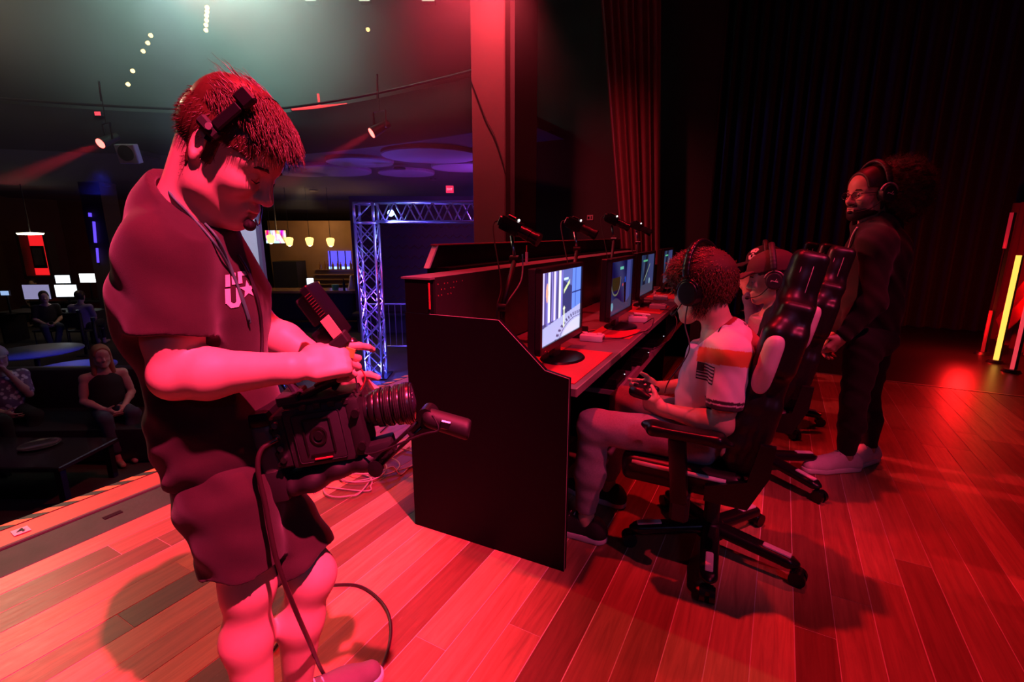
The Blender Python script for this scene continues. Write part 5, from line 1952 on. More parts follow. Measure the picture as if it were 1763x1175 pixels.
def add_arm(b, sh, el, wr, g=1.0, k=0.02):
    mid = el.lerp(wr, 0.28)
    b.ell(sh, (0.056 * g, 0.056 * g, 0.056 * g), None, k)
    b.cap(sh, el, 0.050 * g, 0.039 * g, k)
    b.cap(sh.lerp(el, 0.35), sh.lerp(el, 0.7), 0.050 * g, 0.046 * g, k)
    b.cap(el, mid, 0.039 * g, 0.044 * g, k)
    b.cap(mid, wr, 0.044 * g, 0.026 * g, k)


def add_leg(b, hip, kn, an, g=1.0, k=0.03, back=None):
    mid = kn.lerp(an, 0.32)
    if back is not None:
        mid = mid + back * 0.016
    b.cap(hip, kn, 0.086 * g, 0.056 * g, k)
    b.ell(kn, (0.055 * g, 0.055 * g, 0.058 * g), None, k)
    b.cap(kn, mid, 0.050 * g, 0.056 * g, k)
    b.cap(mid, an, 0.056 * g, 0.034 * g, k)


def add_torso(b, J, up, fwd, g=0.0, k=0.05):
    """pelvis, waist, chest, neck, shoulders; g inflates"""
    M = frame(fwd, up)
    R = npm(M)
    b.ell(J['pelvis'], (0.105 + g, 0.155 + g, 0.115 + g), R, k)
    b.ell(J['waist'], (0.098 + g, 0.135 + g, 0.14 + g), R, k)
    b.ell(J['chest'], (0.108 + g, 0.158 + g, 0.165 + g), R, k)
    b.cap(J['shN'], J['shF'], 0.055 + g, 0.055 + g, k)
    b.cap(J['neck'], J['shN'].lerp(J['neck'], 0.35), 0.05 + g * 0.6, 0.05 + g, k)
    b.cap(J['neck'], J['shF'].lerp(J['neck'], 0.35), 0.05 + g * 0.6, 0.05 + g, k)


def add_foot(b, an, toe_dir, s=1.0):
    d = Vector((toe_dir[0], toe_dir[1], 0)).normalized()
    h = Vector((an.x, an.y, 0.035)) - d * 0.04 * s
    b.cap(an, h + d * 0.02, 0.034 * s, 0.032 * s, 0.02)
    b.cap(h, h + d * 0.17 * s + Vector((0, 0, -0.008)), 0.032 * s, 0.028 * s, 0.03, (0, 0, 1), 0.8)


def shoe(parent, an, toe_dir, m_up, m_sole, name='shoe', s=1.0, floor=0.0, res=0.005):
    d = Vector((toe_dir[0], toe_dir[1], 0)).normalized()
    l = Vector((-d.y, d.x, 0))
    c = Vector((an.x, an.y, floor))
    b = Blob(res)
    heel, ball, toe = c - d * 0.055 * s, c + d * 0.13 * s, c + d * 0.20 * s
    zz = Vector((0, 0, 1))
    b.cap(heel + zz * 0.045, heel + zz * 0.075 + d * 0.012, 0.036 * s, 0.036 * s, 0.02)
    b.cap(heel + zz * 0.045, ball + zz * 0.04, 0.038 * s, 0.044 * s, 0.03, l, 1.0)
    b.cap(ball + zz * 0.038, toe + zz * 0.034, 0.042 * s, 0.032 * s, 0.03)
    b.cap(c + d * 0.03 + zz * 0.085, c + d * 0.10 + zz * 0.06, 0.036 * s, 0.034 * s, 0.03)
    b.cap(c + zz * 0.09, c + zz * 0.16, 0.036 * s, 0.038 * s, 0.004, None, 1, True)
    b.cut(c + zz * 0.022, (0, 0, -1))
    o = b.build(name, m_up, parent)
    sb = Blob(res)
    sb.cap(heel + zz * 0.014, ball + zz * 0.014, 0.042 * s, 0.048 * s, 0.02)
    sb.cap(ball + zz * 0.014, toe + zz * 0.016 + d * 0.004, 0.047 * s, 0.036 * s, 0.02)
    sb.cut(c + zz * 0.031, (0, 0, 1))
    sb.cut(c + zz * 0.001, (0, 0, -1))
    so = sb.build('sole', m_sole, None)
    for k in range(4):
        lc = c + d * (0.045 + 0.022 * k) * s + zz * (0.122 - 0.013 * k)
        lt = MB().tube([lc - l * 0.024 * s - zz * 0.010, lc + zz * 0.002, lc + l * 0.024 * s - zz * 0.010], 0.0028, 6).build('lace', m_sole, None, True)
        child_world(lt, o)
    so.parent = o
    so.matrix_parent_inverse = o.matrix_parent_inverse.copy() if False else Matrix()
    return o


def child_world(o, parent):
    """parent o (world-coordinate mesh) under a world-coordinate child object"""
    o.parent = parent
    o.matrix_parent_inverse = Matrix()
    return o


def fold(amp, fx, fy, fz, ph=0.0):
    def fn(X, Y, Z):
        a = X * fx + Y * fy + Z * fz
        return amp * (np.sin(a + ph + 1.5 * np.sin(0.37 * a + 12 * Z + 5 * X)) + 0.5 * np.sin(1.73 * a + 2.1 + 9 * Y))
    return fn


def hit(bvh, px, py, lift=0.0):
    """point on a modelled surface seen along a survey ray, lifted off the surface"""
    d = ray(px, py).normalized()
    h = bvh.ray_cast(EYE, d, 30)
    return None if h[0] is None else h[0] + h[1] * lift


def hair_shell(b, C, M, s, thick, hairline):
    """scalp region of a head as an offset shell. hairline(x,y,z head coords)->signed, <0 where hair grows"""
    R = npm(M)
    Cn = np.array(C)
    hb = Blob(b.res)
    lo = np.array(C) - 0.2 * s
    hi = np.array(C) + 0.2 * s
    keep = Blob(b.res)
    add_head(keep, C, M, s, ears=False)
    f = keep.evaluate(lo, hi)
    X, Y, Z = keep.ax[0][:, None, None] - Cn[0], keep.ax[1][None, :, None] - Cn[1], keep.ax[2][None, None, :] - Cn[2]
    x = (X * R[0, 0] + Y * R[1, 0] + Z * R[2, 0]) / s
    y = (X * R[0, 1] + Y * R[1, 1] + Z * R[2, 1]) / s
    z = (X * R[0, 2] + Y * R[1, 2] + Z * R[2, 2]) / s
    g = hairline(x, y, z)
    f2 = np.maximum(f - thick(x, y, z), g * 0.8).astype(np.float32)
    hb.f, hb.ax, hb.lo = f2, keep.ax, keep.lo
    return hb, f2


def local_of(P, C, M, s):
    R = npm(M)
    return ((P - np.array(C)) @ R) / s


M_brow = mat('dark_brow_hair', (0.03, 0.015, 0.01), 0.8)
M_eyewhite = mat('eye_white', (0.7, 0.66, 0.64), 0.25)
M_hair_red = mat('auburn_hair', (0.15, 0.05, 0.026), 0.38, var=0.35, scale=120, spec=0.6)
M_hair_op = mat('dark_auburn_hair', (0.075, 0.024, 0.013), 0.36, var=0.35, scale=120, spec=0.6)
M_scalp_red = mat('auburn_scalp', (0.05, 0.018, 0.010), 0.75, var=0.3, scale=160)
M_hair_dark = mat('dark_brown_hair', (0.022, 0.012, 0.009), 0.5, var=0.3, scale=120)


def face_details(parent, C, M, s, brow_m, eyes_open=True, lash=True):
    P = lambda x, y, z: C + M @ Vector((x * s, y * s, z * s))
    for y in (-1, 1):
        MB().tube([P(0.0985, y * 0.014, 0.021), P(0.0975, y * 0.027, 0.026), P(0.088, y * 0.044, 0.024), P(0.076, y * 0.054, 0.017)], [0.002 * s, 0.0036 * s, 0.0034 * s, 0.0015 * s], 6).build('eyebrow', brow_m, parent, True, True)
        if eyes_open:
            eo = MB().sph(P(0.0795, y * 0.033, -0.001), 0.0132 * s, 14).build('eye', M_eyewhite, parent, True, True)
            ir = MB().sph(P(0.0885, y * 0.0335, -0.002), 0.0055 * s, 10).build('iris', M_brow, None, True)
            child_world(ir, eo)
        if lash:
            MB().tube([P(0.0925, y * 0.021, -0.004), P(0.0945, y * 0.033, -0.0075), P(0.088, y * 0.046, -0.004)], [0.0008 * s, 0.0015 * s, 0.0008 * s], 5).build('eyelash', M_brow, parent, True, True)


def person(loc, label):
    return empty('person', loc, 0, label, 'person')


# ------------------------------------------------------------------ the camera operator
def build_operator():
    J = {}
    A = lambda n, px, py, dep: J.__setitem__(n, at(px, py, dep))
    A('pelvis', 412, 838, 1.08)
    A('waist', 372, 715, 1.07)
    A('chest', 338, 530, 1.08)
    A('neck', 322, 358, 1.065)
    A('shN', 290, 435, 0.975)
    A('shF', 366, 455, 1.20)
    A('elN', 302, 648, 0.92)
    A('wrN', 500, 634, 0.95)
    A('elF', 452, 566, 1.21)
    A('wrF', 582, 640, 1.18)
    A('hipN', 398, 850, 1.01)
    A('hipF', 445, 858, 1.14)
    A('knN', 428, 1008, 1.00)
    A('knF', 536, 990, 1.10)
    J['anN'] = atz(452, 1275, 0.09)
    J['anF'] = atz(512, 1205, 0.09)
    op = person((J['anF'].x, J['anF'].y, 0), 'camera operator in black t-shirt and shorts bending over a cinema camera')
    skin = skin_mat('fair_skin', (0.62, 0.40, 0.32))
    toe = (_R * 0.75 + _F0 * 0.65)
    toe2 = (_R * 0.9 + _F0 * 0.1)
    fwd = (_R * 1.0 - _F0 * 0.28).normalized()
    up = (J['neck'] - J['pelvis']).normalized()
    hf = (_R * 1.0 - _F0 * 0.04).normalized()
    pit = math.radians(36)
    hfw = hf * math.cos(pit) - Vector((0, 0, 1)) * math.sin(pit)
    hup = hf * math.sin(pit) + Vector((0, 0, 1)) * math.cos(pit)
    HM = frame(hfw, hup)
    HC = at(392, 266, 1.06)
    HS = 1.0
    b = Blob(0.0036)
    add_torso(b, J, up, fwd, -0.032)
    b.cap(J['neck'] - up * 0.03, HC + HM @ Vector((-0.035, 0, -0.03)), 0.068, 0.060, 0.035)
    b.cap(J['neck'] + fwd * 0.03, HC + HM @ Vector((0.0, 0, -0.07)), 0.05, 0.05, 0.03)
    add_head(b, HC, HM, HS)
    add_arm(b, J['shN'], J['elN'], J['wrN'], 1.12)
    add_arm(b, J['shF'], J['elF'], J['wrF'], 1.0)
    back = -fwd
    add_leg(b, J['hipN'], J['knN'], J['anN'], 0.98, 0.03, -toe2)
    add_leg(b, J['hipF'], J['knF'], J['anF'], 0.98, 0.03, -toe)
    add_foot(b, J['anN'], toe2)
    add_foot(b, J['anF'], toe)
    # near (right) hand on the top handle: back of hand to the camera, thumb up, fingers wrapped over the bar
    dN = (at(560, 624, 0.985) - J['wrN']).normalized()
    add_hand(b, J['wrN'] + dN * 0.02, dN, _F0 * 0.75 - Vector((0, 0, 1)) * 0.5, Vector((0, 0, 1)) * 0.8 + _F0 * 0.35,
             ((0.25, 0.35, 0.3), (0.75, 1.2, 0.8), (0.85, 1.3, 0.9), (0.9, 1.3, 0.9)), thumb=(0.85, 0.45, 0.35), thumb_bend=0.15, s=0.98)
    # far (left) hand cradles the lens from behind
    dF = (at(650, 700, 1.17) - J['wrF']).normalized()
    add_hand(b, J['wrF'] + dF * 0.02, dF, -_F0 * 0.8 - Vector((0, 0, 1)) * 0.1, Vector((0, 0, 1)) * 0.8 - _R * 0.3,
             ((0.6, 0.6, 0.4), (0.7, 0.7, 0.4), (0.75, 0.7, 0.4), (0.8, 0.7, 0.4)), s=0.94)
    body = b.build('body', skin, op)
    face_details(op, HC, HM, HS, mat('auburn_brow', (0.08, 0.03, 0.02), 0.8), eyes_open=False)

    # ---- t-shirt
    M_tee = mat('black_cotton_tee', (0.022, 0.007, 0.008), 0.9, var=0.2, scale=60, bump=0.25, bump_scale=700, sheen=0.15)
    t = Blob(0.0045)
    Rt = npm(frame(fwd, up))
    t.ell(J['chest'] + fwd * 0.005, (0.120, 0.178, 0.20), Rt, 0.045)
    t.ell(J['waist'] + fwd * 0.01, (0.112, 0.15, 0.20), Rt, 0.05)
    t.cap(J['waist'], J['pelvis'] - up * 0.06, 0.118, 0.142, 0.05, fwd, 0.95)
    t.cap(J['shN'], J['shF'], 0.066, 0.066, 0.05)
    t.cap(J['neck'] - up * 0.015, J['shN'], 0.078, 0.068, 0.05)
    t.cap(J['neck'] - up * 0.02, J['shF'], 0.072, 0.062, 0.05)
    t.cap(J['chest'] - fwd * 0.06 + up * 0.08, J['neck'] - fwd * 0.02, 0.09, 0.075, 0.05)
    sl = J['shN'].lerp(J['elN'], 0.68)
    dn = (J['elN'] - J['shN']).normalized()
    sf = J['shF'].lerp(J['elF'], 0.55)
    df = (J['elF'] - J['shF']).normalized()
    for c, d, sh, ra, rb in ((sl, dn, J['shN'], 0.071, 0.080), (sf, df, J['shF'], 0.068, 0.074)):
        q = Blob()
        q.cap(sh, c + d * 0.05, ra, rb, 0.02)
        q.cut(c, d + _R * -0.1)
        q.cap(c - d * 0.03, c + d * 0.1, rb - 0.021, rb - 0.021, 0.004, None, 1, True)
        t.add(q, 0.03)
    lo = np.array(J['shN']) - 0.4
    # fabric folds
    t.warp(fold(0.0016, 26, 16, 38), None, None)
    ax = np.array(J['pelvis'])
    t.warp(lambda X, Y, Z: 0.004 * np.sin(Z * 75 + 6 * np.sin(X * 9) + 4 * Y * 5) * np.clip((1.03 - Z) / 0.2, 0, 1))
    # sleeve openings, hem, collar
    cutb = lambda c, r: (np.array(c) - r, np.array(c) + r)
    hem = at(360, 803, 1.07)
    t.cut(hem, (Vector((0, 0, -1)) * 0.97 + _R * -0.03), None, None)
    nk = (HC + HM @ Vector((-0.03, 0, -0.06)) - J['neck']).normalized()
    ck = J['neck'] + nk * 0.018 + fwd * 0.01
    l_, h_ = cutb(ck + nk * 0.06, 0.14)
    t.cut(ck, nk * 0.9 + fwd * 0.35, l_, h_)
    t.cap(ck - nk * 0.02, ck + nk * 0.12, 0.068, 0.073, 0.004, None, 1, True)
    tee = t.build('t_shirt', M_tee, op)
    # collar ring
    M_ = frame(nk * 0.9 + fwd * 0.35, fwd)
    bvh = bvh_of(tee.data)
    # ---- shorts
    M_sh = mat('black_cotton_shorts', (0.024, 0.007, 0.009), 0.85, var=0.2, scale=50, bump=0.25, bump_scale=600, sheen=0.15)
    s_ = Blob(0.005)
    s_.ell(J['pelvis'] + Vector((0, 0, 0.01)), (0.118, 0.150, 0.13), npm(frame(fwd, (0, 0, 1))), 0.05)
    eN = J['hipN'].lerp(J['knN'], 0.72)
    eF = J['hipF'].lerp(J['knF'], 0.86)
    dN_ = (J['knN'] - J['hipN']).normalized()
    dF_ = (J['knF'] - J['hipF']).normalized()
    for h0, e0, d0, ra, rb in ((J['hipN'], eN, dN_, 0.097, 0.093), (J['hipF'], eF, dF_, 0.102, 0.094)):
        q = Blob()
        q.cap(h0, e0 + d0 * 0.05, ra, rb, 0.04)
        q.cut(e0, d0)
        q.cap(e0 - d0 * 0.03, e0 + d0 * 0.1, rb - 0.021, rb - 0.021, 0.004, None, 1, True)
        s_.add(q, 0.03)
    s_.warp(fold(0.003, 20, 24, 34, 1.0))
    s_.warp(lambda X, Y, Z: 0.0025 * np.sin(65 * Z - 30 * X + 25 * Y))
    shorts = s_.build('shorts', M_sh, op)
    # shoes
    M_up = mat('grey_canvas_shoe', (0.16, 0.13, 0.14), 0.8)
    shoe(op, J['anF'], toe, M_up, M_white, s=1.05)
    shoe(op, J['anN'], toe2, M_up, M_white, s=1.05)
    # ---- print on the chest
    M_print = mat('white_print', (0.8, 0.78, 0.78), 0.7)
    polys = []
    u_, v_ = 0.0, 0.0
    # slanted letter block: two strokes, a round bottomed U and a star
    def rect(x0, x1, y0, y1, sh=0.12):
        return [(x0 + sh * y0, y0), (x1 + sh * y0, y0), (x1 + sh * y1, y1), (x0 + sh * y1, y1)]
    polys.append(rect(-0.052, -0.036, -0.01, 0.028))
    polys.append(rect(-0.030, -0.016, -0.005, 0.032))
    polys.append(rect(-0.054, -0.036, -0.062, -0.016))
    polys.append([(-0.058, -0.062), (-0.046, -0.078), (-0.02, -0.078), (-0.008, -0.062), (-0.022, -0.058), (-0.03, -0.064), (-0.036, -0.064), (-0.044, -0.058)])
    polys.append(rect(-0.018, -0.002, -0.060, -0.016))
    polys.append(rect(-0.008, 0.03, 0.02, 0.034))
    polys.append(rect(-0.008, 0.006, -0.004, 0.02))
    st = []
    for k in range(10):
        r = 0.030 if k % 2 == 0 else 0.0125
        a = math.pi / 2 + k * math.pi / 5
        st.append((0.022 + r * math.cos(a), -0.026 + r * math.sin(a)))
    polys.append(st)
    polys = [[(x * 0.66, y * 0.66) for x, y in p] for p in polys]
    c = hit(bvh, 414, 486)
    if c is not None:
        nn = (fwd * 0.75 - _F0 * 0.6).normalized()
        uu = Vector((0, 0, 1)).cross(nn) * -1
        uu = nn.cross(Vector((0, 0, 1))) * -1
        decal('chest_print', bvh, c, uu, Vector((0, 0, 1)), nn, polys, M_print, tee, 0.002)
        tee.children[0].matrix_parent_inverse = Matrix()
    # ---- lanyard cords
    M_lan = mat('green_lanyard', (0.05, 0.22, 0.16), 0.6)
    bb = bvh_of(body.data)
    for cord in (((274, 307), (300, 340), (335, 378), (365, 418), (392, 462), (412, 505), (424, 540), (428, 556)),
                 ((352, 384), (370, 410), (388, 445), (402, 480), (414, 515), (426, 552))):
        pts = []
        for px, py in cord:
            h1 = hit(bvh, px, py, 0.004)
            h2 = hit(bb, px, py, 0.004)
            cands = [h for h in (h1, h2) if h is not None]
            if cands:
                pts.append(min(cands, key=lambda q: (q - EYE).length))
        if len(pts) > 2:
            MB().tube(bez(pts, 6), 0.0028, 6).build('lanyard', M_lan, op, True, True)
    pts = [hit(bvh, px, py, 0.006) for px, py in ((405, 440), (425, 475), (440, 520), (447, 570), (446, 620))]
    pts = [p for p in pts if p is not None]
    if len(pts) > 2:
        MB().tube(bez(pts, 6), 0.0035, 6).build('headset_cable', M_cable, op, True, True)

    # ---- hair
    def hl(x, y, z):
        # short sides, long top; bare face
        a = np.maximum(x - (0.062 + 0.25 * (z - 0.06)), 0.035 - z) * 1.0      # front/lower limit for the face side
        side = np.where(z < 0.03, np.maximum(-0.088 - z, np.maximum(x + 0.012, -0.2 - x)), x - (0.078 + 0.10 * np.clip(z - 0.03, 0, 1)))
        burn = np.maximum.reduce([x - 0.022, -0.022 - z, np.abs(np.abs(y) - 0.07) - 0.02, -x - 0.01])
        return np.minimum(side, burn)

    def th(x, y, z):
        top = np.clip((z - 0.07) / 0.06, 0, 1)
        return 0.0035 + 0.016 * top * HS
    hb, f2 = hair_shell(b, HC, HM, HS, th, hl)
    hair = hb.build('hair', M_hair_op, op, f2)
    P = verts_of(hair.data)
    Nn = normals_of(hair.data)
    Lc = local_of(P, HC, HM, HS)
    R = npm(HM)
    rg = np.random.default_rng(5)
    topm = np.where((Lc[:, 2] > 0.085))[0]
    ids = rg.choice(topm, 2600)
    flow = np.stack([np.full(len(ids), 1.0), 0.25 * np.sign(Lc[ids, 1]) * 0 - 0.35 * np.ones(len(ids)), np.zeros(len(ids))], 1) @ R.T
    dirs = flow * 1.0 + Nn[ids] * (0.06 + 0.10 * rg.random(len(ids)))[:, None] + rg.normal(0, 0.06, (len(ids), 3))
    ln = rg.uniform(0.02, 0.045, len(ids)) * (0.7 + 0.5 * np.clip(Lc[ids, 0] / 0.08, 0, 1))
    st1 = strands('hair_top', P[ids] - Nn[ids] * 0.002, dirs, ln, M_hair_op, None, 0.0014, 6, (np.array([0.2, -0.1, -0.5]) @ R.T), 0.002, rg)
    child_world(st1, hair)
    # a few wisps standing off the crown and at the fringe
    ids = rg.choice(np.where((Lc[:, 2] > 0.10) & (Lc[:, 0] < 0.02) & (Lc[:, 0] > -0.05))[0], 60)
    dirs = np.stack([-np.ones(len(ids)), rg.normal(0, .15, len(ids)), 0.32 + rg.normal(0, .1, len(ids))], 1) @ R.T
    st2 = strands('hair_wisps', P[ids], dirs, rg.uniform(0.015, 0.04, len(ids)), M_hair_op, None, 0.0011, 6, (np.array([-0.5, 0, -0.1]) @ R.T), 0.002, rg)
    child_world(st2, hair)
    fr = np.where((Lc[:, 0] > 0.06) & (Lc[:, 2] > 0.06))[0]
    ids = rg.choice(fr, 420)
    dirs = np.stack([np.ones(len(ids)) * 0.9, -0.25 + rg.normal(0, .15, len(ids)), 0.15 + rg.normal(0, .15, len(ids))], 1) @ R.T
    st3 = strands('hair_fringe', P[ids], dirs, rg.uniform(0.015, 0.035, len(ids)), M_hair_op, None, 0.0013, 6, (np.array([0.1, -0.2, -0.9]) @ R.T), 0.003, rg)
    child_world(st3, hair)
    # short clipped sides
    sd = np.where((Lc[:, 2] < 0.08))[0]
    ids = rg.choice(sd, 2600)
    dirs = Nn[ids] * 0.55 + (np.array([-0.2, 0, -1.0]) @ R.T)[None, :] * 0.7 + rg.normal(0, 0.15, (len(ids), 3))
    st4 = strands('hair_sides', P[ids] - Nn[ids] * 0.001, dirs, rg.uniform(0.006, 0.012, len(ids)), M_hair_op, None, 0.0008, 2, None, 0, rg)
    child_world(st4, hair)

    # ---- headset
    hs = lambda x, y, z: HC + HM @ Vector((x * HS, y * HS, z * HS))
    he = empty('intercom_headset', tuple(hs(0, 0, 0.14)), 0, 'black intercom headset with foam microphone worn by the camera operator', 'headset')
    arc = []
    for k in range(25):
        a = math.radians(-8 + 196 * k / 24)
        arc.append(hs(0.010 + 0.012 * math.sin(a), -0.090 * math.cos(a), 0.036 + 0.110 * math.sin(a)))
    band = MB()
    pr = []
    for i, p in enumerate(arc):
        pr.append(p)
    # flat band: box segments
    for p, q in zip(arc, arc[1:]):
        tdir = (q - p).normalized()
        xd = HM @ Vector((1, 0, 0))
        nd = tdir.cross(xd).normalized()
        Rb = Matrix((xd, tdir, nd)).transposed()
        band.box((p + q) / 2, (0.013, (q - p).length * 1.15, 0.004), Rb)
    band.build('headband', M_blackgloss, he, False, True)
    for yy in (-1,):
        a0, a1 = hs(0.012, yy * 0.094, 0.05), hs(0.026, yy * 0.083, 0.108)
        tdir = (a1 - a0).normalized()
        xd = HM @ Vector((1, 0, 0))
        xd = (xd - tdir * xd.dot(tdir)).normalized()
        Rb = Matrix((xd, tdir, xd.cross(tdir))).transposed()
        MB().box((a0 + a1) / 2, (0.022, (a1 - a0).length, 0.010), Rb, 0.003).build('slider', M_blackgloss, he, False, True)
        pc = hs(0.026, yy * 0.080, 0.125)
        MB().box(pc, (0.034, 0.03, 0.016), Rb, 0.004).build('hinge_block', M_blackgloss, he, False, True)
        MB().box(hs(0.0, yy * 0.090, 0.042), (0.05, 0.022, 0.014), Rb, 0.005).build('temple_pad', M_rubber, he, False, True)
        lc = hs(0.006, yy * 0.0995, 0.046)
        MB().cyl(lc, lc + HM @ Vector((0, yy * 0.003, 0)), 0.0065, n=14).build('badge', mat('silver_badge', (0.6, 0.55, 0.56), 0.3, 0.6), he, False, True)
    fc = MB().cyl(hs(0.0, 0.085, 0.0), hs(0.0, 0.105, 0.0), 0.034, n=20).build('ear_cup', M_blackgloss, he, 'auto', True)
    mic = at(430, 388, 1.045)
    MB().tube(bez([hs(0.02, 0.10, -0.01), hs(0.06, 0.09, -0.06), hs(0.10, 0.05, -0.10), mic + HM @ Vector((-0.005, 0.02, 0.01))], 8), 0.0022, 6).build('boom', M_metal, he, True, True)
    MB().sph(mic, 0.0125, 16, (1, 1, 1)).build('foam_windscreen', M_rubber, he, True, True)
    return op, J, HC, HM


OP, OPJ, OPHC, OPHM = build_operator()


# ------------------------------------------------------------------ the cinema camera the operator holds
RIGP = at(562, 735, 1.06)
rig_f = (_R * 0.97 + _F0 * 0.10 + Vector((0, 0, 0.13))).normalized()
RM = frame(rig_f, (0, 0, 1))
rig = bpy.data.objects.new('cinema_camera', None)
COL.objects.link(rig)
rig.location = RIGP
rig.rotation_euler = RM.to_euler()
RSC = (0.78, 0.92, 0.92)
rig.scale = RSC
tag(rig, 'black handheld cinema camera with ribbed lens, top handle and side grip', 'camera')
M_camera = mat('camera_body_black', (0.028, 0.027, 0.032), 0.42, var=0.2, scale=40, bump=0.08)
M_camdark = mat('camera_black_rubber', (0.012, 0.012, 0.013), 0.6)
M_cammetal = mat('camera_anodised', (0.05, 0.048, 0.05), 0.28, 0.8)
B_ = MB()
B_.box((0.0, 0, 0.0), (0.185, 0.115, 0.155), bevel=0.012, seg=2)
body_o = B_.build('camera_body', M_camera, rig, 'auto')
# side panel with raised frame, round vent and logo bar facing the photographer (local -y)
MB().box((0.0, -0.060, 0.0), (0.135, 0.008, 0.125), bevel=0.008, seg=2).build('side_panel', M_camera, rig, 'auto')
fr = MB()
fr.box((0.0, -0.0655, 0.047), (0.072, 0.004, 0.004)).box((0.0, -0.0655, -0.043), (0.062, 0.004, 0.004)).box((-0.038, -0.0655, 0.002), (0.004, 0.004, 0.086)).box((0.038, -0.0655, 0.002), (0.004, 0.004, 0.086))
fr.build('panel_frame', M_cammetal, rig)
MB().lathe([(0.0001, 0.0), (0.023, 0.0), (0.024, 0.003), (0.020, 0.004), (0.018, 0.0025), (0.012, 0.0025), (0.0115, 0.005), (0.0001, 0.005)], 28, Matrix.Translation((0.0, -0.064, 0.004)) @ Matrix.Rotation(math.pi / 2, 4, 'X')).build('round_badge', M_cammetal, rig, 'auto')
MB().box((0.0, -0.0655, -0.055), (0.05, 0.003, 0.003)).build('logo_bar', mat('red_logo_bar', (0.45, 0.05, 0.06), 0.4), rig)
# front mount block and lens
MB().box((0.105, 0, 0.005), (0.04, 0.12, 0.15), bevel=0.012, seg=2).build('mount_block', M_camdark, rig, 'auto')
for sx, sz in ((0.112, 0.045), (0.112, -0.04)):
    MB().cyl((sx, -0.058, sz), (sx, -0.070, sz), 0.011, n=16).build('port_button', M_cammetal, rig, 'auto')
lens = MB()
ribs = [(0.125, 0.140, 0.038), (0.141, 0.158, 0.045), (0.160, 0.176, 0.050), (0.178, 0.184, 0.047), (0.186, 0.204, 0.050), (0.206, 0.212, 0.047), (0.214, 0.232, 0.051), (0.234, 0.262, 0.053), (0.262, 0.268, 0.050)]
LA = Matrix.Translation((0, 0, 0.028)) @ Matrix.Rotation(math.pi / 2, 4, 'Y')
for k, (a, b_, r_) in enumerate(ribs):
    MB().lathe([(0.0001, a), (r_ - 0.001, a), (r_, a + 0.0015), (r_, b_ - 0.0015), (r_ - 0.001, b_), (0.0001, b_)], 36, LA).build('lens_ring', M_lens if k % 2 == 0 else M_cammetal, rig, 'auto')
for a, r_ in ((0.190, 0.0512), (0.195, 0.0512), (0.2, 0.0512), (0.217, 0.0522), (0.222, 0.0522), (0.227, 0.0522), (0.24, 0.0542), (0.246, 0.0542), (0.252, 0.0542)):
    MB().lathe([(r_ - 0.003, a), (r_, a), (r_, a + 0.002), (r_ - 0.003, a + 0.002)], 36, LA).build('focus_rib', M_camdark, rig)
MB().lathe([(0.0001, 0.2685), (0.046, 0.2685), (0.0001, 0.276)], 28, LA).build('front_glass', mat('coated_glass', (0.02, 0.015, 0.03), 0.05, coat=1.0), rig, True)
# rear: power / io block with connectors and the battery cylinder plate
MB().box((-0.112, 0, -0.005), (0.045, 0.105, 0.135), bevel=0.006).build('rear_module', M_camdark, rig)
for k in range(4):
    zz_ = 0.045 - 0.03 * k
    MB().cyl((-0.112, -0.05, zz_), (-0.112, -0.066, zz_), 0.008, n=12).build('connector', M_steel, rig, 'auto')
    MB().cyl((-0.127, -0.052, zz_ - 0.012), (-0.127, -0.062, zz_ - 0.012), 0.005, n=10).build('connector', M_cammetal, rig, 'auto')
MB().box((-0.165, 0.005, -0.03), (0.062, 0.10, 0.15), bevel=0.02, seg=3).build('battery_pack', mat('grey_battery', (0.10, 0.085, 0.085), 0.5), rig, 'auto')
MB().box((-0.165, 0.005, 0.058), (0.066, 0.105, 0.04), bevel=0.014, seg=2).build('battery_cap', M_blackgloss, rig, 'auto')
MB().box((-0.165, 0.005, -0.12), (0.066, 0.105, 0.09), bevel=0.014, seg=2).build('belt_pouch', M_camdark, rig, 'auto')
# top plate with bosses
MB().box((0.01, 0, 0.083), (0.20, 0.09, 0.014), bevel=0.003).build('top_plate', M_camdark, rig)
MB().box((-0.075, 0, 0.094), (0.06, 0.085, 0.026), bevel=0.004).build('rear_top_block', M_camera, rig)
for k in range(4):
    MB().box((-0.03 + 0.04 * k, -0.054, 0.075), (0.02, 0.012, 0.014), bevel=0.002).build('lug', M_camdark, rig)
# handle: open trapezoid frame
hm_ = MB()
path = [(-0.055, 0, 0.09), (-0.075, 0, 0.135), (-0.045, 0, 0.150), (0.055, 0, 0.185), (0.085, 0, 0.185), (0.092, 0, 0.165), (0.075, 0, 0.125), (0.05, 0, 0.10)]
for p, q in zip(path, path[1:]):
    d = Vector(q) - Vector(p)
    mid = (Vector(p) + Vector(q)) / 2
    ang = -math.atan2(d.z, d.x)
    hm_.box(mid, (d.length + 0.012, 0.024, 0.016), Euler((0, ang, 0)), 0.004)
hm_.build('top_handle', mat('blue_black_handle', (0.03, 0.035, 0.045), 0.4), rig)
MB().box((0.02, 0, 0.108), (0.15, 0.055, 0.014), Euler((0, -0.25, 0)), 0.003).build('handle_rail', M_camdark, rig)
MB().box((0.055, 0, 0.128), (0.12, 0.03, 0.012), Euler((0, -0.28, 0)), 0.003).build('handle_inner_bar', mat('dark_red_anodised', (0.18, 0.02, 0.02), 0.35, 0.5), rig)
MB().box((0.04, 0, 0.196), (0.13, 0.032, 0.014), Euler((0, -0.34, 0)), 0.003).build('handle_top_rail', M_camdark, rig)
MB().cyl((0.055, -0.01, 0.215), (0.085, -0.01, 0.232), 0.012, n=16).build('thumb_knob', M_cammetal, rig, 'auto')
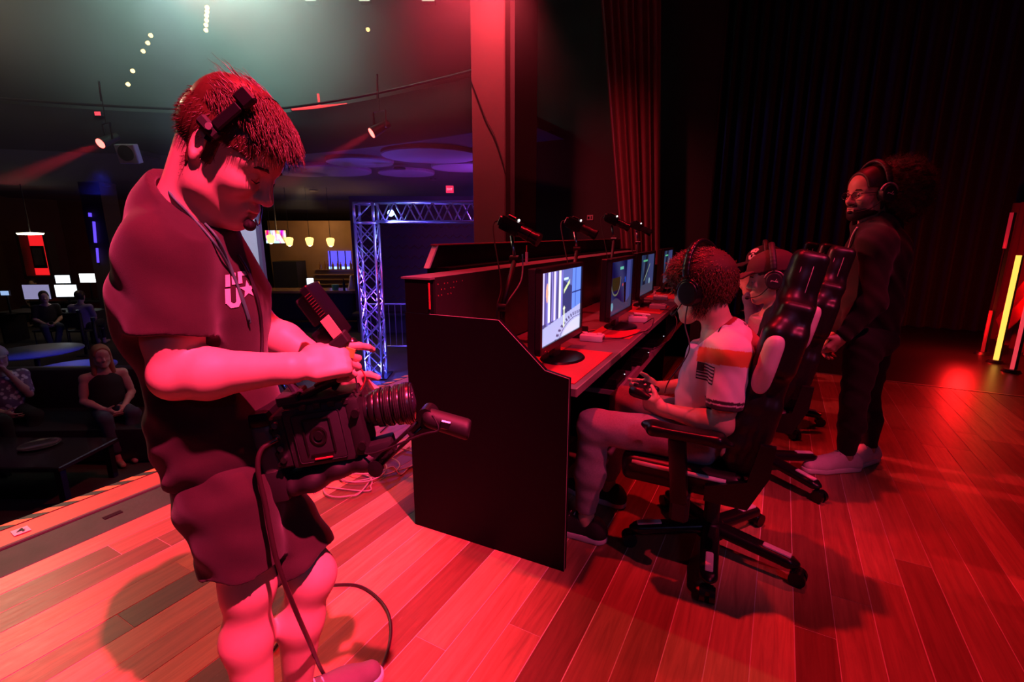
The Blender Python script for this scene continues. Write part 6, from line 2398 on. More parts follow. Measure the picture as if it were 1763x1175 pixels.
# articulated mount and on-board monitor with battery plate
MB().tube([(0.085, 0, 0.185), (0.105, 0, 0.20), (0.11, 0, 0.21)], 0.010, 10).build('monitor_arm', M_cammetal, rig, True)
MB().sph((0.125, -0.005, 0.200), 0.020, 16, (1, 0.8, 1)).build('arm_ball', M_cammetal, rig, True)
mon = Euler((0, -0.48, 0.10))
Mm = mon.to_matrix()
mc = Vector((0.075, 0, 0.268))
ml = lambda x, y, z: mc + Mm @ Vector((x, y, z))
MB().box(ml(0.012, 0, 0.02), (0.024, 0.13, 0.150), mon, 0.004).build('monitor_case', M_blackgloss, rig)
MB().box(ml(-0.012, 0, 0.045), (0.035, 0.10, 0.075), mon, 0.004).build('monitor_back_box', M_camdark, rig)
grl = MB()
for k in range(9):
    grl.box(ml(0.012, -0.0655, 0.075 - 0.007 * k), (0.016, 0.002, 0.002), mon)
grl.build('speaker_grille', mat('grille_dark_red', (0.12, 0.03, 0.03), 0.4), rig)
for k in range(3):
    MB().box(ml(-0.028, -0.035 + 0.035 * k, -0.022), (0.045, 0.03, 0.045), mon, 0.004).build('battery_cell', M_blackgloss, rig)
MB().box(ml(0.004, -0.05, -0.055), (0.05, 0.05, 0.03), mon, 0.004).build('tilt_block', M_camdark, rig)
M_tapeo = mat('peach_tape', (0.85, 0.42, 0.28), 0.6)
M_tapey = mat('yellow_green_tape', (0.55, 0.55, 0.08), 0.6)
MB().box(ml(0.012, -0.0675, -0.02), (0.028, 0.003, 0.062), mon, 0.0008).build('tape_tag', M_tapeo, rig)
MB().box(ml(-0.014, -0.062, -0.062), (0.05, 0.003, 0.026), Euler((0.1, 0.1, 0.1)), 0.0008).build('tape_tag', mat('ochre_tape', (0.6, 0.28, 0.05), 0.6), rig)
MB().box(ml(0.002, -0.066, -0.078), (0.055, 0.003, 0.024), Euler((0.1, 0.45, 0.1)), 0.0008).build('tape_tag', M_tapey, rig)
MB().tube(bez([ml(0.01, -0.06, -0.07), (0.135, -0.03, 0.16), (0.15, -0.03, 0.12), (0.13, -0.035, 0.09)], 8), 0.0022, 6).build('thin_wire', mat('red_wire', (0.35, 0.03, 0.03), 0.5), rig, True)
MB().tube(bez([ml(0.0, -0.05, -0.07), (0.122, -0.04, 0.16), (0.128, -0.045, 0.12), (0.125, -0.05, 0.09)], 8), 0.0022, 6).build('thin_wire', M_cable, rig, True)
# shoulder pad underneath
pd = Blob(0.005)
for a, c in (((-0.12, 0, -0.135), (-0.06, 0, -0.125)), ((-0.06, 0, -0.125), (0.02, 0, -0.10)), ((0.02, 0, -0.10), (0.10, 0, -0.095)), ((0.10, 0, -0.095), (0.15, 0, -0.09))):
    pd.cap(a, c, 0.032, 0.03, 0.03, (0, 1, 0), 1.6)
link('shoulder_pad', pd.mesh('shoulder_pad'), M_camdark, rig, True)
# forward arm to the side grip
MB().box((0.155, -0.02, -0.07), (0.075, 0.06, 0.045), Euler((0, -0.1, 0)), 0.008, 2).build('rod_clamp', M_camdark, rig, 'auto')
MB().lathe([(0.0001, 0), (0.022, 0), (0.022, 0.02), (0.0001, 0.024)], 18, Matrix.Translation((0.135, -0.05, -0.105)) @ Matrix.Rotation(math.pi / 2, 4, 'X')).build('rosette', M_cammetal, rig, 'auto')
a0, a1 = Vector((0.145, -0.06, -0.095)), Vector((0.31, -0.085, 0.012))
dirv = (a1 - a0).normalized()
sd_ = Vector((0, 0, 1)) - dirv * dirv.z
sd_.normalize()
for s in (-1, 1):
    MB().cyl(a0 + sd_ * 0.009 * s, a1 + sd_ * 0.009 * s, 0.005, n=10).build('extension_arm', M_cammetal, rig, True)
for t_ in (0.0, 0.33, 0.66, 1.0):
    p = a0.lerp(a1, t_)
    MB().cyl(p - sd_ * 0.012, p + sd_ * 0.012, 0.0055, n=8).build('arm_link', M_cammetal, rig)
MB().cyl(a1 + Vector((0.0, -0.02, 0.004)), a1 + Vector((0.012, 0.02, 0.004)), 0.026, n=20).build('grip_rosette', M_cammetal, rig, 'auto')
g0, g1 = a1 + Vector((0.012, -0.012, 0.002)), a1 + Vector((0.105, -0.03, -0.032))
gb = Blob(0.004)
gb.cap(g0, g1, 0.024, 0.026, 0.01)
gb.cut(g1 + (g1 - g0).normalized() * 0.012, g1 - g0)
link('side_grip', gb.mesh('side_grip'), M_camdark, rig, True)
gm = g0.lerp(g1, 0.45) + Vector((0, -0.024, 0.004))
MB().box(gm, (0.03, 0.006, 0.022), Euler((0, 0.35, 0)), 0.003).build('grip_button', M_cammetal, rig)
MB().tube(bez([g0 + Vector((0.01, -0.02, 0.015)), g0 + Vector((0.02, -0.03, -0.02)), g0 + Vector((-0.03, -0.02, -0.03)), a0 + Vector((-0.03, 0.0, 0.03)), (0.11, -0.02, 0.0)], 8), 0.0028, 6).build('grip_cable', M_cable, rig, True)
# power/video cable from the rear to the floor and a coil on the boards
rw = lambda x, y, z: RIGP + RM @ Vector((x * RSC[0], y * RSC[1], z * RSC[2]))
p0 = rw(-0.112, -0.066, 0.012)
cable('video_cable', [p0, rw(-0.15, -0.085, 0.0), rw(-0.165, -0.10, -0.04), at(457, 870, 0.95), at(475, 960, 0.94), at(500, 1030, 0.95), at(530, 1100, 1.0),
                      atz(560, 1165, 0.06), atz(600, 1200, 0.012), atz(640, 1180, 0.008), atz(668, 1120, 0.008), atz(672, 1070, 0.008), atz(655, 1035, 0.008), atz(620, 1010, 0.008), atz(575, 1008, 0.008), atz(540, 1020, 0.008), atz(500, 1080, 0.008), atz(470, 1120, 0.008)],
      0.0055, mat('dark_red_black_cable', (0.03, 0.016, 0.018), 0.35), 'thick dark video cable running from the cinema camera to the floor')
coil = []
c0 = atz(650, 805, 0.006)
for k in range(46):
    a = k * 0.42
    r_ = 0.16 + 0.05 * math.sin(k * 0.31) - 0.001 * k
    ctr = c0 + Vector((0.05 * math.sin(k * 0.12), 0.06 * math.cos(k * 0.1), 0))
    coil.append(ctr + Vector((r_ * math.cos(a), r_ * 1.0 * math.sin(a), 0.004 + 0.0007 * k)))
tail = [atz(540, 850, 0.006), atz(575, 826, 0.006), atz(610, 830, 0.006)]
head_ = [atz(690, 818, 0.006), atz(712, 800, 0.006), atz(760, 780, 0.006)]
cable('floor_cable', tail + coil + head_, 0.0042, M_greycable, 'grey cable lying in loose coils on the stage floor behind the camera', k=4, n=6)
lp = []
c1 = atz(600, 838, 0.006)
for k in range(14):
    a = k * 0.47
    lp.append(c1 + Vector((0.12 * math.cos(a), 0.13 * math.sin(a), 0.005 + 0.0005 * k)))
cable('floor_cable', [atz(530, 835, 0.006)] + lp + [atz(660, 800, 0.008), atz(705, 770, 0.006)], 0.0042, M_greycable, 'single round loop of grey cable lying nearest the operator', k=5, n=6)
cable('floor_cable', [atz(505, 822, 0.006), atz(530, 818, 0.03), atz(543, 835, 0.02), atz(525, 850, 0.006), atz(505, 845, 0.006)], 0.0045, M_cable, 'short black cable loop on the floor by the operator shorts', k=8, n=6)
cable('floor_cable', [atz(655, 745, 0.006), atz(680, 722, 0.006), atz(705, 715, 0.006), atz(740, 725, 0.006)], 0.004, M_cable, 'thin dark cable crossing the pink lit floor towards the desk', k=8, n=6)


# ------------------------------------------------------------------ headsets
def headset(owner, C, M, s, label, cup_m, ring_m, band_r=0.118, cap_gap=0.0, mic=True, logo=True, cup_r=0.042):
    hs = lambda x, y, z: C + M @ Vector((x * s, y * s, z * s))
    he = empty('gaming_headset', tuple(hs(0, 0, 0.14)), 0, label, 'headset', 'gaming headsets')
    band = Blob(0.005)
    pts = []
    for k in range(21):
        a = math.radians(12 + 156 * k / 20)
        pts.append(hs(-0.012, (-0.098 - cap_gap) * math.cos(a) * -1, 0.03 + (band_r + cap_gap) * math.sin(a)))
    for p, q in zip(pts, pts[1:]):
        band.cap(p, q, 0.010, 0.010, 0.004, M @ Vector((1, 0, 0)), 1.5)
    band.build('headband', cup_m, he)
    for y in (-1, 1):
        cb = Blob(0.0035)
        cb.cap(hs(-0.010, y * 0.088, -0.004), hs(-0.010, y * 0.112, -0.004), cup_r * s, cup_r * 0.93 * s, 0.006, M @ Vector((0, 0, 1)), 1.12)
        cb.cut(hs(-0.010, y * 0.118, 0), M @ Vector((0, y, 0)), None, None, 0.006)
        cb.cut(hs(-0.010, y * 0.076, 0), M @ Vector((0, -y, 0)), None, None, 0.006)
        cup = cb.build('ear_cup', cup_m, he)
        # fork above the cup
        fk = []
        for k in range(13):
            a = math.radians(20 + 140 * k / 12)
            fk.append(hs(-0.010 + 0.047 * math.cos(a), y * 0.108, -0.004 + 0.050 * math.sin(a)))
        MB().tube(fk, 0.0048 * s, 8).build('yoke_fork', ring_m, he, True, True)
        MB().tube([hs(-0.010, y * 0.107, 0.045), hs(-0.011, y * (0.098 + cap_gap * 0.6), 0.075)], 0.0055 * s, 8).build('slider', ring_m, he, True, True)
        if logo:
            lm = MB()
            q = lambda dx, dz: hs(-0.010 + dx, y * 0.1195, -0.004 + dz)
            lm.tube([q(0.016, 0.006), q(0.0, -0.001), q(-0.016, -0.008)], 0.0013 * s, 5)
            lm.tube([q(-0.012, 0.010), q(-0.004, 0.0), q(-0.016, -0.002)], 0.0012 * s, 5)
            lm.tube([q(0.018, 0.0), q(0.006, 0.003)], 0.0012 * s, 5)
            lo = lm.build('logo_mark', mat('pale_logo', (0.65, 0.6, 0.62), 0.5), None)
            child_world(lo, cup)
    if mic:
        m0 = hs(0.015, 0.10, -0.03)
        MB().tube(bez([m0, hs(0.06, 0.09, -0.07), hs(0.105, 0.05, -0.085), hs(0.118, 0.03, -0.085)], 8), 0.0025 * s, 6).build('boom', M_rubber, he, True, True)
        MB().sph(hs(0.122, 0.025, -0.085), 0.010 * s, 12, (1.2, 1, 1)).build('microphone', M_rubber, he, True, True)
    return he


def sit_body(J, skin, HC, HM, HS, fwd, toeN, toeF, hands, res=0.0045, floor=0.0, g_arm=0.95):
    b = Blob(res)
    up = (J['neck'] - J['pelvis']).normalized()
    add_torso(b, J, up, fwd, -0.012)
    b.cap(J['neck'] - up * 0.03, HC + HM @ Vector((-0.03, 0, -0.04)) * HS, 0.060, 0.054, 0.03)
    add_head(b, HC, HM, HS)
    add_arm(b, J['shN'], J['elN'], J['wrN'], g_arm)
    add_arm(b, J['shF'], J['elF'], J['wrF'], g_arm)
    add_leg(b, J['hipN'], J['knN'], J['anN'], 0.95)
    add_leg(b, J['hipF'], J['knF'], J['anF'], 0.95)
    add_foot(b, J['anN'] - Vector((0, 0, floor)) if floor else J['anN'], toeN) if not floor else None
    add_foot(b, J['anF'], toeF) if not floor else None
    for w, d, n, t, cu, th in hands:
        add_hand(b, w, d, n, t, cu, thumb=th, s=0.95)
    return b


GRIP = ((0.5, 0.6, 0.4), (0.7, 0.9, 0.6), (0.8, 1.0, 0.7), (0.9, 1.0, 0.7))


# ------------------------------------------------------------------ player one: white jersey
def build_player_one():
    J = dict(pelvis=V(-0.20, 2.06, 0.54), waist=V(-0.20, 2.06, 0.70), chest=V(-0.175, 2.055, 0.85), neck=V(-0.17, 2.05, 0.965),
             shN=V(-0.125, 1.885, 0.925), shF=V(-0.20, 2.235, 0.93), elN=V(-0.125, 1.835, 0.665), wrN=V(-0.36, 1.93, 0.655),
             elF=V(-0.24, 2.29, 0.68), wrF=V(-0.43, 2.12, 0.68), hipN=V(-0.22, 1.96, 0.53), hipF=V(-0.22, 2.15, 0.53),
             knN=V(-0.63, 1.885, 0.545), knF=V(-0.60, 2.25, 0.545), anN=V(-0.655, 1.885, 0.10), anF=V(-0.66, 2.22, 0.10))
    pl = person((-0.12, 2.06, 0.0), 'seated player in a white and orange jersey with auburn hair and a headset')
    skin = skin_mat('player_skin', (0.60, 0.42, 0.30))
    fwd = V(-1, 0.12, 0).normalized()
    hd = V(-0.90, 0.42, -0.16).normalized()
    HM = frame(hd, (-0.16, 0.05, 1))
    HC = V(-0.262, 2.05, 1.135)
    HS = 1.04
    hands = [(J['wrN'], V(-0.95, 0.42, 0.10), V(0.1, 0.9, 0.35), V(0.05, -0.3, 1), GRIP, (0.75, 0.5, 0.5)),
             (J['wrF'], V(-0.85, -0.45, 0.06), V(0.1, -0.9, 0.3), V(0.0, 0.3, 1), GRIP, (0.75, 0.5, 0.5))]
    b = sit_body(J, skin, HC, HM, HS, fwd, V(-1, 0, 0), V(-1, 0.05, 0), hands, 0.004)
    body = b.build('body', skin, pl)
    face_details(pl, HC, HM, HS, M_brow)
    # jersey
    up = (J['neck'] - J['pelvis']).normalized()
    R = npm(frame(fwd, up))
    t = Blob(0.0042)
    t.ell(J['chest'] + up * 0.0, (0.128, 0.178, 0.185), R, 0.05)
    t.ell(J['waist'], (0.122, 0.16, 0.18), R, 0.06)
    t.cap(J['waist'], J['pelvis'] - V(0, 0, 0.02), 0.14, 0.148, 0.05, fwd, 0.8)
    t.cap(J['shN'], J['shF'], 0.062, 0.062, 0.05)
    t.cap(J['neck'] - up * 0.02, J['shN'], 0.066, 0.058, 0.05)
    t.cap(J['neck'] - up * 0.02, J['shF'], 0.066, 0.058, 0.05)
    t.cap(J['chest'] - fwd * 0.07 + up * 0.06, J['neck'] - fwd * 0.03 - up * 0.01, 0.08, 0.062, 0.05)
    dn, df = (J['elN'] - J['shN']).normalized(), (J['elF'] - J['shF']).normalized()
    sl, sf = J['shN'].lerp(J['elN'], 0.76), J['shF'].lerp(J['elF'], 0.72)
    for c, d, sh in ((sl, dn, J['shN']), (sf, df, J['shF'])):
        q = Blob()
        q.cap(sh, c + d * 0.04, 0.064, 0.066, 0.03)
        q.cut(c, d)
        q.cap(c - d * 0.02, c + d * 0.1, 0.051, 0.053, 0.003, None, 1, True)
        t.add(q, 0.025)
    t.warp(fold(0.0024, 40, 26, 34))
    t.warp(lambda X, Y, Z: 0.004 * np.sin(60 * Z + 30 * X + 5 * np.sin(Y * 20)) * np.clip((0.8 - Z) / 0.2, 0, 1))
    t.cut(V(0, 0, 0.50), (0, 0, -1))
    nk = (HC - J['neck']).normalized()
    ck = J['neck'] + nk * 0.030
    cc = np.array(ck + nk * 0.07)
    t.cut(ck, nk * 0.9 + fwd * 0.4, cc - 0.13, cc + 0.13)
    t.cap(ck - nk * 0.03, ck + nk * 0.12, 0.062, 0.066, 0.003, None, 1, True)
    me = t.mesh('jersey')
    P = verts_of(me)
    col = np.tile(np.array([[0.78, 0.77, 0.80]]), (len(P), 1))
    shn, eln = np.array(J['shN']), np.array(J['elN'])
    ax = (eln - shn) / np.linalg.norm(eln - shn)
    tt = (P - shn) @ ax
    rad_ = np.linalg.norm(P - shn - tt[:, None] * ax[None, :], axis=1)
    onarm = (P[:, 1] < shn[1] + 0.05) & (rad_ < 0.082)
    # orange yoke: a band over the sleeve cap that sweeps across the back
    zb = 0.915 + 0.20 * np.clip(P[:, 0] + 0.06, -0.05, 0.12) * 0 
    band = (tt > -0.015) & (tt < 0.042) & (P[:, 1] < shn[1] + 0.06) & (rad_ < 0.12)
    col[band] = (0.72, 0.19, 0.05)
    backm = (P[:, 0] > -0.10) & ~onarm | ((P[:, 0] > -0.06) & (P[:, 1] < 1.95))
    bz = 0.905 + 0.10 * (P[:, 0] + 0.06)
    bk_ = backm & (P[:, 2] < bz + 0.03) & (P[:, 2] > bz - 0.045)
    col[bk_] = (0.72, 0.19, 0.05)
    shf, elf = np.array(J['shF']), np.array(J['elF'])
    axf = (elf - shf) / np.linalg.norm(elf - shf)
    tf = (P - shf) @ axf
    col[(tf > -0.015) & (tf < 0.042) & (P[:, 1] > shf[1] - 0.035)] = (0.72, 0.19, 0.05)
    Ls = (np.array(sl) - shn) @ ax
    cuff = onarm & (tt > Ls - 0.032)
    col[cuff] = (0.02, 0.02, 0.025)
    col[onarm & (tt > Ls - 0.021) & (tt < Ls - 0.016)] = (0.6, 0.6, 0.62)
    Lf = (np.array(sf) - shf) @ axf
    col[(P[:, 1] > shf[1] - 0.035) & (tf > Lf - 0.032)] = (0.02, 0.02, 0.025)
    dk = np.linalg.norm(P - np.array(ck), axis=1)
    pn = (P - np.array(ck)) @ np.array((nk * 0.9 + fwd * 0.4).normalized())
    col[(pn > -0.016) & (dk < 0.10)] = (0.35, 0.03, 0.03)
    color_verts(me, col)
    jersey = wlink('jersey', me, attr_mat('jersey_cloth', 0.8, bump=0.2, bump_scale=600, sheen=0.1), pl, True)
    bvh = bvh_of(me)
    M_ink = mat('black_print', (0.015, 0.015, 0.018), 0.7)
    # flag on the sleeve
    c = hit(bvh, 1217, 641)
    if c is not None:
        n = V(-0.25, -1, 0.05).normalized()
        u = n.cross(V(0, 0, 1)) * -1
        u = V(0, 0, 1).cross(n)
        v = n.cross(u)
        W_, H_ = 0.042, 0.033
        polys = [[(-W_, y0), (W_, y0), (W_, y0 + 0.0056), (-W_, y0 + 0.0056)] for y0 in np.linspace(-H_, H_ - 0.0056, 6)]
        polys.append([(-W_, 0.0), (-0.012, 0.0), (-0.012, H_), (-W_, H_)])
        polys += [[(-W_, -H_), (-W_ + 0.002, -H_), (-W_ + 0.002, H_), (-W_, H_)], [(W_ - 0.002, -H_), (W_, -H_), (W_, H_), (W_ - 0.002, H_)]]
        child_world(decal('sleeve_flag', bvh, c, u, v, n, polys, M_ink, None, 0.0018, sub=0.01), jersey)
    c = hit(bvh, 1240, 565)
    if c is not None:
        n = (EYE - c).normalized() * 0.5 + V(0, -0.2, 0.8)
        n.normalize()
        u = V(1, 0.1, 0) - n * V(1, 0.1, 0).dot(n)
        u.normalize()
        v = n.cross(u)
        child_world(decal('shoulder_bar', bvh, c, u, v, n, [[(-0.008, -0.024), (-0.003, -0.026), (0.010, 0.022), (0.005, 0.024)]], M_ink, None, 0.0018), jersey)
    c = hit(bvh, 1288, 562)
    if c is not None:
        n = (EYE - c).normalized() * 0.6 + V(0.4, -0.3, 0.5)
        n.normalize()
        u = V(1, 0.35, 0) - n * V(1, 0.35, 0).dot(n)
        u.normalize()
        v = n.cross(u)
        polys = []
        for r_ in range(2):
            for k in range(7):
                if (k + r_) % 4 != 3:
                    polys.append([(-0.022 + 0.0062 * k, 0.004 - 0.009 * r_), (-0.0175 + 0.0062 * k, 0.004 - 0.009 * r_), (-0.0175 + 0.0062 * k, 0.010 - 0.009 * r_), (-0.022 + 0.0062 * k, 0.010 - 0.009 * r_)])
        child_world(decal('back_lettering', bvh, c, u, v, n, polys, M_ink, None, 0.0018), jersey)
    # grey joggers
    M_jog = mat('grey_marl_fleece', (0.30, 0.27, 0.30), 0.95, var=0.25, scale=150, bump=0.25, bump_scale=600, sheen=0.2)
    s_ = Blob(0.005)
    s_.ell(V(-0.20, 2.06, 0.53), (0.12, 0.16, 0.085), None, 0.05)
    for h, k_, a in ((J['hipN'], J['knN'], J['anN']), (J['hipF'], J['knF'], J['anF'])):
        s_.cap(h, k_, 0.092, 0.070, 0.04)
        s_.ell(k_, (0.068, 0.068, 0.066), None, 0.03)
        s_.cap(k_, k_.lerp(a, 0.5), 0.066, 0.066, 0.03)
        s_.cap(k_.lerp(a, 0.5), a + V(0, 0, 0.05), 0.066, 0.045, 0.03)
    s_.warp(fold(0.002, 22, 30, 30, 2.0))
    s_.warp(lambda X, Y, Z: 0.0014 * np.sin(85 * Z + 30 * X + 2 * np.sin(20 * Y)) * np.clip((-0.5 - X) / 0.08, 0, 1))
    s_.cut(V(0, 0, 0.135), (0, 0, -1))
    s_.build('joggers', M_jog, pl)
    M_sneak = mat('black_knit_shoe', (0.012, 0.012, 0.014), 0.8)
    M_sole = mat('pale_rubber_sole', (0.6, 0.55, 0.6), 0.6)
    shoe(pl, J['anN'], V(-1, -0.03, 0), M_sneak, M_sole, s=1.05)
    shoe(pl, J['anF'], V(-1, 0.10, 0), M_sneak, M_sole, s=1.05)
    # hair: thick, tousled
    def hl(x, y, z):
        return np.where(z < 0.02, np.maximum(-0.075 - z, x + 0.010), x - (0.070 + 0.1 * np.clip(z, 0, 1)))

    def th(x, y, z):
        return 0.012 + 0.016 * np.clip((z + 0.02) / 0.1, 0, 1)
    hb, f2 = hair_shell(b, HC, HM, HS, th, hl)
    hair = hb.build('hair', M_scalp_red, pl, f2)
    Ph, Nh = verts_of(hair.data), normals_of(hair.data)
    Lc = local_of(Ph, HC, HM, HS)
    Rh = npm(HM)
    rg = np.random.default_rng(11)
    ids = rg.choice(len(Ph), 5200)
    Lx = Lc[ids]
    topw = np.clip((Lx[:, 2] - 0.05) / 0.06, 0, 1)[:, None]
    flow = np.concatenate([0.9 * topw - 0.15 * (1 - topw), 0.25 * np.sin(40 * Lx[:, 1:2]), -0.15 * topw - 1.0 * (1 - topw)], 1) @ Rh.T
    dirs = flow + Nh[ids] * (0.22 + 0.25 * rg.random(len(ids)))[:, None] + rg.normal(0, 0.16, (len(ids), 3))
    s1 = strands('hair_strands', Ph[ids] - Nh[ids] * 0.003, dirs, rg.uniform(0.02, 0.045, len(ids)) * (0.55 + 0.45 * topw[:, 0]), M_hair_red, None, 0.0026, 5, (np.array([[0.3, 0, -0.7]]) * (1 - 0.85 * topw)) @ Rh.T, 0.0065, rg)
    child_world(s1, hair)
    ids = rg.choice(np.where((Lc[:, 0] > 0.05) & (Lc[:, 2] > 0.05))[0], 500)
    dirs = np.stack([np.ones(len(ids)), rg.normal(0, .35, len(ids)), 0.35 + rg.normal(0, .3, len(ids))], 1) @ Rh.T
    s2 = strands('hair_fringe', Ph[ids], dirs, rg.uniform(0.03, 0.06, len(ids)), M_hair_red, None, 0.0016, 6, np.array([0.1, 0, -0.9]) @ Rh.T, 0.010, rg)
    child_world(s2, hair)
    headset(pl, HC, HM, HS, 'glossy black headset on the auburn haired player in the white jersey', M_blackgloss, M_blackgloss, band_r=0.135, cap_gap=0.02, logo=False, cup_r=0.045)
    # lanyard-like mic cable
    cable('headset_cable', [HC + HM @ Vector((-0.01, 0.115, -0.04)), HC + HM @ Vector((0.0, 0.13, -0.12)), V(-0.27, 1.88, 0.92), V(-0.33, 1.86, 0.8), V(-0.36, 1.95, 0.72)], 0.0025, M_cable, 'thin headset cable hanging beside the white jersey player', n=6)
    # controller in his hands
    cc_ = V(-0.475, 2.01, 0.70)
    ce = empty('game_controller', tuple(cc_), math.pi, 'black game controller in the hands of the white jersey player', 'controller')
    g = Blob(0.004)
    g.box((0.0, 0, 0.0), (0.022, 0.042, 0.006), None, 0.014, 0.015)
    for s in (-1, 1):
        g.cap((0.0, s * 0.048, 0.0), (-0.055, s * 0.065, -0.012), 0.022, 0.015, 0.02)
    link('shell', g.mesh('shell'), M_blackgloss, ce, True)
    for s in (-1, 1):
        MB().cyl((0.012 if s > 0 else -0.012, s * 0.03, 0.018), (0.012 if s > 0 else -0.012, s * 0.03, 0.032), 0.009, n=14).build('thumbstick', M_rubber, ce, 'auto')
    for k in range(4):
        a = k * math.pi / 2
        MB().cyl((0.012 + 0.011 * math.cos(a), -0.045 + 0.011 * math.sin(a), 0.018), (0.012 + 0.011 * math.cos(a), -0.045 + 0.011 * math.sin(a), 0.023), 0.004, n=10).build('button', M_steel, ce)
    return pl


build_player_one()


# ------------------------------------------------------------------ other seated players
def seated_player(y, x0, label, head_c, hd, cloth, cloth_name, cap_col, cap_logo, skin_c, hs_label, raise_hand=False, res=0.006, pants=(0.03, 0.03, 0.035)):
    hx, hz_ = head_c.x, head_c.z
    J = dict(pelvis=V(x0 - 0.09, y, 0.54), waist=V(x0 - 0.09, y, 0.69), chest=V(x0 - 0.06, y, 0.83), neck=V(hx + 0.05, y, hz_ - 0.175),
             shN=V(x0 + 0.0, y - 0.175, 0.90), shF=V(x0 - 0.01, y + 0.175, 0.90), elN=V(x0 - 0.02, y - 0.22, 0.655), wrN=V(x0 - 0.25, y - 0.12, 0.67),
             elF=V(x0 - 0.05, y + 0.22, 0.66), wrF=V(x0 - 0.26, y + 0.08, 0.68), hipN=V(x0 - 0.1, y - 0.1, 0.53), hipF=V(x0 - 0.1, y + 0.1, 0.53),
             knN=V(x0 - 0.46, y - 0.15, 0.54), knF=V(x0 - 0.46, y + 0.15, 0.54), anN=V(x0 - 0.44, y - 0.16, 0.10), anF=V(x0 - 0.44, y + 0.16, 0.10))
    if raise_hand:
        J['elN'] = V(x0 - 0.15, y - 0.2, 0.72)
        J['wrN'] = V(hx - 0.09, y - 0.10, hz_ - 0.15)
    pl = person((x0, y, 0), label)
    skin = skin_mat('skin_' + cloth_name, skin_c)
    fwd = V(-1, 0, 0)
    HM = frame(hd, (-0.1, 0, 1))
    HC = head_c
    HS = 1.0
    hands = [(J['wrN'], V(-0.9, 0.4, 0.05) if not raise_hand else V(-0.2, 0.3, 0.9), V(0.1, 0.9, 0.3), V(0, -0.3, 1) if not raise_hand else V(-1, 0, 0.2), GRIP, (0.75, 0.5, 0.5)),
             (J['wrF'], V(-0.9, -0.4, 0.05), V(0.1, -0.9, 0.3), V(0, 0.3, 1), GRIP, (0.75, 0.5, 0.5))]
    b = sit_body(J, skin, HC, HM, HS, fwd, V(-1, 0, 0), V(-1, 0, 0), hands, res)
    b.build('body', skin, pl)
    face_details(pl, HC, HM, HS, M_brow)
    t = Blob(res)
    up = (J['neck'] - J['pelvis']).normalized()
    R = npm(frame(fwd, up))
    t.ell(J['chest'], (0.13, 0.178, 0.175), R, 0.05)
    t.ell(J['waist'], (0.12, 0.16, 0.18), R, 0.06)
    t.cap(J['waist'], J['pelvis'], 0.135, 0.145, 0.05, fwd, 0.8)
    t.cap(J['shN'], J['shF'], 0.062, 0.062, 0.05)
    t.cap(J['neck'] - up * 0.02, J['shN'], 0.064, 0.058, 0.05)
    t.cap(J['neck'] - up * 0.02, J['shF'], 0.064, 0.058, 0.05)
    for a, c, d in ((J['shN'], J['elN'], J['wrN']), (J['shF'], J['elF'], J['wrF'])):
        t.cap(a, c, 0.060, 0.052, 0.03)
        t.cap(c, c.lerp(d, 0.85), 0.052, 0.038, 0.03)
    t.cap(J['neck'] + V(0.045, -0.04, -0.01), J['neck'] + V(0.045, 0.04, -0.01), 0.042, 0.042, 0.03)
    t.warp(fold(0.003, 34, 26, 40, y))
    nk = (HC - J['neck']).normalized()
    ck = J['neck'] + nk * 0.035
    cc = np.array(ck + nk * 0.07)
    t.cut(ck, nk * 0.9 + fwd * 0.45, cc - 0.12, cc + 0.12)
    t.cap(ck - nk * 0.03, ck + nk * 0.12, 0.060, 0.066, 0.003, None, 1, True)
    t.cut(V(0, 0, 0.49), (0, 0, -1))
    t.build('sweatshirt', cloth, pl)
    s_ = Blob(res)
    s_.ell(J['pelvis'] - V(0, 0, 0.01), (0.12, 0.155, 0.085), None, 0.05)
    for h, k_, a in ((J['hipN'], J['knN'], J['anN']), (J['hipF'], J['knF'], J['anF'])):
        s_.cap(h, k_, 0.09, 0.068, 0.04)
        s_.cap(k_, a + V(0, 0, 0.02), 0.066, 0.05, 0.03)
    s_.warp(fold(0.003, 30, 26, 40, y))
    s_.cut(V(0, 0, 0.10), (0, 0, -1))
    s_.build('trousers', mat('trousers_' + cloth_name, pants, 0.9, bump=0.2), pl)
    M_sneak = mat('black_knit_shoe', (0.012, 0.012, 0.014), 0.8)
    shoe(pl, J['anN'], V(-1, 0, 0), M_sneak, M_white, res=0.006)
    shoe(pl, J['anF'], V(-1, 0, 0), M_sneak, M_white, res=0.006)
    # short hair under the cap
    hb, f2 = hair_shell(b, HC, HM, HS, lambda x, y_, z: 0.008 + 0 * x, lambda x, y_, z: np.maximum(np.where(z < 0.03, np.maximum(-0.085 - z, x + 0.015), x - 0.06), z - 0.08))
    hb.build('hair', M_hair_dark, pl, f2)
    # baseball cap: crown shell plus bill
    ce = empty('baseball_cap', tuple(HC), 0, cap_logo[1], 'cap', 'caps on the players')
    hb, f2 = hair_shell(b, HC, HM, HS, lambda x, y_, z: 0.015 + 0.010 * np.clip((z - 0.06) / 0.06, 0, 1), lambda x, y_, z: 0.042 - 0.12 * x * 0 - z + 0.10 * np.clip(-x, 0, 1) * 0)
    crown = hb.build('crown', cap_col, ce, f2)
    P = lambda x, y_, z: HC + HM @ Vector((x * HS, y_ * HS, z * HS))
    bl = Blob(0.005)
    for k in range(9):
        a = math.radians(-60 + 15 * k)
        bl.cap(P(0.075 + 0.02 * math.cos(a), 0.070 * math.sin(a), 0.050), P(0.095 + 0.085 * math.cos(a), 0.072 * math.sin(a), 0.036 - 0.012 * abs(math.sin(a))), 0.012, 0.012, 0.012, HM @ Vector((0, 0, 1)), 0.35)
    bl.build('bill', cap_col, ce)
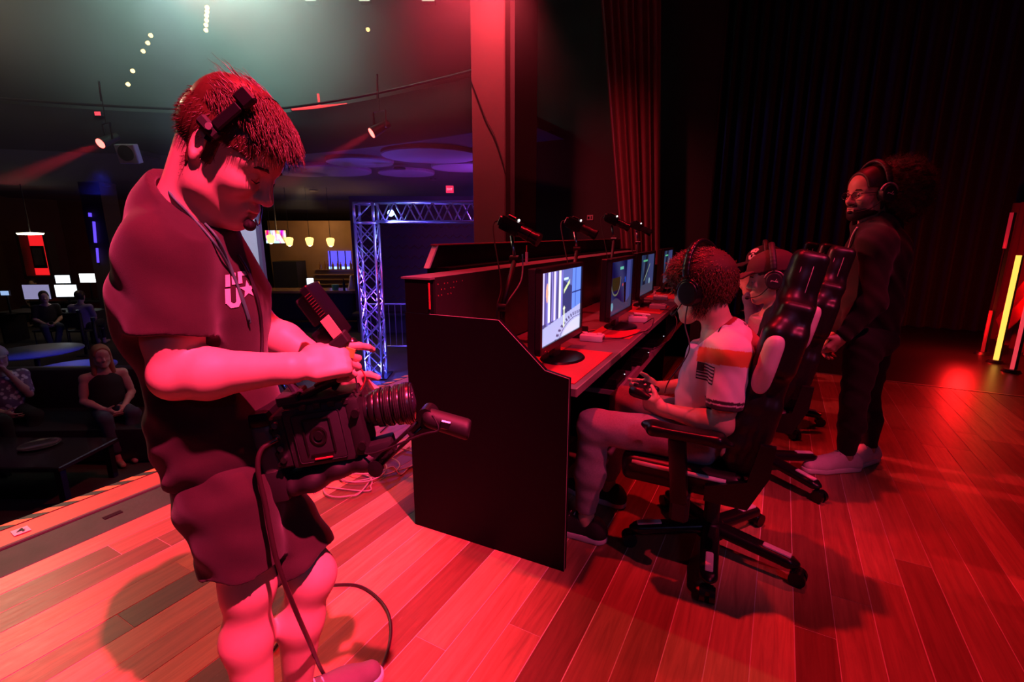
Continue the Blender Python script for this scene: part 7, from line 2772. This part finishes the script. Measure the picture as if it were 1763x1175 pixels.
    MB().sph(P(-0.01, 0, 0.157), 0.008, 10, (1, 1, 0.6)).build('button', cap_col, ce, True, True)
    if cap_logo[0]:
        bvh = bvh_of(crown.data)
        M_pt = mat('white_print', (0.8, 0.78, 0.78), 0.7)
        c = P(0.06, 0.05, 0.10)
        n = HM @ Vector((0.55, 0.7, 0.45))
        n.normalize()
        u = (HM @ Vector((0.7, -0.6, 0)))
        u = (u - n * u.dot(n)).normalized()
        v = n.cross(u)
        polys = [[(-0.035, 0.012), (-0.028, 0.042), (0.0, 0.046), (0.028, 0.040), (0.032, 0.014), (0.012, 0.010), (0.012, 0.028), (0.002, 0.028), (-0.002, 0.010)],
                 [(-0.012, 0.008), (0.0, -0.008), (0.014, 0.006)],
                 [(-0.03, -0.03), (-0.018, -0.006), (0.004, -0.012), (0.022, -0.004), (0.030, -0.028), (0.012, -0.044), (-0.014, -0.046)]]
        child_world(decal('front_print', bvh, c, u, v, n, polys, M_pt, None, 0.002), crown)
    headset(pl, HC, HM, HS, hs_label, M_black, mat('grey_red_yoke', (0.25, 0.2, 0.2), 0.35, 0.5), band_r=0.132, cap_gap=0.022)
    return pl


seated_player(2.95, 0.06, 'seated player in a grey hooded top and plain dark cap', V(-0.035, 2.93, 1.12), V(-0.97, -0.05, -0.16),
              mat('grey_hooded_fleece', (0.30, 0.27, 0.27), 0.95, var=0.2, scale=120, bump=0.2), 'grey_fleece',
              mat('dark_red_cap_cloth', (0.06, 0.022, 0.024), 0.85, bump=0.2), (False, 'plain dark baseball cap worn by the second player'), (0.55, 0.36, 0.27),
              'black headset with round ear cups over the plain dark cap')
seated_player(3.88, 0.04, 'seated player in a denim blue shirt and a dark cap with a white emblem', V(-0.10, 3.86, 1.125), V(-0.99, -0.1, -0.12),
              mat('denim_cloth', (0.10, 0.14, 0.25), 0.9, var=0.25, scale=90, bump=0.2), 'denim',
              mat('black_cap_cloth', (0.02, 0.014, 0.016), 0.85, bump=0.2), (True, 'dark baseball cap with a white emblem worn by the third player'), (0.5, 0.33, 0.25),
              'black headset on the third player behind the plain cap', raise_hand=True)


# ------------------------------------------------------------------ standing man with the big curly ponytail
def build_standing():
    fz = Vector((0, 0, 1))
    fwd = (-_R * 1.0 - _F0 * 0.10).normalized()      # faces picture left
    lft = fz.cross(fwd)
    D = atz(1465, 808, 0.0)
    dep = D.dot(_F0)
    A = lambda px, py, dd=0.0: at(px, py, dep + dd)
    J = dict(pelvis=A(1497, 575), waist=A(1502, 520), chest=A(1508, 450), neck=A(1500, 385), shN=A(1509, 420, -0.155), shF=A(1498, 415, 0.16),
             elN=A(1502, 520, -0.185), wrN=A(1452, 580, -0.14), elF=A(1470, 510, 0.2), wrF=A(1440, 575, 0.1),
             hipN=A(1488, 590, -0.09), hipF=A(1505, 590, 0.09), knN=A(1470, 690, -0.07), knF=A(1492, 685, 0.12))
    J['anN'] = atz(1455, 785, 0.09)
    J['anF'] = atz(1494, 772, 0.09)
    st = person((D.x, D.y, 0), 'standing man in black hoodie with a large curly ponytail, glasses and headset')
    skin = skin_mat('olive_skin', (0.52, 0.33, 0.24))
    HC = A(1497, 335)
    hd = (fwd * 0.995 - fz * 0.06).normalized()
    HM = frame(hd, fz)
    HS = 1.0
    up = (J['neck'] - J['pelvis']).normalized()
    b = Blob(0.0045)
    add_torso(b, J, up, fwd, -0.02)
    b.cap(J['neck'] - up * 0.03, HC + HM @ Vector((-0.03, 0, -0.04)), 0.058, 0.054, 0.03)
    add_head(b, HC, HM, HS)
    add_arm(b, J['shN'], J['elN'], J['wrN'], 0.92)
    add_arm(b, J['shF'], J['elF'], J['wrF'], 0.92)
    tN, tF = (fwd * 0.97 + lft * 0.0), (fwd * 0.9 + lft * 0.3)
    add_leg(b, J['hipN'], J['knN'], J['anN'], 0.9, 0.03, -fwd)
    add_leg(b, J['hipF'], J['knF'], J['anF'], 0.9, 0.03, -fwd)
    add_foot(b, J['anN'], tN)
    add_foot(b, J['anF'], tF)
    RL = ((0.35, 0.45, 0.3), (0.4, 0.5, 0.35), (0.45, 0.55, 0.4), (0.5, 0.6, 0.4))
    add_hand(b, J['wrN'], fwd * 0.5 - fz * 0.8 + lft * -0.3, -lft * 0.6 - fwd * -0.2, fwd + lft * -0.2, RL, s=0.95)
    add_hand(b, J['wrF'], fwd * 0.4 - fz * 0.85, lft * 0.8, fwd, RL, s=0.95)
    b.build('body', skin, st)
    face_details(st, HC, HM, HS, M_brow)
    # hoodie
    M_hood = mat('black_hoodie_fleece', (0.009, 0.007, 0.008), 0.95, var=0.2, scale=90, bump=0.25, sheen=0.1)
    t = Blob(0.0055)
    R = npm(frame(fwd, up))
    t.ell(J['chest'], (0.122, 0.182, 0.19), R, 0.05)
    t.cap(J['chest'] + up * 0.05, J['neck'] - up * 0.03 - fwd * 0.03, 0.11, 0.08, 0.05, lft, 1.3)
    t.ell(J['waist'], (0.115, 0.16, 0.18), R, 0.06)
    t.cap(J['waist'], J['pelvis'] + fz * 0.02, 0.115, 0.13, 0.05)
    t.cap(J['shN'], J['shF'], 0.062, 0.062, 0.05)
    t.cap(J['neck'] - up * 0.01, J['shN'], 0.070, 0.064, 0.05)
    t.cap(J['neck'] - up * 0.01, J['shF'], 0.070, 0.064, 0.05)
    for a, c, d in ((J['shN'], J['elN'], J['wrN']), (J['shF'], J['elF'], J['wrF'])):
        t.cap(a, c, 0.068, 0.060, 0.07)
        t.cap(c, c.lerp(d, 0.9), 0.060, 0.042, 0.04)
    # hood lying on the shoulders
    hb_ = J['neck'] - fwd * 0.055
    t.cap(hb_ - lft * 0.075 + fwd * 0.05, hb_ - fwd * 0.055 - fz * 0.02, 0.04, 0.05, 0.03)
    t.cap(hb_ + lft * 0.075 + fwd * 0.05, hb_ - fwd * 0.055 - fz * 0.02, 0.04, 0.05, 0.03)
    t.cap(hb_ - fwd * 0.05 - fz * 0.03, hb_ - fwd * 0.075 - fz * 0.12, 0.05, 0.035, 0.03)
    t.warp(fold(0.003, 40, 26, 36, 3.0))
    nk = (HC - J['neck']).normalized()
    ck = J['neck'] + nk * 0.045
    cc = np.array(ck + nk * 0.07)
    t.cap(J['neck'] - nk * 0.01 + fwd * 0.02, J['neck'] + nk * 0.15 + fwd * 0.03, 0.062, 0.072, 0.006, None, 1, True)
    hem = A(1497, 590)
    t.cut(hem, -fz, None, None)
    hood = t.build('hoodie', M_hood, st)
    bvh = bvh_of(hood.data)
    M_draw = mat('white_drawstring', (0.75, 0.7, 0.7), 0.7)
    for sgn, pts in ((1, ((1478, 392), (1470, 405), (1464, 425), (1458, 445))), (-1, ((1467, 393), (1460, 403), (1455, 420), (1449, 432)))):
        pp = [hit(bvh, px, py, 0.006) for px, py in pts]
        pp = [p for p in pp if p is not None]
        if len(pp) >= 2:
            MB().tube(bez(pp, 6), 0.0048, 6).build('drawstring', M_draw, st, True, True)
    # black trousers
    s_ = Blob(0.0055)
    s_.ell(J['pelvis'] - fz * 0.02, (0.115, 0.155, 0.12), npm(frame(fwd, fz)), 0.05)
    for h, k_, a in ((J['hipN'], J['knN'], J['anN']), (J['hipF'], J['knF'], J['anF'])):
        s_.cap(h, k_, 0.090, 0.066, 0.04)
        s_.cap(k_, k_.lerp(a, 0.4) - fwd * 0.012, 0.064, 0.066, 0.03)
        s_.cap(k_.lerp(a, 0.4) - fwd * 0.012, a + fz * 0.03, 0.066, 0.046, 0.03)
    s_.warp(fold(0.0028, 26, 30, 48, 1.0))
    s_.cut(fz * 0.105, -fz)
    s_.build('trousers', mat('black_joggers', (0.012, 0.011, 0.013), 0.9, bump=0.25, sheen=0.05), st)
    M_ws = mat('white_mesh_shoe', (0.72, 0.66, 0.68), 0.8, bump=0.3)
    shoe(st, J['anN'], tN, M_ws, M_white, s=1.08)
    shoe(st, J['anF'], tF, M_ws, M_white, s=1.08)
    # hair: close on the scalp, big curly bunch behind
    hb, f2 = hair_shell(b, HC, HM, HS, lambda x, y, z: 0.010 + 0 * x, lambda x, y, z: np.where(z < 0.03, np.maximum(-0.08 - z, x + 0.0), x - (0.065 + 0.10 * np.clip(z, 0, 1))))
    hair = hb.build('hair', M_hair_dark, st, f2)
    PC = A(1546, 325, 0.02)
    M_curl = mat('dark_curly_hair', (0.05, 0.03, 0.022), 0.6, var=0.3, scale=120)
    afro = Blob(0.007)
    afro.ell(PC, (0.145, 0.135, 0.15), None, 0.05)
    afro.ell(PC + fz * -0.05, (0.125, 0.115, 0.13), None, 0.05)
    afro.cap(HC - fwd * 0.06 + fz * 0.03, PC, 0.06, 0.08, 0.04)
    afro.warp(lambda X, Y, Z: 0.010 * np.sin(70 * X + 3 * np.sin(50 * Z)) * np.sin(65 * Y + 2) * np.sin(72 * Z + 1) + 0.006 * np.sin(130 * X + 1) * np.sin(140 * Y) * np.sin(125 * Z))
    ao = afro.build('curly_bunch', M_curl, st)
    P, N = verts_of(ao.data), normals_of(ao.data)
    rg = np.random.default_rng(3)
    ids = rg.choice(len(P), 5200)
    s1 = strands('curls', P[ids] - N[ids] * 0.006, N[ids] + rg.normal(0, 0.55, (len(ids), 3)), rg.uniform(0.015, 0.05, len(ids)), M_curl, None, 0.0011, 7, None, 0.011, rg)
    child_world(s1, ao)
    # beard
    def bl(x, y, z):
        front = np.maximum(np.maximum(z + 0.070 + 0.3 * np.clip(0.06 - x, 0, 1), -0.13 - z), 0.005 - x)
        lips = 0.011 - np.hypot(z + 0.071, np.maximum(np.abs(y) - 0.016, 0)) + np.where(x < 0.08, -1, 0)
        tache = np.maximum(np.abs(z + 0.054) - 0.006, np.maximum(np.abs(y) - 0.03, 0.07 - x))
        return np.minimum(np.maximum(front, lips), tache)
    hb, f2 = hair_shell(b, HC, HM, HS, lambda x, y, z: 0.0045 + 0 * x, bl)
    hb.build('beard', M_hair_dark, st, f2)
    # glasses
    P_ = lambda x, y, z: HC + HM @ Vector((x, y, z))
    ge = empty('eyeglasses', tuple(P_(0.11, 0, 0)), 0, 'thin dark eyeglasses on the standing man', 'glasses')
    M_gf = mat('dark_frame', (0.02, 0.018, 0.018), 0.3, 0.3)
    for y in (-1, 1):
        ring = []
        for k in range(20):
            a = 2 * math.pi * k / 20
            ring.append(P_(0.108 - 0.010 * abs(math.cos(a) * 0.5 + 0.5 * 1) * 0.4, y * 0.034 + 0.023 * math.cos(a), -0.002 + 0.017 * math.sin(a)))
        MB().tube(ring, 0.0016, 6, True).build('rim', M_gf, ge, True, True)
        MB().tube([P_(0.104, y * 0.057, 0.004), P_(0.09, y * 0.072, 0.006), P_(-0.005, y * 0.080, 0.006)], 0.0018, 6).build('temple', M_gf, ge, True, True)
    MB().tube([P_(0.107, -0.012, 0.002), P_(0.113, 0, 0.005), P_(0.107, 0.012, 0.002)], 0.0016, 6).build('bridge', M_gf, ge, True, True)
    headset(st, HC, HM, HS, 'black headset with pale yoke on the standing man', M_black, mat('pale_yoke', (0.6, 0.55, 0.6), 0.35, 0.3), band_r=0.125, cap_gap=0.008)
    return st


build_standing()


# ------------------------------------------------------------------ spectators and staff in the house
def simple_person(base, face, label, skin_c, top_m, leg_m, hair_m, seated=True, seat=0.42, res=0.012, long_hair=False, cap=None, hand_to_chin=False, lean=0.0, sleeves=0.45, hs=1.0, bare_arms=False):
    """base: point on the floor under the hips; face: horizontal facing direction"""
    f = Vector((face[0], face[1], 0)).normalized()
    l = Vector((0, 0, 1)).cross(f)
    z = Vector((0, 0, 1))
    h = base + z * (seat + 0.11 if seated else 0.93)
    J = dict(pelvis=h, waist=h + z * 0.15 + f * 0.02, chest=h + z * 0.30 + f * (0.02 + lean), neck=h + z * 0.46 + f * (0.03 + lean * 1.5))
    J['shN'], J['shF'] = J['neck'] - z * 0.05 + l * 0.175 - f * 0.02, J['neck'] - z * 0.05 - l * 0.175 - f * 0.02
    J['elN'], J['elF'] = J['shN'] - z * 0.25 + l * 0.05 + f * 0.04, J['shF'] - z * 0.25 - l * 0.05 + f * 0.04
    J['wrN'], J['wrF'] = h + f * 0.27 + l * 0.08 + z * 0.06, h + f * 0.27 - l * 0.08 + z * 0.06
    if hand_to_chin:
        J['elN'] = J['shN'] - z * 0.22 + f * 0.14
        J['wrN'] = J['neck'] + f * 0.13 + l * 0.04 + z * 0.02
    J['hipN'], J['hipF'] = h + l * 0.09, h - l * 0.09
    if seated:
        J['knN'], J['knF'] = h + l * 0.13 + f * 0.42, h - l * 0.13 + f * 0.42
        J['anN'] = Vector((0, 0, base.z + 0.09)) + Vector((1, 1, 0)) * 0 + (J['knN'] - z * J['knN'].z) + f * 0.03 - l * 0.10
        J['anF'] = Vector((0, 0, base.z + 0.09)) + (J['knF'] - z * J['knF'].z) + f * 0.06 + l * 0.04
    else:
        J['knN'], J['knF'] = h + l * 0.1 - z * 0.42, h - l * 0.1 - z * 0.42
        J['anN'], J['anF'] = h + l * 0.1 - z * 0.84, h - l * 0.1 - z * 0.84
    pe = person(tuple(base), label)
    skin = skin_mat('skin_' + label[:14].replace(' ', '_'), skin_c)
    HC = J['neck'] + z * 0.19 + f * 0.03
    HM = frame(f - z * 0.08, z)
    b = Blob(res)
    up = (J['neck'] - J['pelvis']).normalized()
    add_torso(b, J, up, f, -0.012)
    b.cap(J['neck'] - z * 0.03, HC - z * 0.05, 0.055, 0.052, 0.03)
    add_head(b, HC, HM, hs)
    for s in 'NF':
        add_arm(b, J['sh' + s], J['el' + s], J['wr' + s], 0.92)
        add_leg(b, J['hip' + s], J['kn' + s], J['an' + s], 0.92)
        d = (J['wr' + s] - J['el' + s]).normalized()
        add_hand(b, J['wr' + s], d, -l if s == 'N' else l, z, ((0.3, 0.4, 0.3),) * 4, s=1.0)
        ft = J['an' + s] - z * 0.055
        b.cap(ft - f * 0.03, ft + f * 0.17, 0.036, 0.03, 0.03)
        b.cap(J['an' + s], ft, 0.036, 0.034, 0.02)
    b.build('body', skin, pe)
    t = Blob(res)
    R = npm(frame(f, up))
    t.ell(J['chest'], (0.125, 0.172, 0.175), R, 0.05)
    t.ell(J['waist'], (0.125, 0.16, 0.17), R, 0.06)
    t.cap(J['waist'], J['pelvis'], 0.13, 0.14, 0.05)
    if not bare_arms:
        t.cap(J['shN'], J['shF'], 0.068, 0.068, 0.04)
    for s in 'NF':
        if not bare_arms:
            c = J['sh' + s].lerp(J['el' + s], min(1, sleeves * 2))
            t.cap(J['sh' + s], c, 0.066, 0.058, 0.03)
            if sleeves > 0.5:
                t.cap(c, J['el' + s].lerp(J['wr' + s], sleeves), 0.056, 0.045, 0.03)
    t.cap(J['neck'] - z * 0.02, J['neck'] + z * 0.12, 0.060, 0.07, 0.004, None, 1, True)
    t.cut(h - z * 0.06, -z)
    t.build('top', top_m, pe)
    s_ = Blob(res)
    s_.ell(h - z * 0.02, (0.13, 0.155, 0.1), None, 0.05)
    for s in 'NF':
        s_.cap(J['hip' + s], J['kn' + s], 0.09, 0.07, 0.04)
        s_.cap(J['kn' + s], J['an' + s] + z * 0.08, 0.068, 0.055, 0.03)
    s_.build('trousers', leg_m, pe)
    if hair_m is not None:
        hb, f2 = hair_shell(b, HC, HM, hs, lambda x, y, zz: 0.014 + 0 * x, lambda x, y, zz: np.where(zz < 0.02, np.maximum((-0.16 if long_hair else -0.08) - zz, x + 0.005), x - (0.065 + 0.1 * np.clip(zz, 0, 1))))
        hb.build('hair', hair_m, pe, f2)
        if long_hair:
            hq = Blob(res)
            for s in (-1, 1):
                hq.cap(HC + l * 0.07 * s - f * 0.02 + z * 0.02, HC + l * 0.085 * s - f * 0.01 - z * 0.2, 0.03, 0.03, 0.03)
            hq.cap(HC - f * 0.08, HC - f * 0.09 - z * 0.2, 0.05, 0.05, 0.05, l, 1.6)
            hq.build('long_hair', hair_m, pe)
    if cap is not None:
        ce = empty('baseball_cap', tuple(HC), 0, cap[1], 'cap')
        hb, f2 = hair_shell(b, HC, HM, hs, lambda x, y, zz: 0.022 + 0 * x, lambda x, y, zz: 0.045 - zz)
        hb.build('crown', cap[0], ce, f2)
        bl = Blob(0.008)
        for k in range(5):
            a = math.radians(-50 + 25 * k)
            bl.cap(HC + HM @ Vector((0.08, 0.06 * math.sin(a), 0.05)), HC + HM @ Vector((0.09 + 0.08 * math.cos(a), 0.06 * math.sin(a), 0.045)), 0.014, 0.014, 0.012, HM @ Vector((0, 0, 1)), 0.4)
        bl.build('bill', cap[0], ce)
    return pe


M_dk = mat('black_house_cloth', (0.015, 0.013, 0.016), 0.9)
M_jean = mat('dark_denim', (0.05, 0.06, 0.1), 0.9)
to_stage = lambda p: (Vector((-0.5, 1.6, 0)) - Vector((p.x, p.y, 0)))
# patterned shirt material
M_pat = bpy.data.materials.new('patterned_shirt')
M_pat.use_nodes = True
nt_ = M_pat.node_tree
vo = nt_.nodes.new('ShaderNodeTexVoronoi')
vo.inputs['Scale'].default_value = 22
tc_ = nt_.nodes.new('ShaderNodeTexCoord')
nt_.links.new(tc_.outputs['Object'], vo.inputs['Vector'])
rp = nt_.nodes.new('ShaderNodeValToRGB')
rp.color_ramp.elements[0].position = 0.35
rp.color_ramp.elements[0].color = (0.55, 0.52, 0.6, 1)
rp.color_ramp.elements[1].position = 0.5
rp.color_ramp.elements[1].color = (0.12, 0.08, 0.16, 1)
nt_.links.new(vo.outputs['Distance'], rp.inputs[0])
nt_.links.new(rp.outputs[0], nt_.nodes['Principled BSDF'].inputs['Base Color'])
sb = at(42, 760, 5.35)
b1 = Vector((sb.x, sb.y, HZ))
simple_person(at(28, 765, 5.35) * 1.0 - Vector((0, 0, at(28, 765, 5.35).z - HZ)), to_stage(b1) + _R * -0.3, 'spectator in a pale patterned shirt and cap with a hand to his chin', (0.5, 0.33, 0.26), M_pat, M_dk, M_hair_dark,
              cap=(mat('pale_cap_cloth', (0.35, 0.3, 0.35), 0.85), 'pale cap worn by the spectator in the patterned shirt'), hand_to_chin=True, sleeves=0.4)
wpos = at(192, 720, 5.45)
simple_person(Vector((wpos.x, wpos.y, HZ)), to_stage(wpos) + _R * -0.4, 'seated woman with long fair hair in a black sleeveless top', (0.55, 0.38, 0.32), M_dk, M_jean, mat('reddish_fair_hair', (0.30, 0.14, 0.08), 0.55), long_hair=True, bare_arms=True)
wp_ = at(85, 560, 10.9)
simple_person(Vector((wp_.x, wp_.y, HZ)), to_stage(wp_), 'seated staff member in a black shirt facing the stage from the workstations', (0.5, 0.33, 0.26), M_dk, M_jean, M_hair_dark, sleeves=0.35, res=0.016)
wp_ = at(140, 540, 10.9)
simple_person(Vector((wp_.x, wp_.y, HZ)), _F0 * 1.0 + _R * -0.2, 'man in a grey shirt seen from behind at the workstations', (0.5, 0.33, 0.26), mat('grey_lilac_shirt', (0.26, 0.23, 0.3), 0.9), M_dk, M_hair_dark, sleeves=0.4, res=0.016)
wp_ = at(120, 520, 14.2)
simple_person(Vector((wp_.x, wp_.y, HZ)), -_F0, 'worker facing the rear screens beneath the red alcove', (0.5, 0.33, 0.26), M_dk, M_dk, M_hair_dark, sleeves=0.4, res=0.018)
wp_ = at(66, 520, 14.0)
simple_person(Vector((wp_.x, wp_.y, HZ)), -_F0 + _R * 0.3, 'worker in a tan top beside the red alcove', (0.5, 0.33, 0.26), mat('tan_top', (0.3, 0.2, 0.12), 0.9), M_dk, M_hair_dark, sleeves=0.4, res=0.018)
# chairs under the seated workers
ch_lab = ('plain black chair under the staff member facing the stage', 'plain black chair under the man in the grey shirt', 'plain black chair under the worker below the alcove', 'plain black chair under the worker in the tan top', 'plain black chair under the seated woman')
for k, (px, py, dep, rz) in enumerate(((85, 560, 10.9, 0.0), (140, 540, 10.9, math.pi), (120, 520, 14.2, 0.0), (66, 520, 14.0, 0.0))):
    q = at(px, py, dep)
    e = empty('plain_chair', (q.x, q.y, HZ), YAW + rz, ch_lab[k], 'chair', 'plain chairs in the house')
    MB().box((0, 0, 0.42), (0.44, 0.44, 0.04), bevel=0.01).build('seat', M_black, e)
    MB().box((0, 0.24, 0.68), (0.42, 0.04, 0.34), bevel=0.01).build('backrest', M_black, e)
    for sx in (-0.19, 0.19):
        MB().cyl((sx, 0.22, 0.42), (sx, 0.25, 0.8), 0.012, n=8).build('back_post', M_metal, e)
        for sy in (-0.19, 0.19):
            MB().cyl((sx, sy, 0), (sx, sy, 0.4), 0.013, n=8).build('leg', M_metal, e)


# ------------------------------------------------------------------ stage haze hanging in the house
hz = MB().box((-6.7, 4.2, 4.5), (9.0, 10.0, 5.2)).build('haze', None)
hm = bpy.data.materials.new('thin_stage_haze')
hm.use_nodes = True
nt = hm.node_tree
nt.nodes.remove(nt.nodes['Principled BSDF'])
vsn = nt.nodes.new('ShaderNodeVolumeScatter')
vsn.inputs['Density'].default_value = 0.03
vsn.inputs['Anisotropy'].default_value = 0.0
vsn.inputs['Color'].default_value = (1, 1, 1, 1)
tcn = nt.nodes.new('ShaderNodeNewGeometry')
sp = nt.nodes.new('ShaderNodeSeparateXYZ')
nt.links.new(tcn.outputs['Position'], sp.inputs[0])
mr = nt.nodes.new('ShaderNodeMapRange')
mr.interpolation_type = 'SMOOTHSTEP'
mr.inputs['From Min'].default_value = 2.5
mr.inputs['From Max'].default_value = 4.3
mr.inputs['To Min'].default_value = 0.014
mr.inputs['To Max'].default_value = 0.17
nt.links.new(sp.outputs[2], mr.inputs['Value'])
nz = nt.nodes.new('ShaderNodeTexNoise')
nz.inputs['Scale'].default_value = 0.55
nz.inputs['Detail'].default_value = 3
nt.links.new(tcn.outputs['Position'], nz.inputs['Vector'])
m2 = nt.nodes.new('ShaderNodeMapRange')
m2.inputs['From Min'].default_value = 0.3
m2.inputs['From Max'].default_value = 0.7
m2.inputs['To Min'].default_value = 0.25
m2.inputs['To Max'].default_value = 1.75
nt.links.new(nz.outputs['Fac'], m2.inputs['Value'])
mm = nt.nodes.new('ShaderNodeMath')
mm.operation = 'MULTIPLY'
nt.links.new(mr.outputs[0], mm.inputs[0])
nt.links.new(m2.outputs[0], mm.inputs[1])
nt.links.new(mm.outputs[0], vsn.inputs['Density'])
nt.links.new(vsn.outputs[0], nt.nodes['Material Output'].inputs['Volume'])
hz.data.materials.append(hm)
tag(hz, 'thin glowing stage haze hanging in the house above the stage edge', 'haze', kind='stuff')
